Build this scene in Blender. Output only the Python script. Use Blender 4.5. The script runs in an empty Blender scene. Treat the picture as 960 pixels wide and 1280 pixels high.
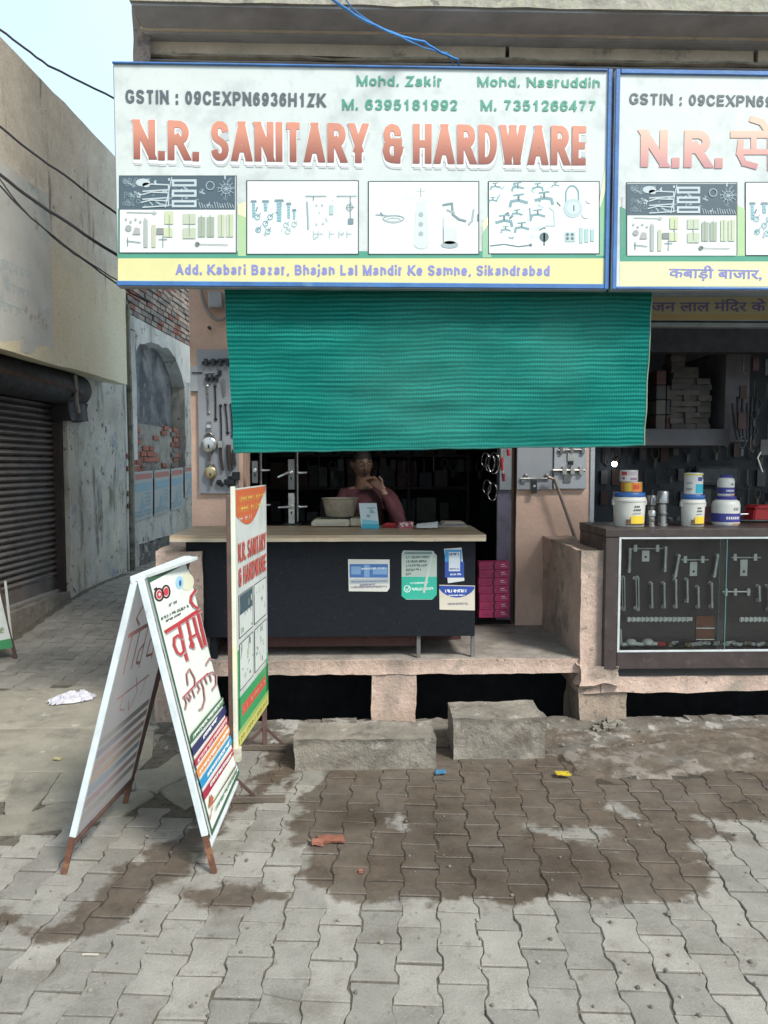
import bpy, bmesh, math, random
from mathutils import Vector, Matrix, noise
random.seed(7)
R = math.radians
C = bpy.context.scene.collection
sc = bpy.context.scene

# ------------------------------------------------------------ camera
CAMZ, YAW, PITCH, F = 1.55, R(1.67), R(3.58), 960.0
cam = bpy.data.cameras.new('camera')
cam.sensor_fit = 'VERTICAL'; cam.sensor_height = 36; cam.lens = 27.0
cam.clip_start = 0.05; cam.clip_end = 2000
camo = bpy.data.objects.new('camera', cam); C.objects.link(camo)
camo.location = (0, 0, CAMZ); camo.rotation_euler = (R(90) - PITCH, 0, -YAW)
sc.camera = camo
# ------------------------------------------------------------ world, sun, exposure
SUN_EL, SUN_AZ = R(46), R(140)          # hazy sun behind the camera, to the right
wd = bpy.data.worlds.new('World'); sc.world = wd; wd.use_nodes = True
nt = wd.node_tree; N = nt.nodes; bg = N['Background']
sky = N.new('ShaderNodeTexSky'); sky.sky_type = 'NISHITA'; sky.sun_disc = False
sky.sun_elevation = SUN_EL; sky.sun_rotation = SUN_AZ; sky.air_density = 1.0; sky.dust_density = 4.0; sky.ozone_density = 1.0
tc = N.new('ShaderNodeTexCoord'); ns = N.new('ShaderNodeTexNoise'); ns.inputs['Scale'].default_value = 1.6; ns.inputs['Detail'].default_value = 5
rmp = N.new('ShaderNodeMapRange'); rmp.inputs['From Min'].default_value = .3; rmp.inputs['From Max'].default_value = .75
rmp.inputs['To Min'].default_value = .5; rmp.inputs['To Max'].default_value = .85
mx = N.new('ShaderNodeMix'); mx.data_type = 'RGBA'
mx.inputs['B'].default_value = (5.6, 7.3, 8.6, 1)       # thin bright overcast
nt.links.new(tc.outputs['Generated'], ns.inputs['Vector']); nt.links.new(ns.outputs['Fac'], rmp.inputs['Value'])
nt.links.new(rmp.outputs['Result'], mx.inputs['Factor']); nt.links.new(sky.outputs['Color'], mx.inputs['A'])
nt.links.new(mx.outputs['Result'], bg.inputs['Color']); bg.inputs['Strength'].default_value = 0.1
sl = bpy.data.lights.new('sun', 'SUN'); sl.energy = 2.3; sl.angle = R(14); sl.color = (1, .96, .9)
so = bpy.data.objects.new('sun', sl); C.objects.link(so)
sd = Vector((math.sin(SUN_AZ) * math.cos(SUN_EL), math.cos(SUN_AZ) * math.cos(SUN_EL), math.sin(SUN_EL)))
so.rotation_euler = sd.to_track_quat('Z', 'Y').to_euler(); so.location = (0, 0, 12)
sc.view_settings.view_transform = 'Standard'; sc.view_settings.look = 'None'
sc.view_settings.exposure = 0.88; sc.view_settings.gamma = 1
sc.cycles.max_bounces = 6

# ------------------------------------------------------------ measuring helpers
FV = Vector((math.sin(YAW) * math.cos(PITCH), math.cos(YAW) * math.cos(PITCH), -math.sin(PITCH)))
RV = Vector((math.cos(YAW), -math.sin(YAW), 0)); UV = RV.cross(FV); CP = Vector((0, 0, CAMZ))
def ray(px, py): return FV + RV * ((px - 480) / F) - UV * ((py - 640) / F)
def hit(px, py, o, n):
    d = ray(px, py); return CP + d * ((o - CP).dot(n) / d.dot(n))
def W(px, py, Y): return hit(px, py, Vector((0, Y, 0)), Vector((0, 1, 0)))
def G(px, py, z=0.0): return hit(px, py, Vector((0, 0, z)), Vector((0, 0, 1)))
def proj(p):
    d = Vector(p) - CP; f = d.dot(FV)
    return (480 + F * d.dot(RV) / f, 640 - F * d.dot(UV) / f, f) if f > .01 else (-9999, -9999, f)
def sm(t): t = max(0., min(1., t)); return t * t * (3 - 2 * t)
def nz(x, y, z=0.): return noise.noise(Vector((x, y, z)))

# ------------------------------------------------------------ materials
MATS = {}
def newmat(name):
    m = bpy.data.materials.new(name); m.use_nodes = True; return m, m.node_tree, m.node_tree.nodes['Principled BSDF']
def nd(t, typ, **kw):
    n = t.nodes.new(typ)
    for k, v in kw.items():
        if k in n.inputs: n.inputs[k].default_value = v
        else: setattr(n, k, v)
    return n
def noi(t, pos, scale, detail=4, rough=.55):
    n = nd(t, 'ShaderNodeTexNoise', Scale=scale, Detail=detail, Roughness=rough); t.links.new(pos, n.inputs['Vector']); return n.outputs['Fac']
def rng(t, v, a, b, c=0., d=1.):
    n = nd(t, 'ShaderNodeMapRange'); t.links.new(v, n.inputs['Value'])
    for k, x in zip(('From Min', 'From Max', 'To Min', 'To Max'), (a, b, c, d)): n.inputs[k].default_value = x
    return n.outputs['Result']
def mixc(t, f, a, b, mode='MIX'):
    n = t.nodes.new('ShaderNodeMix'); n.data_type = 'RGBA'; n.blend_type = mode
    for s, v in (('Factor', f), ('A', a), ('B', b)):
        if isinstance(v, (tuple, list)): n.inputs[s].default_value = (*v[:3], 1)
        elif isinstance(v, (int, float)): n.inputs[s].default_value = v
        else: t.links.new(v, n.inputs[s])
    return n.outputs['Result']
def mth(t, op, a, b=None):
    n = t.nodes.new('ShaderNodeMath'); n.operation = op
    for i, v in enumerate((a, b)):
        if v is None: continue
        if isinstance(v, (int, float)): n.inputs[i].default_value = v
        else: t.links.new(v, n.inputs[i])
    return n.outputs[0]
def bumpn(t, b, h, strength, dist=.01):
    n = nd(t, 'ShaderNodeBump', Strength=strength, Distance=dist); t.links.new(h, n.inputs['Height']); t.links.new(n.outputs['Normal'], b.inputs['Normal'])
def pos(t): return t.nodes.new('ShaderNodeNewGeometry').outputs['Position']
def M(name, col=None, rough=.6, metal=0., var=.25, scale=7., bump=.15, bscale=70., spot=None, grime=None, trans=0.):
    """generic paint / plaster: mottled colour, fine relief, optional spots (col, scale, lo, hi) and grime"""
    if name in MATS: return MATS[name]
    m, t, b = newmat(name); p = pos(t)
    c = mixc(t, rng(t, noi(t, p, scale), .3, .7), tuple(x * (1 - var) for x in col), tuple(min(1, x * (1 + var * .6)) for x in col))
    for s in (spot if isinstance(spot, list) else [spot] if spot else []):
        pp_ = p
        if len(s) > 4:                       # runs and drips: drawn out vertically
            mp_ = nd(t, 'ShaderNodeMapping'); t.links.new(p, mp_.inputs['Vector']); mp_.inputs['Scale'].default_value = (1, 1, s[4]); pp_ = mp_.outputs['Vector']
        c = mixc(t, rng(t, noi(t, pp_, s[1], 6, .65), s[2], s[3]), c, s[0])
    if bump: c = mixc(t, rng(t, noi(t, p, bscale * 2.6, 3, .7), .36, .5, .28 * min(1, bump * 1.6), 0), c, tuple(x * .4 for x in col))      # grain
    t.links.new(c, b.inputs['Base Color'])
    b.inputs['Roughness'].default_value = rough; b.inputs['Metallic'].default_value = metal
    r = rng(t, noi(t, p, scale * 2.3), .3, .7, max(.02, rough - .12), min(1, rough + .12)); t.links.new(r, b.inputs['Roughness'])
    if bump: bumpn(t, b, noi(t, p, bscale, 5, .65), bump)
    if trans: b.inputs['Transmission Weight'].default_value = trans
    MATS[name] = m; return m
def ink(col, rough=.45):
    k = 'print_%02x%02x%02x' % tuple(int(max(0, min(1, c)) * 255) for c in col)
    if k in MATS: return MATS[k]
    m, t, b = newmat(k); p = pos(t)
    c = mixc(t, rng(t, noi(t, p, 9), .3, .7), tuple(x * .93 for x in col), col)
    t.links.new(c, b.inputs['Base Color']); b.inputs['Roughness'].default_value = rough
    MATS[k] = m; return m
def S(r, g, b):        # display colour (0-255) to base colour
    f = lambda c: ((c / 255 + .055) / 1.055) ** 2.4 if c > 10 else c / 3295
    return (f(r), f(g), f(b))

# ------------------------------------------------------------ mesh builder
def chain(o):
    m = Matrix.Identity(4)
    while o: m = o.matrix_basis @ m if True else m; o = o.parent
    return m
class MB:
    def __init__(s): s.v = []; s.f = []; s.m = []; s.mats = []
    def mi(s, mat):
        if mat not in s.mats: s.mats.append(mat)
        return s.mats.index(mat)
    def add(s, vs, fs, mat):
        o = len(s.v); s.v += [Vector(v) for v in vs]; k = s.mi(mat)
        for f in fs: s.f.append([i + o for i in f]); s.m.append(k)
        return s
    def box(s, a, b, mat, rot=None, piv=None):
        (x0, y0, z0), (x1, y1, z1) = a, b
        vs = [Vector(q) for q in ((x0, y0, z0), (x1, y0, z0), (x1, y1, z0), (x0, y1, z0), (x0, y0, z1), (x1, y0, z1), (x1, y1, z1), (x0, y1, z1))]
        if rot:
            pv = Vector(piv) if piv else (vs[0] + vs[6]) / 2
            vs = [pv + rot @ (q - pv) for q in vs]
        return s.add(vs, [(0, 3, 2, 1), (4, 5, 6, 7), (0, 1, 5, 4), (1, 2, 6, 5), (2, 3, 7, 6), (3, 0, 4, 7)], mat)
    def beam(s, p, q, w, h, mat, up=(0, 0, 1)):
        p, q = Vector(p), Vector(q); d = (q - p).normalized(); u = Vector(up)
        if abs(d.dot(u)) > .95: u = Vector((0, 1, 0))
        a = d.cross(u).normalized(); b = a.cross(d).normalized(); vs = []
        for e in (p, q):
            for i, j in ((-1, -1), (1, -1), (1, 1), (-1, 1)): vs.append(e + a * (w / 2 * i) + b * (h / 2 * j))
        return s.add(vs, [(0, 1, 2, 3), (7, 6, 5, 4), (0, 4, 5, 1), (1, 5, 6, 2), (2, 6, 7, 3), (3, 7, 4, 0)], mat)
    def tube(s, pts, r, mat, n=8, cap=True):
        pts = [Vector(p) for p in pts]; rs = r if isinstance(r, (list, tuple)) else [r] * len(pts)
        vs = []; fs = []; a = None
        for i, p in enumerate(pts):
            d = (pts[min(i + 1, len(pts) - 1)] - pts[max(i - 1, 0)]).normalized()
            if a is None:
                a = d.orthogonal().normalized()
            else:
                a = (a - d * a.dot(d)).normalized()
            b = d.cross(a)
            for k in range(n):
                t = 2 * math.pi * k / n; vs.append(p + (a * math.cos(t) + b * math.sin(t)) * rs[i])
        for i in range(len(pts) - 1):
            for k in range(n): fs.append((i * n + k, i * n + (k + 1) % n, (i + 1) * n + (k + 1) % n, (i + 1) * n + k))
        if cap: fs.append(tuple(range(n))[::-1]); fs.append(tuple((len(pts) - 1) * n + k for k in range(n)))
        return s.add(vs, fs, mat)
    def lathe(s, c, prof, mat, n=24, axis=None, sx=1, sy=1):
        c = Vector(c); q = Vector((0, 0, 1)).rotation_difference(Vector(axis)) if axis else None; vs = []; fs = []
        for r, z in prof:
            for k in range(n):
                t = 2 * math.pi * k / n; p = Vector((r * math.cos(t) * sx, r * math.sin(t) * sy, z)); vs.append(c + (q @ p if q else p))
        for i in range(len(prof) - 1):
            for k in range(n): fs.append((i * n + k, i * n + (k + 1) % n, (i + 1) * n + (k + 1) % n, (i + 1) * n + k))
        if prof[0][0] > 1e-6: fs.append(tuple(range(n))[::-1])
        if prof[-1][0] > 1e-6: fs.append(tuple((len(prof) - 1) * n + k for k in range(n)))
        return s.add(vs, fs, mat)
    def prism(s, poly, off, mat):       # 3-D polygon swept by vector off
        n = len(poly); P = [Vector(p) for p in poly]; o = Vector(off)
        return s.add(P + [p + o for p in P], [tuple(range(n)), tuple(range(2 * n - 1, n - 1, -1))] + [(i, i + n, (i + 1) % n + n, (i + 1) % n) for i in range(n)], mat)
    def rough(s, a, b, mat, step=.05, amp=.006, fs=9., seed=0., chip=0.):
        """box whose faces are subdivided and pushed about by noise; chip eats the edges"""
        a, b = Vector(a), Vector(b); n = [max(1, min(60, round((b[i] - a[i]) / step))) for i in range(3)]
        idx = {}; vs = []; c = (a + b) / 2
        def vid(i, j, k):
            if (i, j, k) in idx: return idx[i, j, k]
            p = Vector((a[0] + (b[0] - a[0]) * i / n[0], a[1] + (b[1] - a[1]) * j / n[1], a[2] + (b[2] - a[2]) * k / n[2]))
            e = sum((i in (0, n[0]), j in (0, n[1]), k in (0, n[2])))
            d = Vector([noise.noise(p * fs + Vector((seed + 31 * q, 0, 0))) for q in range(3)]) * amp
            d += Vector([noise.noise(p * fs * 3.1 + Vector((seed, 31 * q, 0))) for q in range(3)]) * amp * .5
            if e > 1 and chip:
                w = chip * (.35 + 1.1 * max(0, noise.noise(p * 5 + Vector((seed, 5, 5)))))
                q = Vector([(-1 if v == m else 1) if v in (0, m) else 0 for v, m in ((i, n[0]), (j, n[1]), (k, n[2]))])
                d -= q * w
            idx[i, j, k] = len(vs); vs.append(p + d); return idx[i, j, k]
        fs_ = []
        for i in range(n[0]):
            for j in range(n[1]):
                fs_.append((vid(i, j, 0), vid(i, j + 1, 0), vid(i + 1, j + 1, 0), vid(i + 1, j, 0)))
                fs_.append((vid(i, j, n[2]), vid(i + 1, j, n[2]), vid(i + 1, j + 1, n[2]), vid(i, j + 1, n[2])))
        for i in range(n[0]):
            for k in range(n[2]):
                fs_.append((vid(i, 0, k), vid(i + 1, 0, k), vid(i + 1, 0, k + 1), vid(i, 0, k + 1)))
                fs_.append((vid(i, n[1], k), vid(i, n[1], k + 1), vid(i + 1, n[1], k + 1), vid(i + 1, n[1], k)))
        for j in range(n[1]):
            for k in range(n[2]):
                fs_.append((vid(0, j, k), vid(0, j, k + 1), vid(0, j + 1, k + 1), vid(0, j + 1, k)))
                fs_.append((vid(n[0], j, k), vid(n[0], j + 1, k), vid(n[0], j + 1, k + 1), vid(n[0], j, k + 1)))
        return s.add(vs, fs_, mat)
    def mesh(s, name, bevel=0., smooth=False, inv=None, seg=1):
        me = bpy.data.meshes.new(name)
        vs = [inv @ v for v in s.v] if inv else s.v
        me.from_pydata([tuple(v) for v in vs], [], s.f); me.polygons.foreach_set('material_index', s.m)
        for m in s.mats: me.materials.append(m)
        if bevel:
            bm = bmesh.new(); bm.from_mesh(me)
            es = [e for e in bm.edges if len(e.link_faces) == 2 and e.calc_face_angle(0) > R(35)]
            bmesh.ops.bevel(bm, geom=es, offset=bevel, segments=seg, affect='EDGES', clamp_overlap=True); bm.to_mesh(me); bm.free()
        if smooth:
            bm = bmesh.new(); bm.from_mesh(me); bmesh.ops.recalc_face_normals(bm, faces=bm.faces)
            for e in bm.edges: e.smooth = not (len(e.link_faces) == 2 and e.calc_face_angle(0) > R(42))
            for f in bm.faces: f.smooth = True
            bm.to_mesh(me); bm.free()
        me.update(); return me
    def build(s, name, parent=None, bevel=0., smooth=False, local=False, seg=1, label=None, cat=None, group=None, kind=None):
        inv = chain(parent).inverted() if parent and not local else None
        base = None
        if parent is None and not local and kind is None and s.v:      # a one-mesh thing: origin at its base
            xs = [v.x for v in s.v]; ys = [v.y for v in s.v]; zs = [v.z for v in s.v]
            base = Vector(((min(xs) + max(xs)) / 2, (min(ys) + max(ys)) / 2, min(zs))); inv = Matrix.Translation(-base)
        o = bpy.data.objects.new(name, s.mesh(name, bevel, smooth, inv, seg)); C.objects.link(o)
        if parent: o.parent = parent
        if base is not None: o.location = base
        tag(o, label, cat, group, kind); return o
def tag(o, label=None, cat=None, group=None, kind=None):
    for k, v in (('label', label), ('category', cat), ('group', group), ('kind', kind)):
        if v: o[k] = v
    return o
def thing(name, label, cat, loc=(0, 0, 0), rz=0., group=None):
    o = bpy.data.objects.new(name, None); C.objects.link(o); o.empty_display_size = .1
    o.location = loc; o.rotation_euler = (0, 0, rz); bpy.context.view_layer.update()
    return tag(o, label, cat, group)
def dup(root, loc, rz=0., label=None):
    def cp(o, par):
        c = o.copy(); C.objects.link(c)
        if par: c.parent = par
        for ch in o.children: cp(ch, c)
        return c
    r = cp(root, None); r.location = loc; r.rotation_euler = (0, 0, rz)
    if label: r['label'] = label
    return r

# ------------------------------------------------------------ flat print
TXT = {}
def textgeo(s):
    if s in TXT: return TXT[s]
    cu = bpy.data.curves.new('t', 'FONT'); cu.body = s; cu.size = 1; cu.dimensions = '2D'; cu.fill_mode = 'FRONT'; cu.resolution_u = 3
    o = bpy.data.objects.new('t', cu); C.objects.link(o); dg = bpy.context.evaluated_depsgraph_get()
    me = bpy.data.meshes.new_from_object(o.evaluated_get(dg)); vs = [(v.co.x, v.co.y) for v in me.vertices]; fs = [tuple(p.vertices) for p in me.polygons]
    bpy.data.objects.remove(o); bpy.data.curves.remove(cu); bpy.data.meshes.remove(me)
    xs = [v[0] for v in vs] or [0]; ys = [v[1] for v in vs] or [0]
    TXT[s] = (vs, fs, min(xs), max(xs), min(ys), max(ys)); return TXT[s]
class Plane:
    """a flat sheet in the place: origin, right axis, up axis; px() measures a picture point onto it"""
    def __init__(s, o, u, v): s.o = Vector(o); s.u = Vector(u).normalized(); s.v = (Vector(v) - s.u * Vector(v).dot(s.u)).normalized(); s.n = s.u.cross(s.v)
    def px(s, a, b): p = hit(a, b, s.o, s.n) - s.o; return (p.dot(s.u), p.dot(s.v))
    def at(s, u, v, h=0.): return s.o + s.u * u + s.v * v + s.n * h
class Print(MB):
    def __init__(s, pl, dim=1.): super().__init__(); s.p = pl; s.l = .0006
    def P(s, pts): return [s.p.px(*q) for q in pts]
    def up(s, k=1): s.l += .0004 * k; return s
    def poly(s, uv, col): s.add([s.p.at(u, v, s.l) for u, v in uv], [tuple(range(len(uv)))], ink(col) if isinstance(col, tuple) else col); return s
    def pp(s, pts, col): return s.poly(s.P(pts), col)
    def rect(s, a, b, c, d, col): return s.pp([(a, d), (c, d), (c, b), (a, b)], col)
    def rects(s, lst, col):
        for r in lst: s.rect(*r, col)
    def frame(s, a, b, c, d, w, col):
        s.rect(a, b, c, b + w, col); s.rect(a, d - w, c, d, col); s.rect(a, b + w, a + w, d - w, col); s.rect(c - w, b + w, c, d - w, col)
    def disc(s, cx, cy, r, col, ry=None, n=20, a0=0., a1=360.):
        ry = ry or r; return s.pp([(cx + r * math.cos(R(a0 + (a1 - a0) * k / n)), cy - ry * math.sin(R(a0 + (a1 - a0) * k / n))) for k in range(n if a1 - a0 >= 360 else n + 1)], col)
    def stroke(s, pts, w, col, closed=False):
        """polyline with width w (pixels), each segment a quad with a round joint"""
        if closed: pts = list(pts) + [pts[0]]
        for (x0, y0), (x1, y1) in zip(pts, pts[1:]):
            L = math.hypot(x1 - x0, y1 - y0) or 1; ax, ay = -(y1 - y0) / L * w / 2, (x1 - x0) / L * w / 2; ex, ey = (x1 - x0) / L * w * .35, (y1 - y0) / L * w * .35
            s.pp([(x0 - ex - ax, y0 - ey - ay), (x0 - ex + ax, y0 - ey + ay), (x1 + ex + ax, y1 + ey + ay), (x1 + ex - ax, y1 + ey - ay)], col); s.l += .000003
        return s
    def ring(s, cx, cy, r, w, col, ry=None, a0=0, a1=360, n=18):
        ry = ry or r; return s.stroke([(cx + r * math.cos(R(a0 + (a1 - a0) * k / n)), cy - ry * math.sin(R(a0 + (a1 - a0) * k / n))) for k in range(n + 1)], w, col)
    def text(s, t, p0, p1, top, col, bold=.0, by=None, rows=None):
        """t from baseline point p0 to p1 (picture points), cap height reaching y=top above p0"""
        a, b = s.p.px(*p0), s.p.px(*p1); c = s.p.px(p0[0], top)
        vs, fs, x0, x1, y0, y1 = textgeo(t)
        ux, uy = b[0] - a[0], b[1] - a[1]; wd_ = math.hypot(ux, uy) or 1; ux /= wd_; uy /= wd_
        sx = wd_ / ((x1 - x0) + 2 * bold); H = abs(c[1] - a[1]); capn = .70; sy = H / (capn + 2 * (by if by is not None else bold))
        by = bold if by is None else by
        offs = [(0, 0)] if not bold else [(i * bold / 2, j * by) for i in (-2, -1, 0, 1, 2) for j in (-1, -.33, .33, 1)]
        for k, (ox, oy) in enumerate(offs):
            V = []
            for x, y in vs:
                X = (x - x0 + bold + ox) * sx; Y = (y + by + oy) * sy
                V.append(s.p.at(a[0] + ux * X - uy * Y, a[1] + uy * X + ux * Y, s.l + k * .00001))
            s.add(V, fs, ink(col) if isinstance(col, tuple) else col)
        s.l += .0004; return s
    def scrawl(s, x0, y0, x1, y1, h, col, w=1., deva=False, seed=0):
        """small lettering too fine to read: rows of short strokes"""
        rd = random.Random(seed + int(x0 * 7 + y0)); L = math.hypot(x1 - x0, y1 - y0); dx, dy = (x1 - x0) / L, (y1 - y0) / L; q = 0
        if deva: s.stroke([(x0, y0 - h), (x1, y1 - h)], w, col)
        while q < L - h * .5:
            cw = h * rd.uniform(.45, .8); X, Y = x0 + dx * q, y0 + dy * q
            k = rd.randint(0, 3)
            if k < 3: s.stroke([(X, Y), (X, Y - h)], w, col)
            if k != 1: s.stroke([(X, Y - h * rd.choice((.45, 1, 0))), (X + dx * cw * .8, Y + dy * cw * .8 - h * rd.choice((.45, 1, 0)))], w, col)
            if k == 3: s.stroke([(X, Y - h * .5), (X + dx * cw * .4, Y + dy * cw * .4 - h), (X + dx * cw * .8, Y + dy * cw * .8 - h * .4)], w, col)
            q += cw * (1.9 if rd.random() < .14 else 1.05)
        return s
# ------------------------------------------------------------ heavy sans lettering, built from strokes like the sign painter's
def arc(cx, cy, rx, ry, a0, a1, n=9): return [(cx + rx * math.cos(R(a0 + (a1 - a0) * k / n)), cy + ry * math.sin(R(a0 + (a1 - a0) * k / n))) for k in range(n + 1)]
SC = [(1, .78), (.9, .93), (.68, 1), (.32, 1), (.09, .92), (0, .76), (.08, .62), (.3, .54), (.7, .45), (.92, .37), (1, .23), (.9, .07), (.68, 0), (.32, 0), (.1, .07), (0, .22)]
def bowl(y0, y1, x0=0., x1=1.): h = (y1 - y0) / 2; return [(x0, y1), (x0 + (x1 - x0) * .55, y1)] + arc(x0 + (x1 - x0) * .55, y0 + h, (x1 - x0) * .45, h, 80, -80, 8) + [(x0 + (x1 - x0) * .55, y0), (x0, y0)]
OO = arc(.5, .5, .5, .5, 90, -270, 20); XH = .70
def rr(x0, x1, y0, y1): return [(x, y) for x, y in arc((x0 + x1) / 2, (y0 + y1) / 2, (x1 - x0) / 2, (y1 - y0) / 2, 90, -270, 16)]
# glyph: relative width, strokes (skeleton in a unit box, y up); 'd' strokes are run past their ends and cut level
GL = {
 'N': (.66, [[(0, 0), (0, 1)], [(1, 0), (1, 1)], 'd', [(0, 1), (1, 0)]]), 'R': (.66, [[(0, 0), (0, 1)], bowl(.48, 1, 0, .96), 'd', [(.5, .48), (1.0, 0)]]),
 'S': (.62, [SC]), 'A': (.70, ['d', [(0, 0), (.5, 1)], [(1, 0), (.5, 1)], '', [(.2, .27), (.8, .27)]]), 'I': (.19, [[(.5, 0), (.5, 1)]]),
 'T': (.60, [[(-.12, 1), (1.12, 1)], [(.5, 0), (.5, 1)]]), 'Y': (.66, ['d', [(0, 1), (.5, .42)], [(1, 1), (.5, .42)], '', [(.5, 0), (.5, .45)]]),
 'H': (.66, [[(0, 0), (0, 1)], [(1, 0), (1, 1)], [(0, .5), (1, .5)]]), 'D': (.66, [[(0, 0), (0, 1)], [(0, 1), (.45, 1)] + arc(.45, .5, .55, .5, 80, -80, 12) + [(.45, 0), (0, 0)]]),
 'W': (.92, ['d', [(0, 1), (.27, 0)], [(.27, 0), (.5, 1)], [(.5, 1), (.73, 0)], [(.73, 0), (1, 1)]]), 'E': (.58, [[(0, 0), (0, 1)], [(0, 1), (1.1, 1)], [(0, .5), (1.0, .5)], [(0, 0), (1.1, 0)]]),
 '&': (.66, [[(1.05, .42), (.95, .2), (.75, .03), (.45, 0), (.15, .05), (0, .25), (.08, .45), (.3, .54), (.62, .54)], [(.3, .54), (.1, .62), (.04, .78), (.14, .93), (.4, 1), (.7, .96), (.85, .84), (.85, .74)], [(.82, 0), (.82, .54)], [(.6, .54), (1.15, .54)]]),
 'G': (.68, [[(1, .76), (.88, .93), (.62, 1), (.38, 1), (.12, .88), (0, .62), (0, .38), (.12, .12), (.38, 0), (.66, 0), (1, .14), (1, .44), (.58, .44)]]), 'C': (.66, [[(1, .72), (.88, .92), (.62, 1), (.38, 1), (.12, .88), (0, .62), (0, .38), (.12, .12), (.38, 0), (.62, 0), (.88, .08), (1, .3)]]),
 'X': (.64, ['d', [(0, 0), (1, 1)], [(0, 1), (1, 0)]]), 'P': (.62, [[(0, 0), (0, 1)], bowl(.42, 1)]), 'Z': (.60, [[(-.05, 1), (1, 1)], [(-.1, 0), (1.1, 0)], 'd', [(0, 0), (1, 1)]]), 'K': (.66, [[(0, 0), (0, 1)], 'd', [(0, .3), (.95, 1)], [(.3, .52), (1.02, 0)]]),
 'M': (.80, [[(0, 0), (0, 1)], [(1, 0), (1, 1)], 'd', [(0, 1), (.5, 0)], [(1, 1), (.5, 0)]]), 'B': (.64, [[(0, 0), (0, 1)], bowl(.52, 1, 0, .92), bowl(0, .52)]), 'L': (.56, [[(0, 0), (0, 1)], [(0, 0), (1.1, 0)]]),
 '0': (.54, [OO]), '1': (.54, [[(.6, 0), (.6, 1)], [(.55, .95), (.4, .8), (.1, .7)]]), '2': (.54, [[(0, .72), (.08, .9), (.3, 1), (.7, 1), (.95, .85), (.95, .66), (.8, .46), (.3, .18), (.05, 0)], [(0, 0), (1.05, 0)]]),
 '3': (.54, [[(0, .8), (.15, .95), (.4, 1), (.7, .98), (.93, .85), (.9, .65), (.7, .54), (.4, .53)], [(.4, .53), (.75, .52), (1, .38), (1, .16), (.8, .02), (.4, 0), (.12, .05), (0, .22)]]),
 '4': (.54, [[(.72, 0), (.72, 1)], [(.0, .27), (1.1, .27)], 'd', [(0, .3), (.68, 1)]]), '5': (.54, [[(1, 1), (.2, 1), (.06, .5), (.3, .62), (.65, .62), (.95, .5), (1, .28), (.85, .06), (.55, 0), (.2, .02), (0, .2)]]),
 '6': (.54, [[(1, .8), (.85, .95), (.6, 1), (.35, .98), (.1, .82), (0, .5), (0, .3), (.12, .06), (.5, 0), (.88, .08), (1, .3), (.9, .52), (.55, .62), (.2, .55), (.02, .36)]]), '7': (.54, [[(-.08, 1), (1, 1)], [(1, 1), (.6, .6), (.4, .25), (.35, 0)]]),
 '8': (.54, [rr(.06, .94, .54, 1), rr(0, 1, 0, .54)]), '9': (.54, [[(0, .2), (.15, .05), (.4, 0), (.65, .02), (.9, .18), (1, .5), (1, .7), (.88, .94), (.5, 1), (.12, .92), (0, .7), (.1, .48), (.45, .38), (.8, .45), (.98, .64)]]),
 'a': (.54, [[(.05, .55), (.2, .68), (.5, .70), (.8, .66), (.88, .52), (.88, .12), (1.02, 0)], [(.88, .40), (.3, .34), (.02, .24), (.02, .09), (.25, 0), (.6, .03), (.88, .18)]]), 'b': (.54, [[(0, 0), (0, 1)], rr(.02, 1, 0, XH)]), 'd': (.54, [[(1, 0), (1, 1)], rr(0, .98, 0, XH)]),
 'e': (.54, [[(.02, .36), (1, .36), (.92, .58), (.7, .70), (.3, .70), (.08, .58), (0, .35), (.08, .1), (.3, 0), (.7, 0), (.98, .14)]]), 'h': (.54, [[(0, 0), (0, 1)], [(0, .48), (.2, .66), (.55, .70), (.9, .6), (1, .42), (1, 0)]]), 'n': (.54, [[(0, 0), (0, .78)], [(0, .48), (.2, .66), (.55, .70), (.9, .6), (1, .42), (1, 0)]]),
 'u': (.54, [[(1, 0), (1, .78)], [(1, .22), (.8, .04), (.45, 0), (.1, .1), (0, .28), (0, .78)]]), 'o': (.56, [rr(0, 1, 0, XH)]), 'i': (.19, [[(.5, .06), (.5, .58)], [(.5, 1.02), (.5, 1.06)]]), 'j': (.20, [[(.5, 1.02), (.5, 1.06)], [(.5, .62), (.5, -.1), (.2, -.22), (-.4, -.22)]]),
 'k': (.54, [[(0, 0), (0, 1)], [(.1, .3), (.9, .76)], [(.35, .42), (1, -.05)]]), 'l': (.19, [[(.5, 0), (.5, 1)]]), 'm': (.86, [[(0, 0), (0, .78)], [(0, .5), (.15, .67), (.33, .69), (.48, .58), (.5, 0)], [(.5, .5), (.65, .67), (.83, .69), (.98, .58), (1, .4), (1, 0)]]),
 's': (.50, [[(x, y * .70) for x, y in SC]]), 'z': (.48, [[(0, .70), (1, .70)], [(-.05, 0), (1.05, 0)], [(.02, .04), (.98, .66)]]),
 'r': (.36, [[(0, 0), (0, .78)], [(0, .45), (.3, .66), (.7, .72), (1.1, .70)]]), '.': (.19, [[(.5, -.02), (.5, .04)]]), ',': (.22, [[(.6, .05), (.6, -.06), (.25, -.24)]]), ':': (.20, [[(.5, -.02), (.5, .06)], [(.5, .60), (.5, .68)]]), ' ': (.26, []),
}
def clipy(poly, y0, y1):
    for s_, lim in ((1, y1), (-1, -y0)):
        o = []
        for i in range(len(poly)):
            p, q = poly[i - 1], poly[i]; a, b = s_ * p[1] - lim, s_ * q[1] - lim
            if (a > 0) != (b > 0): t = a / (a - b); o.append((p[0] + (q[0] - p[0]) * t, p[1] + (q[1] - p[1]) * t))
            if b <= 0: o.append(q)
        poly = o
        if not poly: return []
    return poly
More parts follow.
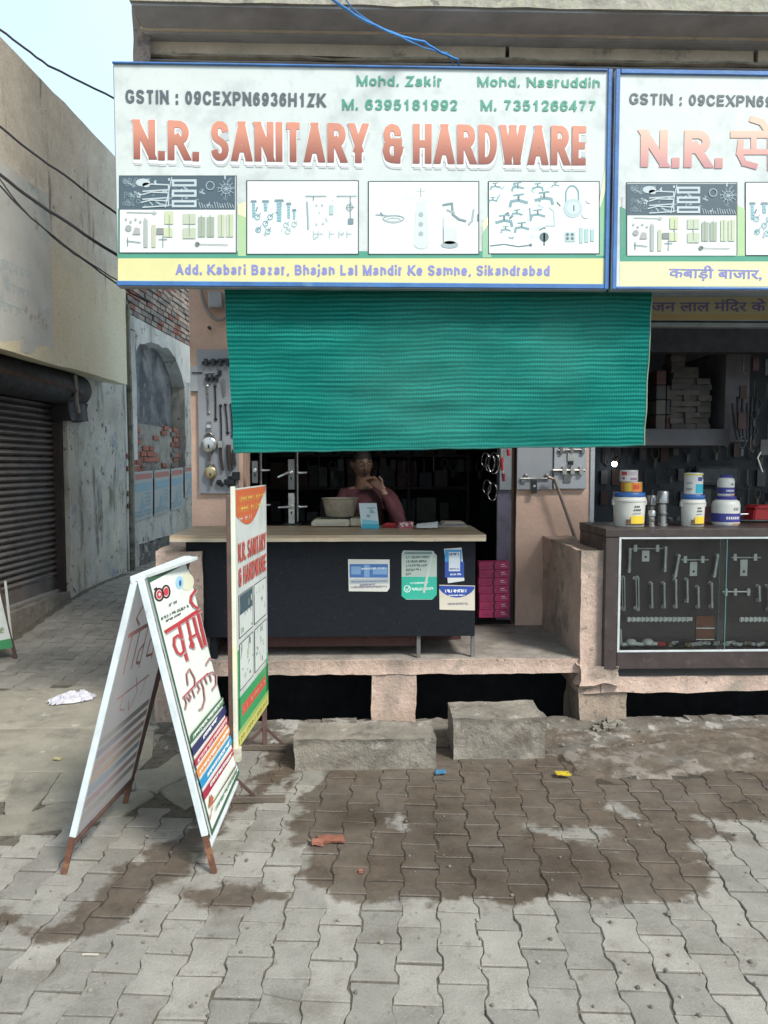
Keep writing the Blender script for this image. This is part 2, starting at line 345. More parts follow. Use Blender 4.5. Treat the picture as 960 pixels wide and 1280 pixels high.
def bigtext(q, t, p0, p1, top, col, wt=.17, gap=.10, uv=None, dots=1.):
    """q: Print. stroke lettering between two baseline picture points (or uv points) with cap height reaching top"""
    a, b = (q.p.px(*p0), q.p.px(*p1)) if uv is None else (p0, p1); H = abs((q.p.px(p0[0], top)[1] if uv is None else top) - a[1]); ux, uy = b[0] - a[0], b[1] - a[1]; L = math.hypot(ux, uy); ux /= L; uy /= L
    tot = sum(GL[c][0] for c in t) + gap * (len(t) - 1); k = L / tot; th = wt * H; x = 0.; l0 = q.l; n_ = 0
    def em(poly):
        nonlocal n_
        if len(poly) >= 3: n_ += 1; q.l = l0 + (n_ % 40) * 4e-6; q.poly([(a[0] + ux * X - uy * Y, a[1] + uy * X + ux * Y) for X, Y in poly], col)
    for c in t:
        w, st = GL[c]; w *= k; dia = False; ww = max(.001, w - th); m = lambda p: (x + th / 2 + p[0] * ww if c not in 'Iil.:,j' else x + w / 2 + (p[0] - .5) * w, th / 2 + p[1] * (H - th))
        for s in st:
            if isinstance(s, str): dia = s == 'd'; continue
            P_ = [m(p) for p in s]; tt = th * (.95 if not dia else .98)
            for i in range(len(P_) - 1):
                (x0, y0), (x1, y1) = P_[i], P_[i + 1]; l = math.hypot(x1 - x0, y1 - y0) or 1e-9; dx, dy = (x1 - x0) / l, (y1 - y0) / l
                if dia: x0 -= dx * th; y0 -= dy * th; x1 += dx * th; y1 += dy * th
                e0 = th * .5 if (i == 0 and len(P_) == 2 and not dia and abs(dx) < .1) else 0; e1 = e0
                x0 -= dx * e0; y0 -= dy * e0; x1 += dx * e1; y1 += dy * e1
                hx, hy = -dy * tt / 2, dx * tt / 2; poly = [(x0 - hx, y0 - hy), (x1 - hx, y1 - hy), (x1 + hx, y1 + hy), (x0 + hx, y0 + hy)]
                em(clipy(poly, 0, H) if dia else poly)
                if i > 0: em([(P_[i][0] + tt / 2 * math.cos(2 * math.pi * g / 10), P_[i][1] + tt / 2 * math.sin(2 * math.pi * g / 10)) for g in range(10)])
        x += w + gap * k
    q.l = l0 + .0004; return q
YF, YP, YS = 4.5, 5.45, 3.85          # shop step front, pillars, signboards
XW = W(238, 500, YP).x                             # side wall of the shop on the alley
# ------------------------------------------------------------ wet stains (marks of spilled water, placed in the street)
def cap(x0, y0, x1, y1, r, s=1.): a, b = G(x0, y0), G(x1, y1); return (a.x, a.y, b.x, b.y, r, s)
WETS = [cap(445, 1090, 820, 1088, .21), cap(430, 1035, 835, 1040, .25), cap(450, 985, 960, 985, .34), cap(400, 945, 1200, 930, .3),
        cap(345, 968, 232, 1062, .06), cap(225, 1065, 120, 1150, .12), cap(240, 1118, 350, 1120, .07), cap(0, 1150, 60, 1168, .05), cap(60, 1165, 130, 1150, .06)]
DRYS = [cap(775, 1012, 790, 1018, .05), cap(735, 1043, 742, 1045, .05), cap(700, 940, 760, 925, .07), cap(905, 1060, 960, 1110, .1),
        cap(655, 1030, 700, 1045, .02), cap(500, 1025, 500, 1030, .02), cap(395, 960, 330, 1030, .045), cap(830, 955, 850, 950, .04)]
def capdist(t, P, c):
    ax, ay, bx, by, r, _ = c
    def vm(op, a, b=None):
        n = t.nodes.new('ShaderNodeVectorMath'); n.operation = op
        for i, v in enumerate((a, b)):
            if v is None: continue
            if isinstance(v, tuple): n.inputs[i].default_value = v
            else: t.links.new(v, n.inputs[i])
        return n
    pa = vm('SUBTRACT', P, (ax, ay, 0)).outputs[0]; ba = (bx - ax, by - ay, 0); L2 = max(1e-6, ba[0] ** 2 + ba[1] ** 2)
    h = mth(t, 'DIVIDE', vm('DOT_PRODUCT', pa, ba).outputs['Value'], L2); n = t.nodes.new('ShaderNodeClamp'); t.links.new(h, n.inputs[0])
    sc_ = vm('SCALE', ba); t.links.new(n.outputs[0], sc_.inputs['Scale'])
    return mth(t, 'SUBTRACT', vm('LENGTH', vm('SUBTRACT', pa, sc_.outputs[0]).outputs[0]).outputs['Value'], r)
def make_stain():
    g = bpy.data.node_groups.new('water_stain', 'ShaderNodeTree')
    g.interface.new_socket('Wet', in_out='OUTPUT', socket_type='NodeSocketFloat'); g.interface.new_socket('Pool', in_out='OUTPUT', socket_type='NodeSocketFloat')
    t = g; out = t.nodes.new('NodeGroupOutput'); p = pos(t)
    sp = t.nodes.new('ShaderNodeSeparateXYZ'); t.links.new(p, sp.inputs[0]); cb = t.nodes.new('ShaderNodeCombineXYZ'); t.links.new(sp.outputs[0], cb.inputs[0]); t.links.new(sp.outputs[1], cb.inputs[1]); P = cb.outputs[0]
    d = None
    for c in WETS: e = capdist(t, P, c); d = e if d is None else mth(t, 'MINIMUM', d, e)
    e0 = None
    for c in DRYS: e = capdist(t, P, c); e0 = e if e0 is None else mth(t, 'MINIMUM', e0, e)
    d = mth(t, 'MAXIMUM', d, mth(t, 'MULTIPLY', e0, -1))
    n = mth(t, 'ADD', mth(t, 'MULTIPLY', mth(t, 'SUBTRACT', noi(t, P, 5, 5, .6), .5), .34), mth(t, 'MULTIPLY', mth(t, 'SUBTRACT', noi(t, P, 26, 3), .5), .09))
    d = mth(t, 'ADD', d, n)
    t.links.new(mth(t, 'MULTIPLY', rng(t, d, .012, -.03), rng(t, noi(t, P, 3.3, 5, .65), .32, .6, .80, 1.)), out.inputs[0])
    q = mth(t, 'MINIMUM', capdist(t, P, cap(560, 1075, 690, 1090, .2)), capdist(t, P, cap(400, 1010, 560, 1030, .16)))
    q = mth(t, 'ADD', q, mth(t, 'MULTIPLY', mth(t, 'SUBTRACT', noi(t, P, 4, 3), .5), .5))
    t.links.new(rng(t, q, .08, -.14), out.inputs[1])
    return g
STAIN = make_stain()
def groundmat(name, lo, hi, spots, wetcol, poolcol, rnd=0., bs=90., bump=.35, dry=.85, wk=.9):
    m, t, b = newmat(name); p = pos(t); g = t.nodes.new('ShaderNodeGroup'); g.node_tree = STAIN
    c = mixc(t, rng(t, noi(t, p, 6, 6, .6), .3, .7), lo, hi)
    for (col, s, a, z) in spots: c = mixc(t, rng(t, noi(t, p, s, 6, .65), a, z), c, col)
    if rnd:
        oi = t.nodes.new('ShaderNodeObjectInfo'); v = rng(t, oi.outputs['Random'], 0, 1, 1 - rnd, 1 + rnd * .5)
        n = t.nodes.new('ShaderNodeMix'); n.data_type = 'RGBA'; n.blend_type = 'MULTIPLY'; n.inputs['Factor'].default_value = 1
        cc = t.nodes.new('ShaderNodeCombineXYZ'); [t.links.new(v, cc.inputs[i]) for i in range(3)]
        t.links.new(c, n.inputs['A']); t.links.new(cc.outputs[0], n.inputs['B']); c = n.outputs['Result']
    c = mixc(t, rng(t, noi(t, p, 210, 3, .7), .34, .52, .34, 0), c, tuple(x * .35 for x in lo)); c = mixc(t, rng(t, noi(t, p, 95, 4, .7), .56, .72, 0, .3), c, tuple(min(1, x * 1.45) for x in hi))
    wc = mixc(t, rng(t, noi(t, p, 11, 5, .6), .3, .7), tuple(x * .55 for x in wetcol), tuple(x * 1.4 for x in wetcol)); wc = mixc(t, rng(t, noi(t, p, 34, 5, .7), .5, .68, 0, .5), wc, tuple(x * 1.9 for x in wetcol))
    wc = mixc(t, mth(t, 'MULTIPLY', g.outputs['Pool'], .8), wc, poolcol)
    wet = mth(t, 'MULTIPLY', g.outputs['Wet'], wk)
    c = mixc(t, wet, c, wc)
    t.links.new(c, b.inputs['Base Color'])
    r = mth(t, 'SUBTRACT', mth(t, 'SUBTRACT', dry, mth(t, 'MULTIPLY', g.outputs['Wet'], .32)), mth(t, 'MULTIPLY', mth(t, 'MULTIPLY', g.outputs['Pool'], g.outputs['Wet']), .36))
    t.links.new(r, b.inputs['Roughness'])
    h = mth(t, 'ADD', noi(t, p, bs, 6, .7), mth(t, 'MULTIPLY', noi(t, p, bs * 4, 2), .4))
    bumpn(t, b, h, bump, .006)
    MATS[name] = m; return m
paver_m = groundmat('paver_concrete', (.235, .222, .192), (.325, .308, .270), [((.17, .155, .125), 3.2, .54, .72), ((.18, .165, .135), 17, .56, .7), ((.40, .385, .34), 40, .64, .74), ((.14, .13, .11), 75, .66, .72)], (.078, .055, .036), (.036, .022, .012), rnd=.22, bump=.55)
dirt_m = groundmat('dirt_joint', (.10, .086, .066), (.165, .145, .112), [((.055, .047, .038), 30, .5, .65)], (.035, .028, .02), (.03, .02, .012), bump=.7)
mud_m = groundmat('mortar_mud', (.12, .105, .085), (.20, .18, .15), [((.36, .34, .31), 5.5, .53, .58), ((.09, .075, .058), 9, .52, .66), ((.05, .045, .04), 2.3, .56, .7), ((.34, .32, .29), 16, .62, .66)], (.12, .09, .062), (.075, .052, .033), bump=1.0, bs=40, wk=.62)
slab_m = groundmat('old_cement', (.24, .225, .18), (.34, .315, .25), [((.17, .155, .125), 4, .55, .7), ((.42, .40, .36), 9, .62, .7)], (.11, .095, .07), (.09, .065, .04), rnd=.15, bump=.5)
conc_m = M('rough_concrete', (.24, .215, .175), .9, var=.35, scale=5, bump=1., bscale=40, spot=[((.12, .10, .08), 6, .52, .66), ((.36, .34, .30), 14, .6, .68), ((.09, .075, .06), 28, .62, .68)])
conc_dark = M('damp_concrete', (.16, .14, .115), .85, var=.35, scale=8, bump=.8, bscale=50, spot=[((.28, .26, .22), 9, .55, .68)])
pink_m = M('pink_plaster', (.66, .455, .355), .85, var=.16, scale=3.5, bump=.35, bscale=38, spot=[((.42, .30, .24), 2.6, .58, .75), ((.60, .50, .43), 22, .66, .72)])
pink_step = M('pink_plaster_worn', (.52, .385, .31), .88, var=.22, scale=6, bump=.9, bscale=34, spot=[((.30, .25, .20), 5, .52, .64), ((.58, .48, .41), 12, .58, .68), ((.20, .16, .13), 22, .62, .67), ((.34, .27, .22), 3, .54, .64, .25)])
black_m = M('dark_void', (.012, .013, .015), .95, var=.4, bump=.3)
# ------------------------------------------------------------ the ground
def ramp(x, y): return .11 * sm((y - 5.3) / 3.) * min(1, sm((XW + .35 - x) / .3)) * 2.6
def mudf(x, y):
    a = sm((x - .95 + .25 * nz(x * 2, y * 2)) / .25) * sm((y - 3.62 + .3 * nz(x * 1.5, y * 3, 4)) / .12)
    b = sm((y - 4.08 + .22 * nz(x * 1.8, 3, y)) / .1) * sm((x + 1.2) / .2)
    return max(a, b)
def wetf(x, y):
    d = 9
    for ax, ay, bx, by, r, _ in WETS:
        L2 = (bx - ax) ** 2 + (by - ay) ** 2 or 1e-6; h = max(0, min(1, ((x - ax) * (bx - ax) + (y - ay) * (by - ay)) / L2))
        d = min(d, math.hypot(x - ax - h * (bx - ax), y - ay - h * (by - ay)) - r)
    return sm(-d / .1 + .5)
def gh(x, y):
    m = mudf(x, y); z = -.0058 + .002 * nz(x * 9, y * 9) + .0015 * nz(x * 40, y * 40)
    z = z * (1 - m) + m * (.008 + .018 * nz(x * 2.2, y * 2.2, 3) + .020 * nz(x * 6, y * 6, 1) + .016 * abs(nz(x * 17, y * 17)) + .010 * (1 if nz(x * 4.2, y * 6, 8) > .12 else 0))
    z += (1 - m) * wetf(x, y) * .0022
    return z + ramp(x, y)
XL, XR, YE, YB = -4.4, 3.6, YF + .03, 1.3
gb = MB(); st = .022
def grid(x0, x1, y0, y1, step, fn, mb, matf):
    nx, ny = max(1, round((x1 - x0) / step)), max(1, round((y1 - y0) / step)); vs = []; fs = []; ms = []
    for j in range(ny + 1):
        for i in range(nx + 1):
            x, y = x0 + (x1 - x0) * i / nx, y0 + (y1 - y0) * j / ny; vs.append(Vector((x, y, fn(x, y))))
    o = len(mb.v); mb.v += vs
    for j in range(ny):
        for i in range(nx):
            a = o + j * (nx + 1) + i; mb.f.append([a, a + 1, a + nx + 2, a + nx + 1]); mb.m.append(mb.mi(matf(x0 + (x1 - x0) * (i + .5) / nx, y0 + (y1 - y0) * (j + .5) / ny)))
gm = lambda x, y: mud_m if mudf(x, y) > .3 else dirt_m
XD = -1.42                                     # the open drain reaches a little into the alley
grid(XD, XR, YB, YE, st, gh, gb, gm)
grid(XL, XD, YB, 5.4, st, gh, gb, gm)
grid(XL, XD, 5.4, 14.5, .09, gh, gb, gm)
grid(XD, XW, 5.4, 14.5, .09, gh, gb, gm)
for a, b in (((-150, -150), (150, YB)), ((-150, YB), (XL, 160)), ((XR, YB), (150, YE)), ((XL, 14.5), (XW, 160))):
    gb.add([(a[0], a[1], -.009), (b[0], a[1], -.009), (b[0], b[1], -.009), (a[0], b[1], -.009)], [(0, 1, 2, 3)], dirt_m)
# the drain: a real trench under the shop fronts, its street-side lip crumbling
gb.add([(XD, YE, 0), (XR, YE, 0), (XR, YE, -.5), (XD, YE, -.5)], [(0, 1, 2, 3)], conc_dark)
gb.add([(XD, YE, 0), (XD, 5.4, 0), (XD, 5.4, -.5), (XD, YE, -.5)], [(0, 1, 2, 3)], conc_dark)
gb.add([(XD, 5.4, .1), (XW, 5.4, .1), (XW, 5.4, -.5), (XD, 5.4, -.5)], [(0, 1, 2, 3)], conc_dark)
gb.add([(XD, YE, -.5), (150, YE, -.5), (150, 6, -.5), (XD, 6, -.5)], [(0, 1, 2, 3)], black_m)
for i in range(60):                            # lip
    x = XD + .05 + i * .085; w = .06 + .05 * abs(nz(x * 3, 1)); gb.rough((x - .06, YE - .05, -.12), (x + .06, YE + .012 + w * .5 * abs(nz(x * 7, 2)), .012 + .02 * nz(x * 4, 8)), mud_m, .03, .01, 14, i)
ground = gb.build('ground', smooth=True, kind='structure')
# ------------------------------------------------------------ cement slabs of the alley mouth
slabs = []          # polygons in world xy
def slabpoly(pts):
    p = [G(*q) for q in pts]; cx = sum(v.x for v in p) / len(p); cy = sum(v.y for v in p) / len(p)
    slabs.append([(v.x + (v.x - cx) / max(.02, math.hypot(v.x - cx, v.y - cy)) * .012, v.y + (v.y - cy) / max(.02, math.hypot(v.x - cx, v.y - cy)) * .012) for v in p])
slabpoly([(-60, 868), (60, 862), (150, 858), (212, 856), (205, 905), (192, 912), (100, 910), (-80, 912)])
slabpoly([(-85, 915), (100, 913), (190, 915), (188, 945), (172, 962), (60, 966), (-120, 962)])
slabpoly([(-120, 966), (18, 968), (6, 1000), (-160, 1006)])
slabpoly([(19, 968), (76, 967), (52, 998), (38, 1016), (8, 1020), (10, 998)])
slabpoly([(77, 968), (162, 965), (168, 985), (120, 1000), (56, 1004)])
slabpoly([(165, 966), (200, 962), (232, 938), (262, 940), (240, 965), (198, 990), (172, 985)])
slabpoly([(120, 1003), (176, 989), (190, 995), (150, 1020), (95, 1030), (60, 1008)])
slabpoly([(36, 1020), (58, 1010), (90, 1032), (40, 1040), (-10, 1044), (-20, 1024)])
slabpoly([(268, 938), (300, 936), (290, 958), (246, 966)])
slabpoly([(204, 990), (242, 968), (286, 962), (270, 990), (232, 1010)])
def inside(x, y, poly, grow=0.):
    c = False; n = len(poly); cx = sum(p[0] for p in poly) / n; cy = sum(p[1] for p in poly) / n
    if grow: poly = [(px + (px - cx) / max(.01, math.hypot(px - cx, py - cy)) * grow, py + (py - cy) / max(.01, math.hypot(px - cx, py - cy)) * grow) for px, py in poly]
    for i in range(n):
        x1, y1 = poly[i]; x2, y2 = poly[i - 1]
        if (y1 > y) != (y2 > y) and x < (x2 - x1) * (y - y1) / (y2 - y1) + x1: c = not c
    return c
def slabmesh(poly, z, mat, seed, thick=.03):
    pts = []
    for i in range(len(poly)):                 # roughen the outline
        a, b = poly[i], poly[(i + 1) % len(poly)]; L = math.hypot(b[0] - a[0], b[1] - a[1]); n = max(1, int(L / .03))
        for k in range(n):
            x, y = a[0] + (b[0] - a[0]) * k / n, a[1] + (b[1] - a[1]) * k / n; pts.append((x + .012 * nz(x * 11, y * 11, seed), y + .012 * nz(x * 11, y * 11, seed + 9)))
    cx = sum(p[0] for p in pts) / len(pts); cy = sum(p[1] for p in pts) / len(pts); n = len(pts); vs = []; rings = ((1., -thick), (1., -.006), (.985, 0), (.7, .002), (.35, .0))
    for s, h in rings:
        for x, y in pts:
            X, Y = cx + (x - cx) * s, cy + (y - cy) * s; vs.append(Vector((X, Y, z + h + ramp(X, Y) + (.005 * nz(X * 4, Y * 4, seed) if s < 1 else 0))))
    vs.append(Vector((cx, cy, z + ramp(cx, cy)))); fs = []
    for r in range(len(rings) - 1):
        for i in range(n): fs.append((r * n + i, r * n + (i + 1) % n, (r + 1) * n + (i + 1) % n, (r + 1) * n + i))
    for i in range(n): fs.append(((len(rings) - 1) * n + i, (len(rings) - 1) * n + (i + 1) % n, len(vs) - 1))
    return MB().add(vs, fs, mat)
for i, p in enumerate(slabs): slabmesh(p, .006 + .003 * (i % 3), slab_m, i * 7.3).build('cement_slab', ground, smooth=True)
# ------------------------------------------------------------ zigzag pavers
PA = R(4.7); AL = Vector((math.sin(PA), math.cos(PA), 0)); AC = Vector((math.cos(PA), -math.sin(PA), 0)); PL, PW = .186, .1325
org = G(358, 1223)
def outline(jit, seed):
    g = .0022; L = PL / 2 - .0046; we, wn = .0737 - g, .0588 - g + .001; rd = random.Random(seed)
    side = [(we, -L), (we, -L * .70), (wn, -L * .36), (wn, L * .36), (we, L * .70), (we, L)]
    pts = side + [(-x, y) for x, y in side[::-1]]
    return [(x + rd.uniform(-jit, jit), y + rd.uniform(-jit, jit)) for x, y in pts]
def clip(poly, a, b, c):        # keep a*x+b*y<c
    o = []
    for i in range(len(poly)):
        p, q = poly[i - 1], poly[i]; dp, dq = a * p[0] + b * p[1] - c, a * q[0] + b * q[1] - c
        if (dp < 0) != (dq < 0): t = dp / (dp - dq); o.append((p[0] + (q[0] - p[0]) * t, p[1] + (q[1] - p[1]) * t))
        if dq < 0: o.append(q)
    return o
def pavgeo(mb, poly, xf, mat):
    n = len(poly); cx = sum(p[0] for p in poly) / n; cy = sum(p[1] for p in poly) / n; vs = []
    for s, z in ((0, -.022), (0, -.003), (.0028, 0)):
        for x, y in poly:
            d = max(.004, math.hypot(x - cx, y - cy)); vs.append(xf((x - (x - cx) / d * s, y - (y - cy) / d * s, z)))
    mb.add(vs, [(i, (i + 1) % n, n + (i + 1) % n, n + i) for i in range(n)] + [(n + i, n + (i + 1) % n, 2 * n + (i + 1) % n, 2 * n + i) for i in range(n)] + [tuple(range(2 * n, 3 * n))], mat)
variants = []
for v in range(14):
    po = outline(.0026, v); mb = MB(); I = lambda p: Vector(p)
    if v < 10: pavgeo(mb, po, I, paver_m)
    else:
        an = (1.35, 1.62, 1.45, 1.9)[v - 10]; a, b = math.cos(an), math.sin(an); k = (.01, -.03, .035, 0)[v - 10]
        pavgeo(mb, clip(po, a, b, k - .0018), I, paver_m); pavgeo(mb, clip(po, -a, -b, -k - .0018), I, paver_m)
    variants.append(mb.mesh('paver'))
cand = []
for i in range(-46, 34):
    for j in range(-12, 75):
        c = org + AC * (i * PW) + AL * ((j + .5 + (.5 if i % 2 else 0)) * PL); x, y = c.x, c.y
        if y < YB + .1 or y > 12: continue
        if x > XD - .06 and y > YE - .12: continue
        if x < -2.95 + .0595 * (y - 5.9) + .03: 
            if y > 4.6: continue
            if x < XL + .1: continue
        if any(inside(x, y, s, .045) for s in slabs): continue
        m = mudf(x, y)
        if m > .75 and nz(x * 3, y * 3, 7) < .25: continue
        a = proj((x, y, ramp(x, y)))
        vis = -30 < a[0] < 990 and a[1] < 1310 and a[2] > 0
        if not vis and not (-.8 < 0): continue
        cand.append((0 if vis else 1, a[2] if vis else 50 + abs(x), x, y, m))
cand.sort(); stuff = MB(); rd = random.Random(3)
for k, (nv, _, x, y, m) in enumerate(cand):
    x += rd.gauss(0, .0012); y += rd.gauss(0, .0014)
    v = rd.choice(range(10)) if rd.random() > .045 else rd.randint(10, 13)
    z = ramp(x, y) + rd.uniform(-.0018, .0022) - m * .004; sl_ = (ramp(x, y + .1) - ramp(x, y - .1)) / .2
    rot = Matrix.Rotation(math.atan(sl_) + rd.gauss(0, .008), 4, 'X') @ Matrix.Rotation(rd.gauss(0, .008), 4, 'Y') @ Matrix.Rotation(-PA + rd.gauss(0, .013), 4, 'Z')
    if k < 300:
        o = bpy.data.objects.new('paver', variants[v]); C.objects.link(o); o.parent = ground; o.matrix_basis = Matrix.Translation((x, y, z)) @ rot
    else:
        T = Matrix.Translation((x, y, z)) @ rot; pavgeo(stuff, outline(.0026, v), lambda p: T @ Vector(p), paver_m)
stuff.build('paver_bed', ground, kind='stuff')
print('pavers', len(cand))

# ------------------------------------------------------------ old building along the alley, in its own axes: x' out into the alley, y' along it
LB = thing('old_building', 'weathered grey and cream building with the closed brown shutter, left of the alley', 'building', loc=(-2.95 + .0595 * 0, 5.9, 0), rz=-R(3.4))
LM = LB.matrix_world.copy(); LI = LM.inverted(); LX = (LM.to_3x3() @ Vector((1, 0, 0)))
def LP(px, py, off=0.):      # picture point on the plane x'=off  -> (y', z)
    p = LI @ hit(px, py, LM @ Vector((off, 0, 0)), LX); return p.y, p.z
old_m = M('old_plaster', (.50, .475, .40), .9, var=.3, scale=2.2, bump=.6, bscale=25,
          spot=[((.50, .48, .43), 3.1, .5, .56), ((.17, .16, .125), 4.5, .56, .66, .25), ((.22, .20, .15), 2.2, .55, .62, .2), ((.09, .08, .07), 12, .60, .66), ((.26, .30, .33), 1.3, .60, .66)])
cream_m = M('cream_parapet', (.74, .68, .52), .85, var=.15, scale=1.6, bump=.3, bscale=30,
          spot=[((.46, .44, .38), 1.1, .52, .66), ((.30, .28, .23), 7, .62, .72, .12), ((.38, .36, .30), 3, .56, .7, .1)])
def parapetmat():
    m, t, b = newmat('parapet_render'); p = pos(t); sp = t.nodes.new('ShaderNodeSeparateXYZ'); t.links.new(p, sp.inputs[0])
    mp = nd(t, 'ShaderNodeMapping'); t.links.new(p, mp.inputs['Vector']); mp.inputs['Scale'].default_value = (1, 1, .16); drip = mp.outputs['Vector']
    c = mixc(t, rng(t, noi(t, p, 2.2, 6), .3, .7), (.74, .66, .44), (.80, .74, .55))
    lv = mth(t, 'ADD', sp.outputs[2], mth(t, 'MULTIPLY', mth(t, 'SUBTRACT', noi(t, p, 1.3, 5, .65), .5), 1.5)); lv = mth(t, 'ADD', lv, mth(t, 'MULTIPLY', sp.outputs[1], -.10))
    c = mixc(t, rng(t, lv, 2.35, 2.85), c, mixc(t, rng(t, noi(t, p, 5, 6, .7), .35, .65), (.58, .53, .42), (.74, .69, .57)))      # rain has taken the paint off the top
    c = mixc(t, mth(t, 'MULTIPLY', rng(t, noi(t, drip, 6, 6, .7), .58, .70), rng(t, lv, 2.1, 2.7)), c, (.22, .205, .175)); c = mixc(t, rng(t, noi(t, p, 11, 5, .7), .64, .69, 0, .8), c, (.16, .15, .13)); c = mixc(t, rng(t, noi(t, p, 60, 3, .7), .36, .5, .25, 0), c, (.2, .18, .15))
    t.links.new(c, b.inputs['Base Color']); b.inputs['Roughness'].default_value = .9; bumpn(t, b, noi(t, p, 30, 6, .7), .6); return m
cream_m = parapetmat()
faded_m = M('faded_paint', (.62, .63, .58), .8, var=.12, scale=3, bump=.25, bscale=40, spot=[((.36, .44, .42), 2.2, .55, .7), ((.40, .36, .29), 5, .6, .68)])
weath_m = M('weathered_cement', (.60, .57, .50), .9, var=.22, scale=1.5, bump=.5, bscale=26, spot=[((.20, .19, .17), 3.3, .55, .72, .15), ((.10, .095, .085), 9, .62, .68), ((.42, .40, .36), 6, .58, .66)])
soot_m = M('sooty_metal', (.025, .024, .026), .7, var=.4, bump=.3)
slat_m = M('shutter_metal', (.17, .148, .14), .55, .3, var=.3, scale=5, bump=.2, spot=[((.19, .15, .12), 3, .52, .66), ((.05, .04, .036), 12, .6, .7)])
y0s = -4.0
ysh = LP(86, 600, 0)[0]; yend = LP(157, 600, 0)[0]; yw2 = 8.5
zsill = .30; ztop = 2.25
wl = MB()
wl.rough((-.35, ysh, -.1), (0, yend, 3.9), old_m, .12, .012, 3)
wl.box((-.6, ysh - .02, ztop), (-.36, yend, 4.0), old_m)
wl.build('wall', LB, local=True, smooth=True)
MB().rough((-.35, y0s, -.1), (-.02, ysh, zsill), conc_m, .12, .01, 4).build('plinth', LB, local=True, smooth=True)
# parapet slab that juts over the shutter
yp = LP(157, 463, .25); zb = 2.42; zt = LP(100, 152, .25)[1]
y_paint = LP(61, 300, .25)[0]
MB().rough((.12, y0s, zb), (.25, yp[0], zt), cream_m, .2, .01, 2, chip=.02).box((-.4, y0s, zb + .01), (.12, yp[0] - .01, zb + .12), weath_m).build('parapet', LB, local=True, smooth=True)
zz = LP(20, 213, .25)[1]
MB().box((.2, y0s + .2, zb + .015), (.258, y_paint, zz - .02), faded_m).build('painted_panel', LB, local=True)
pl = Plane(LM @ Vector((.2585, 0, 0)), LM.to_3x3() @ Vector((0, 1, 0)), (0, 0, 1))
pr = Print(pl); tealf = (.47, .55, .53)
for i, (a, b, c, d) in enumerate(((2, 335, 40, 352), (6, 362, 44, 378), (0, 385, 30, 397))): pr.scrawl(a, b, c, d, 11 - i, tealf, 1.2, True, i)
pr.build('faded_lettering', LB)
# shutter
f = MB(); zb0 = zsill + .005; n = 0; sp = .058
prof = [(-.16, 0), (-.128, .010), (-.112, .024), (-.112, .034), (-.128, .048), (-.158, .058)]
def slatmesh():
    mb = MB(); vs = []; fs = []
    for x, z in prof:
        vs += [Vector((x, 0, z)), Vector((x, ysh - y0s, z))]
    for i in range(len(prof) - 1): fs.append((2 * i, 2 * i + 1, 2 * i + 3, 2 * i + 2))
    return mb.add(vs, fs, slat_m).mesh('slat', smooth=True)
shut = thing('roller_shutter', 'closed brown corrugated roller shutter in the old building on the left', 'shutter', tuple(LM @ Vector((-.14, ysh - .5, zsill))), -R(3.4))
SI = chain(shut).inverted() @ LM; sm_ = slatmesh(); z = zsill + .16
while z < ztop - .02:
    o = bpy.data.objects.new('slat', sm_); C.objects.link(o); o.parent = shut; o.location = SI @ Vector((0, y0s, z)); z += sp
k = MB(); k.box((-.15, y0s, zsill + .01), (-.13, ysh, zsill + .16), slat_m); k.add([], [], slat_m)
k.v = [LM @ v for v in k.v]; k.build('bottom_plate', shut)
k = MB(); k.box((-.14, y0s, zsill + .0), (-.09, ysh, zsill + .035), M('pale_steel', (.34, .31, .28), .5, .5)); k.v = [LM @ v for v in k.v]; k.build('bottom_bar', shut, bevel=.004)
k = MB(); k.box((-.17, ysh - .05, zsill), (-.045, ysh - .002, ztop), M('guide_steel', (.06, .045, .04), .6, .3)); k.v = [LM @ v for v in k.v]; k.build('guide_rail', shut, bevel=.004)
k = MB(); yc = ysh + .28
k.lathe((-.02, y0s, ztop + .03), [(.16, 0), (.16, yc - y0s - .02), (.13, yc - y0s), (.0, yc - y0s)], soot_m, 24, axis=(0, 1, 0))
k.v = [LM @ v for v in k.v]; k.build('drum', shut, smooth=True)
k = MB(); k.tube([(.10, y0s, ztop + .06), (.12, ysh - .3, ztop + .02), (.13, ysh, ztop - .02)], .03, M('rust_brown', (.10, .06, .045), .8, .2)); k.tube([(.14, ysh - .12, ztop + .14), (.14, ysh - .1, ztop - .12), (.12, ysh - .02, ztop - .2)], .02, M('pale_steel')); k.v = [LM @ v for v in k.v]; k.build('shaft_bracket', shut, smooth=True)
k = MB(); k.rough((-.3, ysh - .1, ztop - .28), (.07, ysh + .33, ztop - .10), soot_m, .05, .03, 6, 3); k.v = [LM @ v for v in k.v]; k.build('sooty_bracket', shut, smooth=True)
# small things at the foot of the wall: rubble gutter
# second building further down the alley with bricked-up window
B2 = thing('brick_house', 'old plastered house with a bricked-up arched window and torn posters, down the alley', 'house', tuple(LM @ Vector((-.03, yend + .1, 0))), -R(3.4))
B2I = LM
wm = M('mouldy_plaster', (.42, .41, .35), .92, var=.3, scale=2.0, bump=.6, bscale=20, spot=[((.48, .47, .43), 1.7, .47, .55), ((.18, .19, .19), 3.5, .52, .64, .3), ((.07, .068, .062), 9, .6, .67)])
low_m = M('rotten_plaster', (.15, .145, .135), .95, var=.45, scale=6, bump=1., bscale=18, spot=[((.30, .29, .27), 5, .55, .6), ((.05, .05, .05), 8, .55, .62)])
white_m = M('whitewash', (.56, .55, .50), .85, var=.2, scale=3, bump=.5, bscale=24, spot=[((.30, .29, .25), 2.4, .50, .64, .3), ((.14, .135, .12), 5, .60, .66)])
na, nb = LP(171, 500, -.03)[0], LP(231, 500, -.03)[0]; nzb = LP(200, 612, -.03)[1]; nzt = LP(200, 452, -.03)[1]; zc = LP(235, 412, -.03)[1]
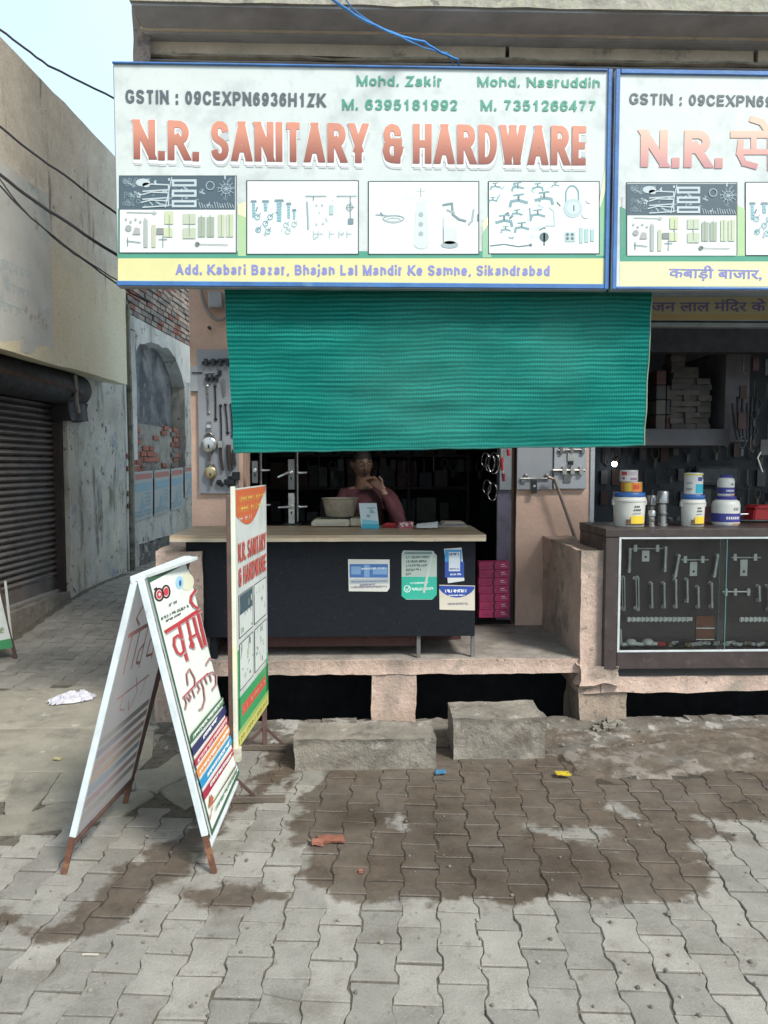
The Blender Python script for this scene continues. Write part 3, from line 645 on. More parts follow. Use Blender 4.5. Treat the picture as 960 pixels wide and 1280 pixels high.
def L2(mb, name, **kw): mb.v = [LM @ v for v in mb.v]; return mb.build(name, B2, **kw)
L2(MB().rough((-.4, yend + .005, -.1), (-.03, na, nzb), wm, .1, .014, 4).rough((-.4, yend + .005, nzb), (-.031, na, nzt + .25), white_m, .12, .012, 3)
   .rough((-.4, na, -.1), (-.03, nb, .55), low_m, .08, .035, 5).rough((-.4, na, .55), (-.032, nb, nzb), wm, .09, .012, 4)
   .rough((-.4, nb, .55), (-.03, yw2, nzt - .15), wm, .1, .014, 4).rough((-.4, nb, -.1), (-.03, yw2, .55), low_m, .08, .035, 5), 'wall', smooth=True)
# arch head over the niche, whitewashed, with a sagging lower edge
arch = MB(); n = 14
for i in range(n):
    t0, t1 = i / n, (i + 1) / n; f_ = lambda t: nzt + .22 * math.sin(math.pi * min(1, t)) ** .45 + .05 * nz(t * 9, 4) - (.9 * max(0, t - .74) if t > .74 else 0)
    ya, yb = na + (nb - na) * t0, na + (nb - na) * t1
    arch.add([(-.03, ya, f_(t0)), (-.03, yb, f_(t1)), (-.03, yb, 3.34), (-.03, ya, 3.34), (-.4, ya, f_(t0)), (-.4, yb, f_(t1))], [(0, 1, 2, 3), (0, 4, 5, 1)], white_m)
arch.box((-.4, yend + .005, nzt + .25), (-.029, na, 3.34), white_m).box((-.4, nb, nzt - .15), (-.029, yw2, 3.34), white_m)
L2(arch, 'arch_head')
nav = M('niche_plaster_shade', (.20, .205, .20), .9, var=.35, scale=3, bump=.6, bscale=30, spot=[((.06, .065, .08), 2.0, .44, .60), ((.24, .24, .22), 3, .56, .64)])  # navy blotches put the shade of the recess into the plaster colour
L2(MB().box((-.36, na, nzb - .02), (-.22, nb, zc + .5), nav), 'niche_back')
bricks_m = [M('brick_red', (.34, .13, .085), .9, var=.3, scale=14, bump=.5), M('brick_dark', (.25, .10, .07), .9, var=.3, scale=14, bump=.5), M('brick_grey', (.20, .17, .15), .9, var=.3, scale=9, bump=.5)]
mort = M('mortar', (.27, .255, .22), .95, var=.35, scale=6, bump=.9, bscale=25)
L2(MB().box((-.22, na, nzb - .02), (-.13, nb, nzb + .86), mort), 'mortar_bed')
bm_ = [MB().box((0, 0, 0), (.06, .205, .062), m).mesh('brick', bevel=.006) for m in bricks_m]; rd = random.Random(5); r = 0; z = nzb
while z < nzb + .86:
    y = na + (.0 if r % 2 else -.1)
    while y < nb - .04:
        if y >= na - .01 and y + .2 < nb + .02 and nz(y * 1.9, z * 3.4, 5) > .02 - (.15 if z < nzb + .2 else 0) and not (.42 < (y - na) / (nb - na) < .56):
            o = bpy.data.objects.new('brick', bm_[rd.choice((0, 0, 0, 1, 1, 2))]); C.objects.link(o); o.parent = B2
            o.location = chain(B2).inverted() @ LM @ Vector((-.165 + rd.uniform(-.01, .014), y + .005, z)); o.rotation_euler = (rd.gauss(0, .01), 0, rd.gauss(0, .02))
        y += .215
    z += .074; r += 1
# upper bare brickwork, too foreshortened to pick apart: joined
buff_b = M('brick_buff', (.34, .27, .22), .9, var=.3, scale=9, bump=.5); up = MB(); z = 3.35; r = 0
while z < 4.4:
    y = yend + .02 + (.1 if r % 2 else 0)
    while y < yw2 - .2:
        up.box((-.1, y, z), (-.03 + rd.uniform(-.012, .012), y + .2, z + .055), rd.choice((buff_b, buff_b, mort, bricks_m[2], bricks_m[1])))
        y += .215
    z += .074; r += 1
up.box((-.4, yend + .005, 3.34), (-.06, yw2, 4.5), mort)
L2(up, 'brickwork', kind='stuff')
# exposed brick patch low beside the corner
patch = MB(); 
for r in range(9):
    for q in range(2):
        if (r + q) % 5 != 4: patch.box((-.06, yend + .12 + q * .215 + (.1 if r % 2 else 0), 1.02 + r * .074), (-.018 + .008 * nz(r, q), yend + .31 + q * .215 + (.1 if r % 2 else 0), 1.08 + r * .074), bricks_m[r % 2])
L2(patch, 'exposed_bricks', kind='stuff')
L2(MB().tube([(.03, yend + .08, .1), (.035, yend + .1, 1.5), (.03, yend + .07, 3.4)], .035, M('old_pipe', (.25, .24, .19), .8, spot=((.10, .10, .08), 6, .5, .6))), 'drain_pipe', smooth=True)
# end of the alley
ew = MB().rough((-1.6, yw2, -.1), (4.5, yw2 + .3, 3.4), wm, .3, .02, 2); ew.v = [LM @ v for v in ew.v]; ew.build('end_wall', label='grimy plaster wall closing off the far end of the alley', cat='wall', smooth=True)
# posters pasted in a strip
pq = Plane(LM @ Vector((-.010, 0, 0)), LM.to_3x3() @ Vector((0, 1, 0)), (0, 0, 1))
def wallposter(x0, yt0, yb0, x1, yt1, yb1, label, seed):
    q = Print(pq); bl = (.17, .31, .38); wh = (.31, .35, .35)
    q.pp([(x0, yb0), (x1, yb1), (x1, yt1), (x0, yt0)], wh); q.up(3)
    f = lambda t, s: (x0 + (x1 - x0) * t, (yt0 + (yb0 - yt0) * s) * (1 - t) + (yt1 + (yb1 - yt1) * s) * t)
    q.pp([f(.05, .17), f(.95, .17), f(.95, .05), f(.05, .05)], (.34, .12, .11)); q.up(); q.pp([f(.05, .42), f(.95, .42), f(.95, .24), f(.05, .24)], bl); q.up()
    q.pp([f(.3, .8), f(.55, .8), f(.45, .5)], bl); q.up()
    for s in (.5, .58, .66, .74, .86, .93): q.scrawl(*f(.58 if s < .8 else .06, s), *f(.95, s), 2.0, bl, .7, False, seed)
    q.build('wall_poster', label=label, cat='poster', group='posters pasted on the alley wall')
wallposter(168, 590, 652, 191, 588, 645, 'torn blue and white poster, nearest the street of three on the alley wall', 1)
wallposter(193, 588, 645, 212, 586, 639, 'torn blue and white poster, middle one of three on the alley wall', 2)
wallposter(214, 586, 638, 229, 584, 634, 'torn blue and white poster, third and farthest of the large ones on the alley wall', 3)
wallposter(231, 583, 622, 241, 582, 620, 'narrow ragged bluish poster at the corner of the pink pillar, on the alley wall', 4)
# ------------------------------------------------------------ the shop building
SB = thing('shop_building', 'pink plastered shop building with stepped concrete cornice above the signboards', 'building', (XW, YF, 0))
def P(name, mb, **kw): return mb.build(name, SB, **kw)
# step slab, its supports, low walls
xl = W(262, 830, YF).x; xm = W(728, 830, YF).x; zs = W(480, 826, YF).z; zsl = W(480, 842, YF).z
x_r = 9.0
ax0, ax1 = W(727, 700, YF).x, W(757, 700, YF).x; zlw = W(740, 690, YF).z; zledge = W(850, 843, YF - .02).z
P('step_slab', MB().rough((XW, YF, zsl), (ax0, YP + .05, zs), pink_step, .03, .006, 12, chip=.012), smooth=True)
MB().rough((XW + .1, YF + .03, zs - .01), (ax0 - .01, YP, zs + .008), M('cement_floor', (.30, .27, .235), .85, var=.25, scale=7, bump=.6, spot=((.19, .17, .14), 9, .5, .66)), .05, .004, 12).build('floor_screed', SB, smooth=True)
a, b = W(466, 880, YF).x, W(519, 880, YF).x
P('support_block', MB().rough((a, YF + .005, -.12), (b, YF + .3, zsl + .004), pink_step, .03, .006, 10, chip=.012), smooth=True)
a = W(214, 900, YF).x
P('support_block', MB().rough((XW - .02, YF + .01, -.12), (a + .14, YF + .25, zsl), pink_step, .03, .007, 10, 4, chip=.012), smooth=True)
P('low_wall', MB().rough((XW, YF - .01, zsl), (W(252, 700, YF).x, YP, W(225, 690, YF).z), pink_step, .04, .006, 8, 8, chip=.015), smooth=True)
P('low_wall', MB().rough((ax0, YF - .012, zsl - .12), (ax1, YP, zlw), pink_step, .035, .006, 8, 12, chip=.018), smooth=True)
a, b = W(726, 880, YF).x, W(781, 880, YF).x
P('support_block', MB().rough((a, YF, -.1), (b, YF + .3, W(750, 862, YF).z), M('bare_block', (.33, .26, .20), .95, var=.3, scale=7, bump=.9, bscale=35, spot=((.17, .14, .11), 7, .55, .65)), .03, .009, 9, 20, chip=.02), smooth=True)
P('shop_ledge', MB().rough((ax1 - .01, YF - .02, W(850, 862, YF).z), (x_r, YF + 1.6, zledge), pink_step, .04, .007, 10, 30, chip=.012), smooth=True)
# broken plaster chunks at the low wall's foot
P('broken_plaster', MB().rough((ax0 - .005, YF - .05, W(740, 850, YF).z), (ax1 + .06, YF + .1, W(740, 832, YF).z), pink_step, .02, .018, 14, 3, chip=.02), smooth=True)
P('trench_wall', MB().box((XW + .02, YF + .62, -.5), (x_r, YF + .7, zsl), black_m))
# pillars at the back of the step
xa, xb = W(238, 500, YP).x, W(303, 500, YP).x; zc0 = 3.25
P('pillar', MB().rough((xa, YP, zs), (xb, YP + .35, zc0), pink_m, .07, .006, 3, 40), smooth=True)
xc, xd = W(645, 650, YP).x, W(736, 650, YP).x
P('pillar', MB().rough((xc, YP, zs), (xd, YP + .35, zc0), pink_m, .06, .005, 3, 44), smooth=True)
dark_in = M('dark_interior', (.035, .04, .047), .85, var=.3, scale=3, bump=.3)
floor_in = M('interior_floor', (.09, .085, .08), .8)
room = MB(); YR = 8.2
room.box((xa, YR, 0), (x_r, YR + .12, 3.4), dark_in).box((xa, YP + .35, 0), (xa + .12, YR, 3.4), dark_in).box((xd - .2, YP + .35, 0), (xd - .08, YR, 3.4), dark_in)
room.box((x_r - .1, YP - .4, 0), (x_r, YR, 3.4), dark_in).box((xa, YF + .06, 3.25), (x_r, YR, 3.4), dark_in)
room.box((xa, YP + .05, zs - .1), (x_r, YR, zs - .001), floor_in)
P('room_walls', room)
P('unseen_lintel', MB().box((xb, YP + .02, 2.45), (xc, YP + .3, 3.25), dark_in))  # unseen behind the cloth, added to keep light out of the shop
# cornice: each course juts over the one below
def zc_(py, Y): return W(480, py, Y).z
corn = M('cornice_plaster', (.66, .57, .45), .9, var=.2, scale=5, bump=.4, bscale=30, spot=[((.22, .19, .16), 3, .58, .68)])
corn2 = M('cornice_plaster_shaded', (.42, .43, .44), .9, var=.3, scale=4, bump=.5)  # greyer, darker copy of the cornice plaster; soffit shade is in its colour
lich = M('lichen_concrete', (.36, .34, .28), .95, var=.35, scale=12, bump=.9, bscale=25, spot=[((.36, .36, .27), 14, .52, .6), ((.16, .15, .13), 9, .60, .68)])
xk = W(190, 60, 4.5).x; Y0, Y1, Y2 = 4.42, 4.32, 4.10
edges = [xk, W(635, 60, Y0).x, W(946, 60, Y0).x, x_r]
for i in range(3):
    P('cornice_block', MB().rough((edges[i] + (.015 if i else 0), Y0, zc_(71, Y0)), (edges[i + 1] - .02, Y0 + .3, zc_(47, Y0)), corn, .06, .004, 6, i * 5, chip=.008), smooth=True)
P('cornice_course', MB().rough((xk - .01, Y1, zc_(41, Y1)), (x_r, Y1 + .3, zc_(33, Y1)), corn, .06, .003, 6, 50, chip=.004), smooth=True)
P('cornice_backing', MB().box((xk, Y0 + .1, zc_(90, Y0)), (x_r, Y0 + .3, 8), corn2))
P('cornice_course', MB().rough((xk, Y2, zc_(6, Y2)), (x_r, Y2 + .4, zc_(-30, Y2)), lich, .05, .007, 6, 60, chip=.01), smooth=True)
P('soffit', MB().box((xk, Y2 + .015, zc_(12, Y2 + .015)), (x_r, Y1 + .2, zc_(6, Y2 + .015)), corn2))
P('soffit', MB().box((xk, Y1 + .02, zc_(41, Y1) - .012), (x_r, Y0 + .2, zc_(40, Y1) + .05), corn2))
P('crumbling_ledge', MB().rough((xk, Y0 - .015, zc_(75, Y0)), (x_r, Y0 + .2, zc_(72.5, Y0)), lich, .03, .014, 14, 70), smooth=True)
P('crumbling_ledge', MB().rough((xk, Y0 + .02, zc_(78, Y0)), (x_r, Y0 + .25, zc_(76, Y0)), corn2, .04, .006, 10, 75), smooth=True)
P('upper_wall', MB().box((xk + .02, Y0 + .06, 3.3), (x_r, Y0 + .3, zc_(77, Y0)), pink_m))
P('upper_storey', MB().box((xk + .03, Y2 + .05, zc_(-28, Y2)), (x_r, YR, 8.2), pink_m))
P('corner_pier', MB().rough((W(171, 40, 4.4).x, 4.36, zc_(150, 4.4)), (xk + .015, 4.7, 8), M('crumbled_pier', (.33, .27, .24), .95, var=.3, scale=9, bump=1., bscale=22, spot=((.17, .15, .14), 9, .55, .64)), .05, .028, 8, 80, chip=.025), smooth=True)
P('side_wall', MB().rough((XW, YP + .02, -.1), (XW + .06, YR, 3.3), pink_m, .3, .005).box((XW, 4.72, 3.25), (XW + .1, YR, 8), pink_m), smooth=True)
P('overhang_soffit', MB().box((xk + .02, Y0 + .3, 3.3), (XW + 3.5, YP, 3.42), corn2))
# two concrete blocks set as steps, and the small rubble heap
def stepblock(p, top, back, bot, label, seed):
    yf = G(p[0], bot).y; x0 = W(p[0], bot, yf).x; x1 = W(p[1], bot, yf).x; z1 = W(p[0], top, yf).z; yb = G(p[0], back, z1).y
    MB().rough((x0, yf, -.02), (x1, yb, z1), conc_m, .016, .0065, 9, seed, chip=.016).build('concrete_block', smooth=True, label=label, cat='concrete block', group='concrete blocks set as steps by the drain')
stepblock((370, 543), 926, 906, 963, 'long low grey concrete block in front of the shop counter, beside the banner stand', 3)
stepblock((568, 679), 900, 879, 949, 'taller squarish grey concrete block with a chipped corner, right of the long one', 9)
# ------------------------------------------------------------ signboards over the shops
white_v = M('vinyl_white', (.60, .65, .62), .42, var=.04, scale=2.5, bump=.5, bscale=2.2, spot=[((.56, .60, .57), 3, .55, .8, .15)])
blue_f = M('blue_frame', (.055, .17, .42), .5, var=.3, scale=6, bump=.2, spot=((.10, .22, .40), 8, .58, .7))
steel_f = M('aluminium_edge', (.45, .47, .50), .45, .4, var=.2)
GREY = S(88, 98, 102); GRN = (.08, .32, .22); DEEP = (.10, .42, .22); YEL = (.72, .68, .33); LILAC = (.24, .25, .56); SLATE = (.075, .115, .14)
def grad(name, z0, z1, lo, hi):
    m, t, b = newmat(name); sp = t.nodes.new('ShaderNodeSeparateXYZ'); t.links.new(pos(t), sp.inputs[0])
    c = mixc(t, rng(t, sp.outputs[2], z0, z1), lo, hi); t.links.new(c, b.inputs['Base Color']); b.inputs['Roughness'].default_value = .45; return m
def tools_picture(q, x0, y0):
    """montage 1: dark upper half with silver handles, pale lower half with small fittings (146 x 97 picture units)"""
    X = lambda a: x0 + a; Y = lambda b: y0 + b; sv = (.50, .58, .60); dk = (.17, .24, .27); rd = random.Random(11)
    q.rect(X(1), Y(1), X(145), Y(43), SLATE); q.rect(X(1), Y(43), X(145), Y(96), (.74, .78, .74)); q.up()
    for i in range(60): x, y = rd.uniform(4, 140), rd.uniform(3, 40); q.stroke([(X(x), Y(y)), (X(x + rd.uniform(-6, 6)), Y(y + rd.uniform(-4, 4)))], rd.uniform(.6, 2.4), rd.choice(((.20, .28, .31), (.33, .42, .45), (.12, .17, .20), (.5, .58, .6))))
    q.up()
    for i in range(26): q.ring(X(rd.uniform(4, 24)), Y(rd.uniform(5, 38)), rd.uniform(1, 3), .6, (.25, .33, .36), n=6)
    q.disc(X(30), Y(9), 9, sv, 5, 12); q.disc(X(34), Y(12), 5, (.62, .68, .68), 3, 10)
    for i in range(3):
        q.rect(X(66), Y(5 + i * 13), X(97), Y(14 + i * 13), sv); q.up(); q.rect(X(69), Y(8 + i * 13), X(94), Y(11 + i * 13), SLATE)
        q.stroke([(X(32 - i * 2), Y(14 + i * 10)), (X(40), Y(11 + i * 10)), (X(62), Y(12 + i * 10)), (X(62), Y(18 + i * 10)), (X(30), Y(20 + i * 10))], 1.6, sv)
    q.stroke([(X(66), Y(3)), (X(58), Y(40))], 1.2, sv)
    for i in range(12):
        a = i * .55; q.stroke([(X(134), Y(17)), (X(134 + 11 * math.cos(a)), Y(17 + 10 * math.sin(a)))], .8, (.33, .42, .46))
    q.ring(X(114), Y(13), 5, 1.2, (.33, .42, .46)); q.ring(X(134), Y(17), 6, .9, (.33, .42, .46))
    for i in range(14): q.stroke([(X(100 + 3.2 * i), Y(36 + rd.uniform(-3, 3))), (X(102 + 3.2 * i), Y(41))], .7, sv)
    q.stroke([(X(10), Y(46)), (X(47), Y(47))], 1.2, (.42, .48, .47)); q.disc(X(44), Y(47), 2.2, (.42, .48, .47))
    q.up()
    for i in range(5): q.disc(X(9 + i * 6), Y(55 + (i % 2) * 3), 1.6, (.42, .46, .45), n=8)
    q.disc(X(12), Y(66), 4, (.36, .38, .37), n=12); q.pp([(X(17), Y(74)), (X(27), Y(74)), (X(26), Y(66)), (X(20), Y(65))], (.42, .42, .40))
    q.stroke([(X(10), Y(82)), (X(27), Y(84))], 1, dk); q.stroke([(X(11), Y(78)), (X(11), Y(88))], 1, dk)
    for i in range(2): q.rect(X(31 + i * 10), Y(56 + i * 6), X(36 + i * 10), Y(90), (.50, .53, .38) if i else (.40, .44, .42))
    q.rect(X(47), Y(66), X(58), Y(74), (.25, .27, .26)); q.stroke([(X(50), Y(80)), (X(60), Y(80))], 1, dk); q.stroke([(X(55), Y(76)), (X(55), Y(90))], .8, dk)
    q.rects([(X(57), Y(45), X(68), Y(61)), (X(56), Y(66), X(67), Y(77))], (.56, .62, .40)); q.rects([(X(80), Y(48), X(96), Y(61)), (X(80), Y(66), X(96), Y(79))], (.50, .56, .42))
    q.rects([(X(99), Y(52), X(108), Y(77)), (X(110), Y(52), X(119), Y(77))], (.36, .42, .33)); q.rects([(X(124), Y(49), X(132), Y(77)), (X(134), Y(49), X(143), Y(77))], (.54, .60, .42)); q.up()
    for a in (63, 88, 103, 114, 128, 138): q.stroke([(X(a), Y(50)), (X(a), Y(76))], 1, (.30, .34, .26))
    q.disc(X(98), Y(86), 3, (.20, .22, .22), n=10); q.stroke([(X(98), Y(86)), (X(136), Y(87))], .8, (.25, .27, .27))
def bolts_picture(q, x0, y0):
    X = lambda a: x0 + a; Y = lambda b: y0 + b; tl = (.22, .42, .47); dk = (.20, .27, .29); gy = (.42, .52, .54)
    for cx, cy, w, h in ((9, 25, 6, 22), (24, 25, 7, 14), (41, 24, 9, 28), (53, 28, 5, 20), (60, 36, 4, 13)):
        q.pp([(X(cx - w * .7), Y(cy + 3)), (X(cx + w * .7), Y(cy + 3)), (X(cx + w * .55), Y(cy)), (X(cx - w * .55), Y(cy))], dk)
        q.pp([(X(cx - w * .3), Y(cy + h)), (X(cx + w * .3), Y(cy + h)), (X(cx + w * .35), Y(cy + 3)), (X(cx - w * .35), Y(cy + 3))], tl); q.up()
        for i in range(int(h / 4)): q.stroke([(X(cx - w * .3), Y(cy + 5 + i * 3.4)), (X(cx + w * .3), Y(cy + 4 + i * 3.4))], .6, (.5, .64, .68))
    for cx, cy in ((14, 46), (24, 54), (30, 46), (15, 62), (27, 64), (50, 56), (60, 55), (52, 64)):
        q.ring(X(cx), Y(cy), 3.2, 1, tl if cx < 40 else gy, n=8); q.stroke([(X(cx), Y(cy)), (X(cx + 4), Y(cy - 5))], .9, dk if cx < 40 else gy)
    rd = random.Random(5)
    for i in range(16): x, y = rd.choice((rd.uniform(6, 66), rd.uniform(78, 134))), rd.uniform(24, 72); q.stroke([(X(x), Y(y)), (X(x + rd.uniform(-3, 3)), Y(y + rd.uniform(-5, 5)))], rd.uniform(.6, 1.8), rd.choice((gy, tl, dk, (.58, .66, .66))))
    q.up()
    q.stroke([(X(76), Y(27)), (X(78), Y(60))], 2.2, gy); q.stroke([(X(76), Y(28)), (X(77), Y(62))], .7, dk)
    q.stroke([(X(74), Y(20)), (X(100), Y(20))], 1, dk); q.stroke([(X(113), Y(20)), (X(138), Y(20))], 1, dk); q.stroke([(X(84), Y(20)), (X(84), Y(25))], 1.2, dk)
    for cx, cy in ((88, 31), (95, 31), (88, 55), (96, 54)): q.disc(X(cx), Y(cy), 1.4, gy, n=8)
    q.rect(X(104), Y(31), X(109), Y(43), (.42, .58, .56)); q.rect(X(127), Y(48), X(134), Y(55), dk)
    q.stroke([(X(130), Y(20)), (X(130), Y(48))], 1, dk); q.ring(X(129), Y(34), 4, .8, dk, n=10); q.stroke([(X(125), Y(34)), (X(135), Y(34))], .9, dk)
    for cx in (84, 90, 104, 116, 126): q.stroke([(X(cx), Y(63)), (X(cx), Y(72))], .9, gy); q.stroke([(X(cx), Y(67)), (X(cx + 6), Y(67))], .9, gy)
def basin_picture(q, x0, y0):
    X = lambda a: x0 + a; Y = lambda b: y0 + b; pg = (.62, .68, .66); dk = (.20, .28, .29); gy = (.36, .44, .45)
    q.disc(X(66), Y(20), 22, (.66, .72, .68), 8); q.up(); q.disc(X(66), Y(18), 17, (.76, .80, .76), 5); q.up(); q.stroke([(X(66), Y(9)), (X(66), Y(20))], 1, dk); q.stroke([(X(61), Y(13)), (X(71), Y(13))], .8, gy)
    q.pp([(X(58), Y(74)), (X(76), Y(74)), (X(73), Y(28)), (X(60), Y(28))], pg); q.up(); q.disc(X(67), Y(78), 10, pg, 7); q.up()
    for b in (42, 54, 66): q.disc(X(66), Y(b), 3, gy, 3, 8)
    q.ring(X(32), Y(47), 13, 1.4, gy, 4); q.ring(X(32), Y(49), 9, 1, (.5, .58, .58), 3); q.stroke([(X(10), Y(42)), (X(24), Y(43))], 1.4, gy); q.stroke([(X(16), Y(40)), (X(18), Y(43))], 2, dk)
    q.stroke([(X(94), Y(30)), (X(105), Y(28)), (X(106), Y(42)), (X(114), Y(48)), (X(122), Y(50))], 2.6, dk); q.stroke([(X(99), Y(36)), (X(108), Y(40))], 2.2, gy)
    q.stroke([(X(132), Y(36)), (X(130), Y(50)), (X(126), Y(54))], 2.6, gy); q.stroke([(X(137), Y(42)), (X(137), Y(50))], 1.4, dk)
    q.rect(X(94), Y(58), X(111), Y(78), (.62, .66, .64)); q.disc(X(102), Y(80), 11, gy, 4); q.disc(X(102), Y(77), 7, dk, 2)
    q.stroke([(X(94), Y(46)), (X(94), Y(76))], .8, gy)
def taps_picture(q, x0, y0):
    X = lambda a: x0 + a; Y = lambda b: y0 + b; t1 = (.22, .36, .38); t2 = (.42, .55, .56); dk = (.13, .19, .20)
    def tap(cx, cy, s=1., fl=1, c=t1):
        q.stroke([(X(cx - 7 * s * fl), Y(cy + 3 * s)), (X(cx - 6 * s * fl), Y(cy - 1 * s)), (X(cx), Y(cy - 2 * s)), (X(cx + 7 * s * fl), Y(cy))], 2.4 * s, c); q.stroke([(X(cx), Y(cy - 2 * s)), (X(cx), Y(cy - 6 * s))], 1.6 * s, dk); q.stroke([(X(cx - 4 * s), Y(cy - 6 * s)), (X(cx + 4 * s), Y(cy - 7 * s))], 1.4 * s, c)
    rd = random.Random(6)
    for i in range(22):
        x, y = rd.uniform(6, 88), rd.uniform(4, 72); q.stroke([(X(x), Y(y)), (X(x + rd.uniform(-5, 5)), Y(y + rd.uniform(-4, 4))), (X(x + rd.uniform(-7, 7)), Y(y + rd.uniform(-5, 5)))], rd.uniform(.8, 2.2), rd.choice((t1, t2, dk, (.55, .66, .66))))
    q.up()
    for a in ((9, 8, .8), (37, 9, 1), (62, 9, .9, -1), (84, 6, .6), (38, 27, 1.5), (6, 25, .7), (70, 24, 1.5, -1), (36, 42, .9), (20, 52, 1.4, -1), (62, 44, 1.2), (42, 60, 1.2), (22, 62, .8)): tap(*a)
    q.stroke([(X(72), Y(56)), (X(83), Y(56)), (X(82), Y(38)), (X(76), Y(33))], 1.4, t2); q.disc(X(70), Y(70), 6, dk, 6, 10); q.stroke([(X(70), Y(66)), (X(70), Y(80))], 2, dk)
    q.stroke([(X(3), Y(81)), (X(20), Y(79)), (X(38), Y(82)), (X(54), Y(80))], 1.4, dk); q.disc(X(53), Y(80), 2, dk)
    q.stroke([(X(52), Y(34)), (X(53), Y(50))], 1.6, t1)
    q.ring(X(105), Y(17), 8, 2, t1, 11, 0, 180); q.stroke([(X(97), Y(17)), (X(97), Y(28))], 2, t1); q.stroke([(X(113), Y(17)), (X(113), Y(26))], 2, t1); q.disc(X(106), Y(34), 12, (.48, .60, .60)); q.up(); q.disc(X(106), Y(34), 8, (.58, .68, .68)); q.up(); q.stroke([(X(107), Y(31)), (X(107), Y(37))], 1.6, dk)
    q.rect(X(96), Y(64), X(109), Y(76), (.45, .56, .54)); q.up()
    for i in range(4): q.disc(X(99 + 6 * (i % 2)), Y(67 + 5 * (i // 2)), 2, dk, n=8)
    for i in range(3): q.stroke([(X(116 + i * 7), Y(60 + i)), (X(116 + i * 7), Y(76 - i))], 4.5, (.40, .58, .56)); 
    q.disc(X(126), Y(24), 4, (.66, .72, .70)); q.disc(X(122), Y(42), 5, (.68, .73, .70))
def swoosh(q, x0, y0, xe, yb):
    """green and yellow foot of the print"""
    q.rect(x0, yb - 42, xe, yb - 30, GRN); q.up()
    q.pp([(x0, yb - 36), (x0 + 7, yb - 36), (x0 + 5, yb - 90), (x0, yb - 96)], GRN)
    q.rect(x0, yb - 33, xe, yb, YEL)
    q.pp([(x0 + 150, yb - 36), (x0 + 160, yb - 36), (x0 + 160, yb - 92), (x0 + 150, yb - 96)], (.42, .60, .32)); q.up(); q.pp([(x0 + 150, yb - 88), (x0 + 160, yb - 84), (x0 + 160, yb - 104), (x0 + 150, yb - 100)], (.80, .80, .48))
    q.pp([(xe - 12, yb - 36), (xe, yb - 36), (xe, yb - 130), (xe - 10, yb - 80)], (.24, .50, .30)); q.up(); q.pp([(xe - 9, yb - 90), (xe, yb - 118), (xe, yb - 150), (xe - 6, yb - 118)], (.76, .80, .52))
    q.pp([(xe - 154, yb - 34), (xe - 143, yb - 34), (xe - 143, yb - 78), (xe - 154, yb - 64)], (.30, .52, .34)); q.up(); q.pp([(xe - 154, yb - 66), (xe - 143, yb - 80), (xe - 143, yb - 90), (xe - 154, yb - 76)], (.78, .80, .48))
    q.up()
def picture_frame(q, a, b, c, d): q.rect(a, b, c, d, (.05, .06, .065)); q.up(); q.rect(a + 1.3, b + 1.3, c - 1.3, d - 1.3, (.76, .82, .80)); q.up()
xs0, xs1 = W(144, 220, YS).x, W(762.5, 220, YS).x; zs1, zs0 = W(455, 83, YS).z, W(455, 360.5, YS).z
sg = thing('shop_sign', 'large white signboard reading N.R. SANITARY & HARDWARE above the green cloth', 'signboard', (xs0, YS, zs0))
def board(root, x0, x1, z0, z1, Y, bars):
    MB().box((x0, Y, z0), (x1, Y + .05, z1), steel_f).build('box_frame', root, bevel=.004)
    mb = MB(); nx, nz_ = 60, 24; vs = []; fs = []
    for j in range(nz_ + 1):
        for i in range(nx + 1):
            x, z = x0 + .006 + (x1 - x0 - .012) * i / nx, z0 + .006 + (z1 - z0 - .012) * j / nz_
            vs.append(Vector((x, Y - .004 , z)))
    for j in range(nz_):
        for i in range(nx): a = j * (nx + 1) + i; fs.append((a, a + 1, a + nx + 2, a + nx + 1))
    mb.add(vs, fs, white_v).build('vinyl_sheet', root, smooth=True)
    for (a, b, c, d) in bars: MB().box((a, Y - .016, b), (c, Y - .0045, d), blue_f).build('frame_bar', root, bevel=.003)
bw = .02
board(sg, xs0, xs1, zs0, zs1, YS, [(xs0, zs0 + .002, xs1 - .024, zs0 + .026), (xs1 - .022, zs0, xs1, zs1), (xs0, zs1 - .010, xs1 - .024, zs1)])
SP = Plane((0, YS - .0045, 0), (1, 0, 0), (0, 0, 1))
q = Print(SP); swoosh(q, 147.5, 222, 757, 356); q.build('printed_band', sg)
for a, b, c, d, fn, nm in ((149, 219.5, 296, 317, tools_picture, 'tools_picture'), (308, 225.5, 448.5, 318.5, bolts_picture, 'bolts_picture'), (460, 226.5, 599, 318.5, basin_picture, 'basin_picture'), (610, 226.5, 749.5, 318, taps_picture, 'taps_picture')):
    q = Print(SP); q.up(4); picture_frame(q, a, b, c, d); fn(q, a, b); q.build(nm, sg)
def words(name, root, *args, pl=SP, **kw):
    q = Print(pl); q.up(5)
    (bigtext(q, *args, **kw) if 'wt' in kw else q.text(*args, **kw)); return q.build(name, root)
words('lettering', sg, 'GSTIN : 09CEXPN6936H1ZK', (157, 129), (407, 134), 112, GREY, wt=.20, gap=.13)
words('lettering', sg, 'Mohd. Zakir', (446, 107.5), (553, 108.5), 94.5, GRN, wt=.205, gap=.12)
words('lettering', sg, 'Mohd. Nasruddin', (597, 108.5), (750, 110), 96, GRN, wt=.205, gap=.12)
words('lettering', sg, 'M. 6395181992', (428, 137.5), (572, 138.5), 124, GRN, wt=.205, gap=.12)
words('lettering', sg, 'M. 7351266477', (601, 138.5), (745, 139.5), 125, GRN, wt=.205, gap=.12)
tg = grad('title_gradient', W(450, 203, YS).z, W(450, 165, YS).z, (.27, .085, .06), (.64, .27, .18))
shg = (.40, .42, .42)
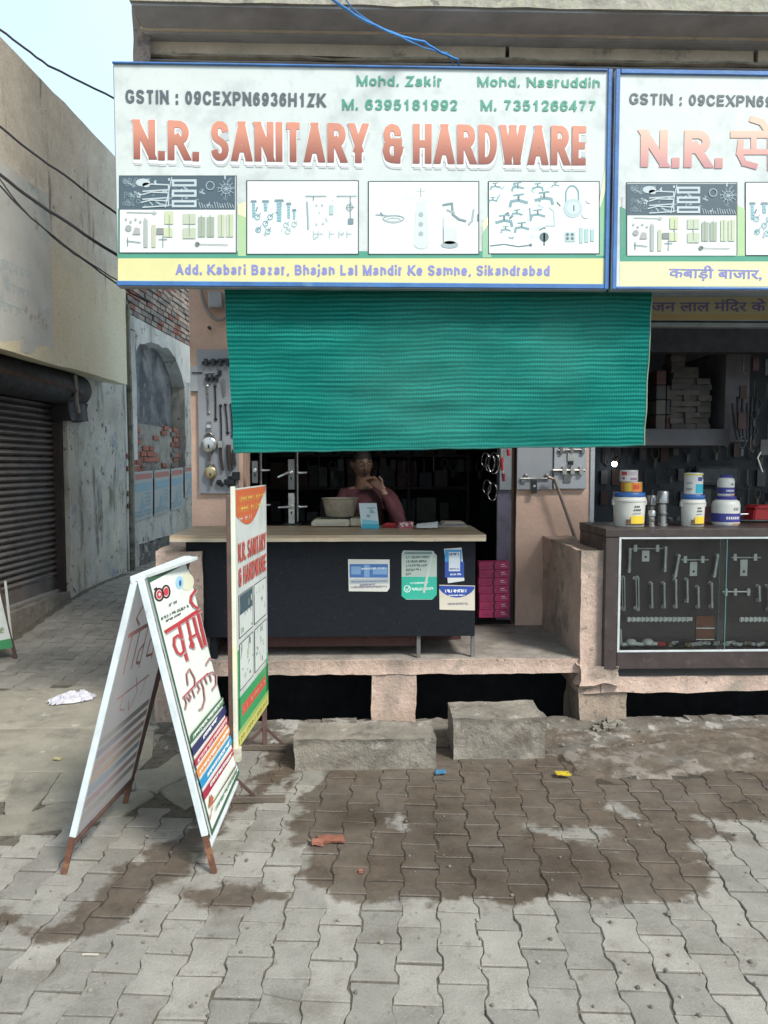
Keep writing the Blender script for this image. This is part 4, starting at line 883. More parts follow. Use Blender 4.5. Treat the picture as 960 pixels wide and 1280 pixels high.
for t, a, b, bl in (('N.R.', (167, 199), (249, 201), .07), ('SANITARY', (264, 201), (460, 204), .055), ('&', (478, 204), (504, 204.5), .06), ('HARDWARE', (516, 204.5), (735, 207), .055)):
    q = Print(SP); q.up(2); bigtext(q, t, (a[0] + 1, a[1] + 7.5), (b[0] + 1, b[1] + 7.5), a[1] - 38, (.52, .54, .54), wt=.21, gap=.085)
    bigtext(q, t, (a[0] - 1, a[1] + 4.5), (b[0] + 1, b[1] + 4.5), a[1] - 50, (.86, .88, .86), wt=.22, gap=.04); q.build('letter_shadow', sg)
    q = Print(SP); q.up(9); bigtext(q, t, a, b, a[1] - 49.5, tg, wt=.185, gap=.085); q.build('title_lettering', sg)
words('lettering', sg, 'Add. Kabari Bazar, Bhajan Lal Mandir Ke Samne, Sikandrabad', (220, 343.5), (687, 345), 330.5, LILAC, wt=.21, gap=.13)
for px in (230, 455, 690): MB().beam((W(px, 110, YS).x, YS + .05, zs1 - .1), (W(px, 110, YS).x, 4.5, zs1 - .12), .03, .03, steel_f).beam((W(px, 110, YS).x, YS + .05, zs0 + .12), (W(px, 110, YS).x, 4.55, zs0 + .4), .03, .03, steel_f).build('bracket', sg)
# second, Hindi board, a hand's breadth further right
Y2s = YS - .02; xt0 = W(766.5, 220, Y2s).x; xt1 = xt0 + 2.5; zt1, zt0 = W(860, 89, Y2s).z, W(860, 363, Y2s).z
sh = thing('shop_sign', 'large white Hindi signboard in a blue frame, cut by the right edge of the photo', 'signboard', (xt0, Y2s, zt0))
board(sh, xt0, xt1, zt0, zt1, Y2s, [(xt0, zt0, xt0 + .022, zt1), (xt0 + .024, zt1 - .022, xt1, zt1), (xt0 + .024, zt0 + .001, xt1, zt0 + .014)])
SP2 = Plane((0, Y2s - .0045, 0), (1, 0, 0), (0, 0, 1))
q = Print(SP2); 
q.rect(775, 318, 1300, 330, GRN); q.up(); q.rect(775, 327, 1300, 358, (.80, .77, .42)); q.pp([(775, 320), (783, 320), (783, 262), (775, 258)], GRN); q.up()
q.pp([(921, 320), (931, 320), (931, 262), (921, 256)], (.42, .60, .32)); q.build('printed_band', sh)
q = Print(SP2); q.up(4); picture_frame(q, 782.5, 228, 921.5, 318.5); tools_picture(q, 779, 224.5) if False else None
X0 = q.l
def scaled(fn, sx, sy):     # the same montage on the second board, a little smaller
    class V(Print):
        pass
    return fn
class PS(Print):
    def __init__(s, pl, ox, oy, k): super().__init__(pl); s.ox, s.oy, s.k = ox, oy, k
    def P(s, pts): return [s.p.px(s.ox + x * s.k, s.oy + y * s.k) for x, y in pts]
q.build('picture_panel', sh); q = PS(SP2, 783, 229, .945); q.up(7); tools_picture(q, 0, 0); q.build('tools_picture', sh)
q = Print(SP2); q.up(4); picture_frame(q, 931, 227.5, 1069, 320); q.up(2); bolts_picture(q, 931, 228); q.build('bolts_picture', sh)
words('lettering', sh, 'GSTIN : 09CEXPN6936H1ZK', (786.5, 130.5), (1036, 135.5), 116.5, GREY, pl=SP2, wt=.20, gap=.13)
tg2 = grad('title_gradient_pale', W(860, 212, YS).z, W(860, 165, YS).z, (.50, .24, .24), (.85, .50, .38))
q = Print(SP2); q.up(5); bigtext(q, 'N.R.', (800, 209), (903, 210), 162, tg2, wt=.23, gap=.10); q.build('title_lettering', sh)
q = Print(SP2); q.up(5)      # Hindi letter, drawn in strokes
for pts, w in (([(916, 168), (990, 168)], 9), ([(942, 170), (942, 190)], 7), ([(928, 190), (962, 190)], 7), ([(926, 177), (924, 192), (930, 204), (944, 208)], 7.5), ([(964, 166), (964, 210)], 10), ([(940, 149), (952, 153), (961, 166)], 8)): q.stroke(pts, w, tg2)
q.build('title_lettering', sh)
q = Print(SP2); q.up(5); q.text('सेनेटरी एण्ड हार्डवेयर' if False else 'से', (1000, 209), (1060, 210), 162, tg2, bold=.03, by=.018)
words('lettering', sh, 'कबाड़ी बाजार,', (836, 347), (952, 349), 334.5, LILAC, pl=SP2, bold=.014, by=.012)
q = Print(SP2); q.up(2)
for i in range(7): q.scrawl(777.5, 308 - i * 9, 777.6, 300 - i * 9, 2, (.45, .25, .22), .5)
q.build('side_imprint', sh)
# narrow strip hanging in the shade below it
YB2 = 4.35; SP3 = Plane((0, YB2 - .004, 0), (1, 0, 0), (0, 0, 1)); x0 = W(790, 380, YB2).x
st_ = thing('fascia_banner', 'narrow yellow banner strip with Hindi lettering in the shade under the right signboard', 'banner', (x0, YB2, W(880, 400, YB2).z))
MB().box((x0, YB2, W(880, 401, YB2).z), (x0 + 3, YB2 + .03, W(880, 352, YB2).z), M('banner_grey', (.30, .34, .36), .5)).build('sheet', st_)
q = Print(SP3); q.rect(790, 371, 1200, 399, (.34, .30, .17)); q.up(); q.rect(790, 393, 1200, 400, (.33, .24, .10)); q.up(); q.text('जन लाल मंिदर के सामने', (814, 389.5), (1010, 389), 377, (.10, .09, .22), bold=.016, by=.014); q.build('lettering', st_)
MB().box((x0, YB2 - .005, W(880, 409, YB2).z), (x0 + 3, YB2 + .04, W(880, 403.5, YB2).z), M('grey_rail', (.22, .24, .24), .5, .3)).build('rail', st_)
# ------------------------------------------------------------ the green shade cloth
def netmat():
    m, t, b = newmat('green_shade_net'); p = pos(t); sp = t.nodes.new('ShaderNodeSeparateXYZ'); t.links.new(p, sp.inputs[0])
    wob = mth(t, 'ADD', sp.outputs[2], mth(t, 'MULTIPLY', noi(t, p, 1.6, 4), .05)); wob = mth(t, 'ADD', wob, mth(t, 'MULTIPLY', sp.outputs[0], -.012))
    wobx = mth(t, 'ADD', sp.outputs[0], mth(t, 'MULTIPLY', noi(t, p, 2.1, 3), .03))
    row = mth(t, 'SINE', mth(t, 'MULTIPLY', wob, 2 * math.pi / .0225)); colm = mth(t, 'SINE', mth(t, 'MULTIPLY', wobx, 2 * math.pi / .0125))
    mp = nd(t, 'ShaderNodeMapping'); t.links.new(p, mp.inputs['Vector']); mp.inputs['Scale'].default_value = (.9, 1, 26)
    tape = noi(t, mp.outputs['Vector'], 1.7, 3, .7)                      # tapes of unequal brightness
    mq = nd(t, 'ShaderNodeMapping'); t.links.new(p, mq.inputs['Vector']); mq.inputs['Rotation'].default_value = (0, R(-28), 0); mq.inputs['Scale'].default_value = (.9, 1, 4.5)
    slant = rng(t, noi(t, mq.outputs['Vector'], 2.2, 4, .6), .38, .62)    # slanting noise bands, darker and lighter
    k = mth(t, 'ADD', mth(t, 'MULTIPLY', rng(t, row, -.5, .9), .6), mth(t, 'MULTIPLY', rng(t, tape, .4, .64), .25)); k = mth(t, 'MULTIPLY', k, rng(t, colm, -1, .6, .6, 1.))
    k = mth(t, 'MULTIPLY', k, rng(t, slant, 0, 1, .55, 1.05))
    c = mixc(t, k, (.001, .105, .088), (.03, .37, .30)); c = mixc(t, rng(t, noi(t, p, 1.1, 5, .6), .5, .75, 0, .22), c, (.10, .26, .21)); c = mixc(t, rng(t, noi(t, p, 170, 2), .5, .7, 0, .3), c, (.0, .06, .05))
    t.links.new(c, b.inputs['Base Color']); b.inputs['Roughness'].default_value = .95; b.inputs['Specular IOR Level'].default_value = .12
    bumpn(t, b, mth(t, 'ADD', mth(t, 'MULTIPLY', row, .3), mth(t, 'MULTIPLY', colm, .2)), .18, .002)
    tr = t.nodes.new('ShaderNodeBsdfTranslucent'); t.links.new(c, tr.inputs[0]); ms = t.nodes.new('ShaderNodeMixShader'); ms.inputs[0].default_value = .12
    o = t.nodes['Material Output']; t.links.new(b.outputs[0], ms.inputs[1]); t.links.new(tr.outputs[0], ms.inputs[2]); t.links.new(ms.outputs[0], o.inputs['Surface']); return m
net_m = netmat()
YC = 3.97; nu, nv = 150, 84
tl, trr, bl, br = W(279, 340, YC), W(816, 345, YC), W(293, 566, YC), W(804.5, 557, YC)
vs = []; fs = []
for j in range(nv + 1):
    for i in range(nu + 1):
        u, v = i / nu, j / nv; p = (tl * (1 - u) + trr * u) * (1 - v) + (bl * (1 - u) + br * u) * v
        s = u * 2.3; w = .012 * math.sin((s * 2.1 + v * 1.6) * 2.6 + 1.5 * nz(s, v * 2)) * v + .010 * nz(s * 4 + v * 4, v * 5 - s * 1.2, 3) + .006 * nz(s * 11 + v * 8, v * 3, 9) + .02 * max(0, nz(s * 1.3 - v * 2.2, v * 2.6, 12))
        # diagonal drag folds falling from the upper left
        w += .008 * math.sin((v * 9 - u * 7 + 1.2 * nz(u * 4, v * 4, 1)) * 2) * (1 - .6 * u) * v
        z = (.010 * nz(s * 2.2, 2, 1) + .004 * nz(s * 9, 3, 1)) * v ** 3
        vs.append(p + Vector((.004 * nz(v * 7, i * .02, 2) if i in (0, nu) else 0, w - .004, z)))
for j in range(nv):
    for i in range(nu): a = j * (nu + 1) + i; fs.append((a, a + nu + 1, a + nu + 2, a + 1))
cl = thing('shade_cloth', 'green woven shade net hanging below the signboard over the shop counter', 'shade cloth', tuple(bl))
MB().add(vs, fs, net_m).build('net', cl, smooth=True)
hem = [vs[nv * (nu + 1) + i] + Vector((0, -.001, .002)) for i in range(0, nu + 1, 2)]
MB().tube(hem, .0045, M('net_hem', (.004, .13, .11), .7), 6).build('bottom_hem', cl, smooth=True)
MB().tube([vs[j * (nu + 1) + nu] + Vector((.001, -.001, 0)) for j in range(0, nv + 1, 2)], .0035, M('net_edge', (.22, .34, .26), .7), 6).build('side_hem', cl, smooth=True)
MB().tube([tl + Vector((-.1, .02, .02)), trr + Vector((.1, .02, .02))], .014, steel_f).build('hanging_rod', cl)
# ------------------------------------------------------------ A-frame board of the optician
w_st = M('white_painted_iron', (.62, .68, .68), .45, var=.15, scale=12, bump=.15, spot=((.42, .44, .43), 22, .66, .72))
rust = M('rusted_iron', (.17, .075, .045), .85, .1, var=.35, scale=20, bump=.6, spot=[((.28, .13, .07), 18, .52, .62), ((.07, .045, .035), 30, .6, .66)])
brown_i = M('brown_iron', (.11, .065, .055), .7, .1, var=.3, scale=12, bump=.3)
F1, F2, F3, F4 = G(268, 1091), G(301, 1001), G(80, 1092), G(156, 1005)
A1 = W(176, 724, F1.y + .01); A0 = W(168, 727, F1.y + .01); A2 = W(243, 700, F2.y - .02); A3 = Vector((A2.x - .03, A2.y, A2.z))
af = thing('a_frame_sign', 'white and green A-frame pavement sign with red Hindi lettering and coloured stripes', 'pavement sign', tuple((F1 + F2 + F3 + F4) / 4))
def leg(f, a, top, m1=w_st, w=.025, h=.018, k=.13):
    j = f + (a - f) * k; MB().beam(j, a, w, h, m1, up=(0, 1, 0)).build('leg', af, bevel=.002)
    MB().beam(f, j, w * .85, h * .8, rust, up=(0, 1, 0)).build('leg_foot', af)
bk_ = Vector((-.05, .012, -.006)); leg(F1, A1, 1); leg(F2 + bk_, A2 + bk_, 1, brown_i, w=.022); leg(F3, A0, 1); leg(F4, A3, 1, brown_i)
def planeof(a, b, c):  # a near-bottom, b near-top, c far-bottom
    v = (b - a).normalized(); u = (c - a); return Plane(a, u, v) if False else (a, u, v)
# right leaf: vinyl faces the street
u = (F2 - F1); v = (A1 - F1); n = u.cross(v).normalized()
if n.x < 0: n = -n
def leaf(fa, fb, aa, ab, k0, name, mat, off, parent=af, k1=1.0):
    P0, P1 = fa + (aa - fa) * k0, fb + (ab - fb) * k0; P2, P3 = fa + (aa - fa) * k1, fb + (ab - fb) * k1
    nn = (P1 - P0).cross(P2 - P0).normalized(); nn = nn if nn.x > 0 else -nn
    P3 = P3 - nn * (P3 - P0).dot(nn)
    return MB().prism([P0 + nn * off, P1 + nn * off, P3 + nn * off, P2 + nn * off], nn * .006, mat).build(name, parent), P0, P1, P2, P3, nn
_, P0, P1, P2, P3, nn = leaf(F1 + Vector((.0, .02, 0)), F2, A1 + Vector((0, .02, 0)), A2, .115, 'sign_panel', white_v, .012)
pl = Plane(P0 + nn * .0185, P1 - P0, P2 - P0); w_ = (P1 - P0).length; h_ = (P2 - P0).length
if pl.n.dot(nn) < 0: raise SystemExit('flip')
q = Print(pl); DG = (.045, .115, .07)
q.poly([(0, 0), (w_, 0), (w_, h_), (0, h_)], DG); q.up(); e = .018
q.poly([(e, e), (w_ - e * .5, e), (w_ - e * .5, h_ - e * 1.3), (e, h_ - e * 1.3)], (.78, .83, .76)); q.up()
# uv helper on the leaf: fractions
def fu(a, b): return (e + a * (w_ - 1.5 * e), e + b * (h_ - 2.3 * e))
for (b0, b1, c) in ((.345, .295, (.06, .16, .085)), (.285, .240, (.030, .035, .13)), (.230, .187, (.42, .035, .06)), (.178, .137, (.72, .26, .06)), (.128, .088, (.02, .27, .52)), (.080, .040, (.36, .02, .06))):
    B = .085; q.poly([fu(0, b1 * .95 + .02), fu(1, b1 * .95 + .02), fu(1, b0 * .95 + .02), fu(0, b0 * .95 + .02)], c) if False else None
Z = lambda x, y: (160 + x / 6.4, 690 + y / 6.4)         # the enlargements the lettering was measured from
Z2 = lambda x, y: (200 + x / 6.4, 860 + y / 6.4)
red = (.50, .05, .06); dkr = (.13, .02, .03)
q.ring(*Z(247, 342), 5.2, 2.4, (.05, .015, .02), 7.5); q.ring(*Z(302, 318), 4.6, 2.2, (.05, .015, .02), 7.6); q.up(); q.disc(*Z(247, 342), 3.4, (.6, .06, .08), 5.2); q.disc(*Z(302, 318), 3.0, (.6, .06, .08), 5.2); q.stroke([Z(210, 300), Z(225, 290)], 2.4, (.05, .015, .02)); q.up(); q.disc(*Z(249, 340), 1.3, (.75, .75, .72), 2)
q.disc(*Z(470, 240), 8.5, (.74, .74, .56), 11); q.up(); q.disc(*Z(408, 245), 5, (.38, .62, .78), 8); q.up(); q.disc(*Z(412, 250), 1.6, (.03, .14, .30), 4)
for (x0, y0, x1, y1, h) in ((325, 435, 400, 400, 3), (262, 545, 480, 440, 3.2), (300, 560, 420, 500, 2.2)): q.scrawl(*Z(x0, y0), *Z(x1, y1), h, (.10, .11, .12), .8, seed=x0)
def boldstroke(pts, w, c, f=Z): 
    pts = [f(*p) for p in pts]; q.stroke([(x + .9, y + .9) for x, y in pts], w + .9, (.42, .36, .36)); q.up(.3); q.stroke(pts, w, c); q.up(.3)
boldstroke([(298, 638), (400, 575), (565, 465)], 4.6, red)
boldstroke([(402, 590), (425, 690), (445, 790), (465, 862)], 3.6, red); boldstroke([(425, 690), (392, 668), (362, 690), (360, 745), (385, 805), (415, 822), (440, 795)], 3.0, red)
boldstroke([(465, 550), (485, 640), (502, 720), (492, 755), (515, 765), (512, 735), (488, 690), (540, 660)], 2.8, red); boldstroke([(518, 530), (545, 640), (588, 762)], 3.4, red); boldstroke([(555, 500), (580, 610), (612, 742)], 3.4, red)
boldstroke([(532, 308), (498, 352), (492, 395), (515, 430), (552, 452)], 3.0, red)
# flowing second word
boldstroke([(430, 1165), (520, 1070), (630, 972)], 1.5, red)
for pts in ([(440, 1160), (455, 1210), (445, 1255)], [(470, 1130), (490, 1160), (480, 1190), (460, 1160)], [(500, 1100), (520, 1160)], [(525, 1075), (520, 1010), (480, 935), (455, 975), (465, 1060)], [(540, 1060), (560, 1095), (545, 1120)], [(570, 1030), (590, 1085), (600, 1180), (580, 1250), (555, 1262)], [(600, 1005), (618, 1050)], [(625, 980), (660, 960), (690, 985), (690, 1060), (660, 1100)], [(610, 900), (640, 850), (668, 860)], [(640, 985), (650, 1030)]): boldstroke(pts, 1.0, (.36, .05, .06))
q.up(2)
for (pa, pb, pc, pd, c) in (((230, 372), (482, 72), (502, 125), (232, 450), (.06, .16, .085)), ((238, 480), (508, 135), (522, 195), (252, 550), (.030, .035, .13)), ((256, 585), (524, 218), (538, 262), (268, 640), (.42, .035, .06)),
                            ((272, 668), (540, 282), (556, 342), (292, 728), (.72, .26, .06)), ((298, 748), (560, 362), (576, 420), (318, 812), (.02, .27, .52)), ((322, 842), (585, 452), (600, 495), (338, 905), (.36, .02, .06))):
    q.pp([Z2(*pd), Z2(*pc), Z2(*pb), Z2(*pa)], c)
q.up(2)
for k, (xa, ya, xb, yb) in enumerate(((250, 405, 490, 110), (330, 410, 440, 262), (285, 600, 520, 265), (300, 690, 545, 330), (362, 715, 545, 440), (385, 790, 560, 540))):
    for d in (0,): q.scrawl(*Z2(xa, ya), *Z2(xb, yb), 3.6, (.80, .82, .78) if k != 2 else (.85, .6, .6), .8, True, k)
q.pp([Z2(395, 930), Z2(410, 925), Z2(590, 640), Z2(590, 615)], (.20, .17, .13)); q.pp([Z2(372, 962), Z2(400, 940), Z2(410, 880), Z2(385, 850)], (.45, .14, .06)); q.up()
q.scrawl(*Z2(380, 1065), *Z2(405, 960), 4, (.55, .25, .15), .8); q.scrawl(*Z2(430, 985), *Z2(605, 665), 4.2, (.12, .22, .16), .8, True, 9); 
q.pp([Z2(392, 1120), Z2(630, 775), Z2(622, 700), Z2(380, 1085)], (.045, .115, .07)) if False else None
q.build('sign_print', af)
# left leaf: the bare reverse of the sheet, the print shows through
back_m = M('sheet_reverse', (.50, .475, .47), .6, var=.10, scale=6, bump=.12)
t_ = back_m.node_tree; tr_ = t_.nodes.new('ShaderNodeBsdfTranslucent'); tr_.inputs[0].default_value = (.93, .90, .89, 1); ms_ = t_.nodes.new('ShaderNodeMixShader'); ms_.inputs[0].default_value = .72; o_ = t_.nodes['Material Output']
t_.links.new(t_.nodes['Principled BSDF'].outputs[0], ms_.inputs[1]); t_.links.new(tr_.outputs[0], ms_.inputs[2]); t_.links.new(ms_.outputs[0], o_.inputs['Surface'])
_, Q0, Q1, Q2, Q3, n2 = leaf(F3 + Vector((0, .02, 0)), F4, A0 + Vector((0, .02, 0)), A3, .10, 'sign_panel', back_m, -.004)
pl2 = Plane(Q0 + n2 * .0025, Q1 - Q0, Q2 - Q0); q = Print(pl2)
if pl2.n.dot(n2) < 0: pl2 = Plane(Q0 + n2 * .0025, Q1 - Q0, Q2 - Q0); 
w2, h2 = (Q1 - Q0).length, (Q2 - Q0).length; gh_ = lambda a, b: (a * w2, b * h2)
for k, (b, c) in enumerate(((.36, (.38, .37, .36)), (.315, (.36, .34, .37)), (.265, (.50, .38, .36)), (.215, (.52, .42, .35)), (.17, (.36, .41, .48)), (.12, (.44, .34, .36)), (.07, (.40, .385, .37)))):
    q.poly([gh_(.04, b), gh_(.96, b), gh_(.96, b + .028), gh_(.04, b + .028)], c)
q.up()
fr = (.60, .30, .29)
def fs_(pts, w=.012):
    for (a, b), (c, d) in zip(pts, pts[1:]):
        x0, y0 = a * w2, b * h2; x1, y1 = c * w2, d * h2; L = math.hypot(x1 - x0, y1 - y0); ax, ay = -(y1 - y0) / L * w / 2, (x1 - x0) / L * w / 2
        q.poly([(x0 - ax, y0 - ay), (x1 - ax, y1 - ay), (x1 + ax, y1 + ay), (x0 + ax, y0 + ay)], fr)
fs_([(.12, .78), (.9, .78)], .02); fs_([(.2, .78), (.2, .62)]); fs_([(.34, .78), (.34, .62)]); fs_([(.5, .78), (.5, .6)]); fs_([(.5, .7), (.42, .68), (.42, .63), (.5, .62)]); fs_([(.75, .78), (.75, .6)]); fs_([(.75, .7), (.62, .7), (.62, .63), (.75, .62)]); fs_([(.3, .8), (.2, .84), (.28, .88)])
fs_([(.2, .52), (.8, .52)], .008); fs_([(.3, .52), (.3, .46), (.4, .44)], .006); fs_([(.5, .56), (.6, .48), (.5, .42), (.45, .47)], .006); fs_([(.75, .53), (.7, .45)], .006)
q.build('show_through_print', af)
def fbar(a, b, k, w, mat): 
    p, r = a[0] + (a[1] - a[0]) * k, b[0] + (b[1] - b[0]) * k; MB().beam(p, r, w, .015, mat).build('crossbar', af, bevel=.002)
fbar((F3, A0), (F4, A3), .105, .03, brown_i); fbar((F1, A1), (F2, A2), .085, .02, w_st)
MB().beam(A0 + Vector((0, 0, .01)), A3 + Vector((0, 0, .01)), .035, .018, w_st).build('top_rail', af, bevel=.002)
MB().beam(A1 + Vector((0, 0, .008)), A2 + Vector((0, 0, .008)), .03, .016, w_st).build('top_rail', af, bevel=.002)
# ------------------------------------------------------------ upright banner stand of the hardware shop
H1, H2 = G(291, 1003), G(331, 937)
bs_ = thing('banner_stand', 'tall narrow printed banner on an iron stand between the A-frame sign and the shop counter', 'banner stand', tuple((H1 + H2) / 2))
zb_, zt_ = W(297, 937, H1.y).z, W(291, 611, H1.y).z
B0, B1 = H1 + Vector((.018, -.01, zb_)), H2 + Vector((.012, .02, zb_))
bu = (B1 - B0); nb_ = bu.cross(Vector((0, 0, 1))).normalized(); nb_ = nb_ if nb_.x > 0 else -nb_; ud = bu.normalized()
MB().prism([B0, B1, B1 + Vector((0, 0, zt_ - zb_)), B0 + Vector((0, 0, zt_ - zb_))], nb_ * .006, white_v).build('banner_panel', bs_)
MB().box((-.010, -.012, 0), (.010, .012, zt_ - zb_ + .01), M('yellowed_wrap', (.66, .68, .55), .5, var=.12, scale=6, bump=.2, spot=((.60, .62, .30), 3, .55, .7))).build('edge_wrap', bs_, bevel=.003, local=True).matrix_basis = chain(bs_).inverted() @ Matrix.Translation(B0 + ud * .004) @ Matrix.Rotation(math.atan2(nb_.y, nb_.x), 4, 'Z')
pb = Plane(B0 + nb_ * .0068, bu, (0, 0, 1)); wb, hb = bu.length, zt_ - zb_
if pb.n.dot(nb_) < 0: raise SystemExit('flip2')
q = Print(pb)
r_ = lambda a, b, c, d, col: q.poly([(a * wb, b * hb), (c * wb, b * hb), (c * wb, d * hb), (a * wb, d * hb)], col)
OR = (.60, .15, .06)
q.poly([(.03 * wb, .995 * hb), (.03 * wb, .90 * hb)] + [(wb * (.03 + .94 * t), hb * (.90 - .055 * math.sin(math.pi * min(1, t * 1.15)) + .075 * t ** 3)) for t in [i / 14 for i in range(15)]] + [(.97 * wb, .995 * hb)], OR)
q.up()
r_(.0, 0, 1, .05, (.62, .60, .16)); r_(.0, .05, 1, .19, (.05, .36, .13)); r_(.0, .05, .09, .38, (.05, .34, .14)); r_(.93, .05, 1, .24, (.08, .38, .16)); q.up(); r_(.14, .105, .9, .15, (.62, .12, .07)); r_(.0, .045, 1, .065, (.35, .50, .15))
q.up()
for (a, b, c, d) in ((.08, .42, .49, .59), (.53, .42, .95, .59), (.08, .215, .49, .40), (.53, .215, .95, .40)): r_(a, b, c, d, (.07, .09, .08)); q.up(.5); r_(a + .012, b + .004, c - .012, d - .004, (.66, .72, .68))
q.up(); r_(.1, .51, .47, .585, SLATE); q.up()
rd = random.Random(4)
for i in range(60):
    a = rd.uniform(.1, .9); b = rd.uniform(.23, .57)
    if .46 < a < .56 or .385 < b < .425: continue
    r_(a, b, a + rd.uniform(.01, .05), b + rd.uniform(.004, .03), rd.choice(((.3, .4, .36), (.18, .24, .24), (.45, .55, .42))))
bigtext(q, 'N.R. SANITARY', (.08 * wb, .715 * hb), (.95 * wb, .715 * hb), .79 * hb, (.60, .12, .09), wt=.17, gap=.10, uv=1); q.up(); bigtext(q, '& HARDWARE', (.08 * wb, .62 * hb), (.95 * wb, .62 * hb), .695 * hb, (.60, .12, .09), wt=.18, gap=.10, uv=1)
q.build('banner_print', bs_)
q = Print(pb); q.up(4)
def sc2(a, b, c, h, col, w, seed):
    rr = random.Random(seed); x = a
    while x < c:
        cw = rr.uniform(.03, .05); q.poly([(x * wb, b * hb), (x * wb + .006, b * hb), (x * wb + .006, (b + h) * hb), (x * wb, (b + h) * hb)], col)
        if rr.random() < .7: q.poly([(x * wb, (b + h * .5) * hb), ((x + cw) * wb, (b + h * .5) * hb), ((x + cw) * wb, (b + h * .72) * hb), (x * wb, (b + h * .72) * hb)], col)
        x += cw * rr.choice((1.3, 1.3, 2.4))
sc2(.14, .945, .88, .022, (.85, .68, .15), 1, 1); sc2(.1, .905, .92, .024, (.85, .68, .15), 1, 2); sc2(.12, .87, .5, .018, (.8, .72, .66), 1, 3); sc2(.18, .118, .85, .02, (.8, .5, .4), 1, 5); sc2(.05, .014, .95, .02, (.20, .18, .06), 1, 6)
q.build('small_print', bs_)
for H, zt2 in ((H1, zt_), (H2, zt_)):
    MB().beam(H + Vector((0, 0, .0)), H + Vector((0, 0, zt2 - .03)), .024, .024, brown_i).build('post', bs_, bevel=.002)
    MB().beam(H + Vector((-.14, 0, .015)), H + Vector((.24 if H is H1 else .16, 0, .015)), .03, .028, M('muddy_wood', (.13, .105, .08), .85, var=.3, bump=.5)).build('foot_bar', bs_, bevel=.003)
    for s in (-1, 1): MB().beam(H + Vector((s * .10, 0, .028)), H + Vector((0, 0, .125)), .010, .014, brown_i).build('brace', bs_)
MB().beam(H1 + Vector((0, 0, zb_ - .01)), H2 + Vector((0, 0, zb_ - .01)), .02, .02, brown_i).build('cross_rail', bs_)
MB().rough(tuple(B0 + Vector((-.024, -.02, -.045))), tuple(B0 + Vector((.026, .02, .012))), M('torn_wrap', (.52, .50, .40), .8, var=.3, scale=20, bump=.5), .012, .006, 30, 4).build('torn_corner', bs_, smooth=True)
# ------------------------------------------------------------ the edge of another board, far left
E1 = G(21, 829, ); E1 = Vector((E1.x, E1.y, 0)); 
lb = thing('folding_sign', 'white and green printed pavement board cut off by the left edge of the photo', 'pavement sign', tuple(E1))
T1 = W(-3, 728, E1.y + .0); C0 = G(-110, 870)
C0 = Vector((E1.x - .45, E1.y - .55, 0)); T0 = Vector((T1.x - .45, T1.y - .55, T1.z)); k0 = .2
a_, b_, c_, d_ = C0 + (T0 - C0) * k0, E1 + (T1 - E1) * k0, T1, T0; nn_ = (b_ - a_).cross(d_ - a_).normalized(); nn_ = nn_ if nn_.y < 0 or nn_.x > 0 else -nn_
MB().prism([a_, b_, c_, d_], nn_ * .008, white_v).build('sign_panel', lb)
pp_ = Plane(a_ + nn_ * .0088, b_ - a_, d_ - a_); q = Print(pp_); wl_, hl_ = (b_ - a_).length, (d_ - a_).length
q.poly([(0, 0), (wl_, 0), (wl_, .07), (0, .07)], (.06, .28, .12)); q.poly([(wl_ - .02, 0.07), (wl_, .07), (wl_, hl_), (wl_ - .02, hl_)], (.5, .52, .46)); q.up()
rd = random.Random(8)
for i in range(26): a = rd.uniform(.02, wl_ - .1); b = rd.uniform(.12, hl_ - .08); q.poly([(a, b), (a + rd.uniform(.02, .07), b), (a + rd.uniform(.02, .07), b + .03), (a, b + .015)], rd.choice(((.08, .20, .09), (.16, .22, .18), (.30, .36, .24))))
q.build('sign_print', lb)
for f, t in ((E1, T1), (C0, T0)): MB().beam(f, t, .022, .02, brown_i).build('leg', lb)
for f, t in ((E1, T1), (C0, T0)): MB().beam(f + Vector((-.4, .3, 0)), t, .022, .02, brown_i).build('leg', lb)
# ------------------------------------------------------------ cables
blk = M('black_cable', (.02, .02, .022), .6); blu = M('blue_cable', (.04, .22, .55), .5)
def cable(name, pts, r, m, label, sag=.0, group='cables strung across the alley'):
    P_ = [W(*p) for p in pts]; o = []
    for a, b in zip(P_, P_[1:]):
        for k in range(8): t = k / 8; o.append(a * (1 - t) + b * t + Vector((0, 0, -sag * 4 * t * (1 - t) + .004 * nz(t * 9, a.x))))
    o.append(P_[-1]); MB().tube(o, r, m, 6).build(name, label=label, cat='cable', group=group, smooth=True)
cable('power_cable', [(-200, -60, 3.2), (0, 37, 3.6), (60, 82, 3.8), (170, 136, 4.3)], .0055, blk, 'thin dark cable against the sky, topmost of the cables on the left')
cable('power_cable', [(-260, 20, 3.4), (0, 158, 3.9), (80, 218, 4.1), (170, 282, 4.35)], .006, blk, 'dark cable over the cream parapet, second from the top on the left', .01)
cable('power_cable', [(-260, 60, 3.4), (0, 218, 3.9), (80, 275, 4.1), (180, 338, 4.35)], .008, blk, 'thickest black cable on the left, third from the top', .01)
cable('power_cable', [(-260, 100, 3.4), (0, 232, 3.9), (52, 283, 4.05), (105, 325, 4.2), (185, 378, 4.4)], .0045, blk, 'thin kinked cable on the left, lowest over the cream parapet', .01)
cable('power_cable', [(-260, 90, 3.4), (0, 224, 3.9), (52, 283, 4.05), (165, 360, 4.3)], .0035, blk, 'thin cable knotted to the lowest one over the cream parapet', .02)
cable('blue_cable', [(330, -60, 3.0), (412, -4, 3.3), (470, 32, 3.6), (530, 52, 3.85), (572, 74, 4.05), (580, 100, 4.3)], .0065, blu, 'bright blue cable coming down over the cornice to the top of the main sign', .01, None)
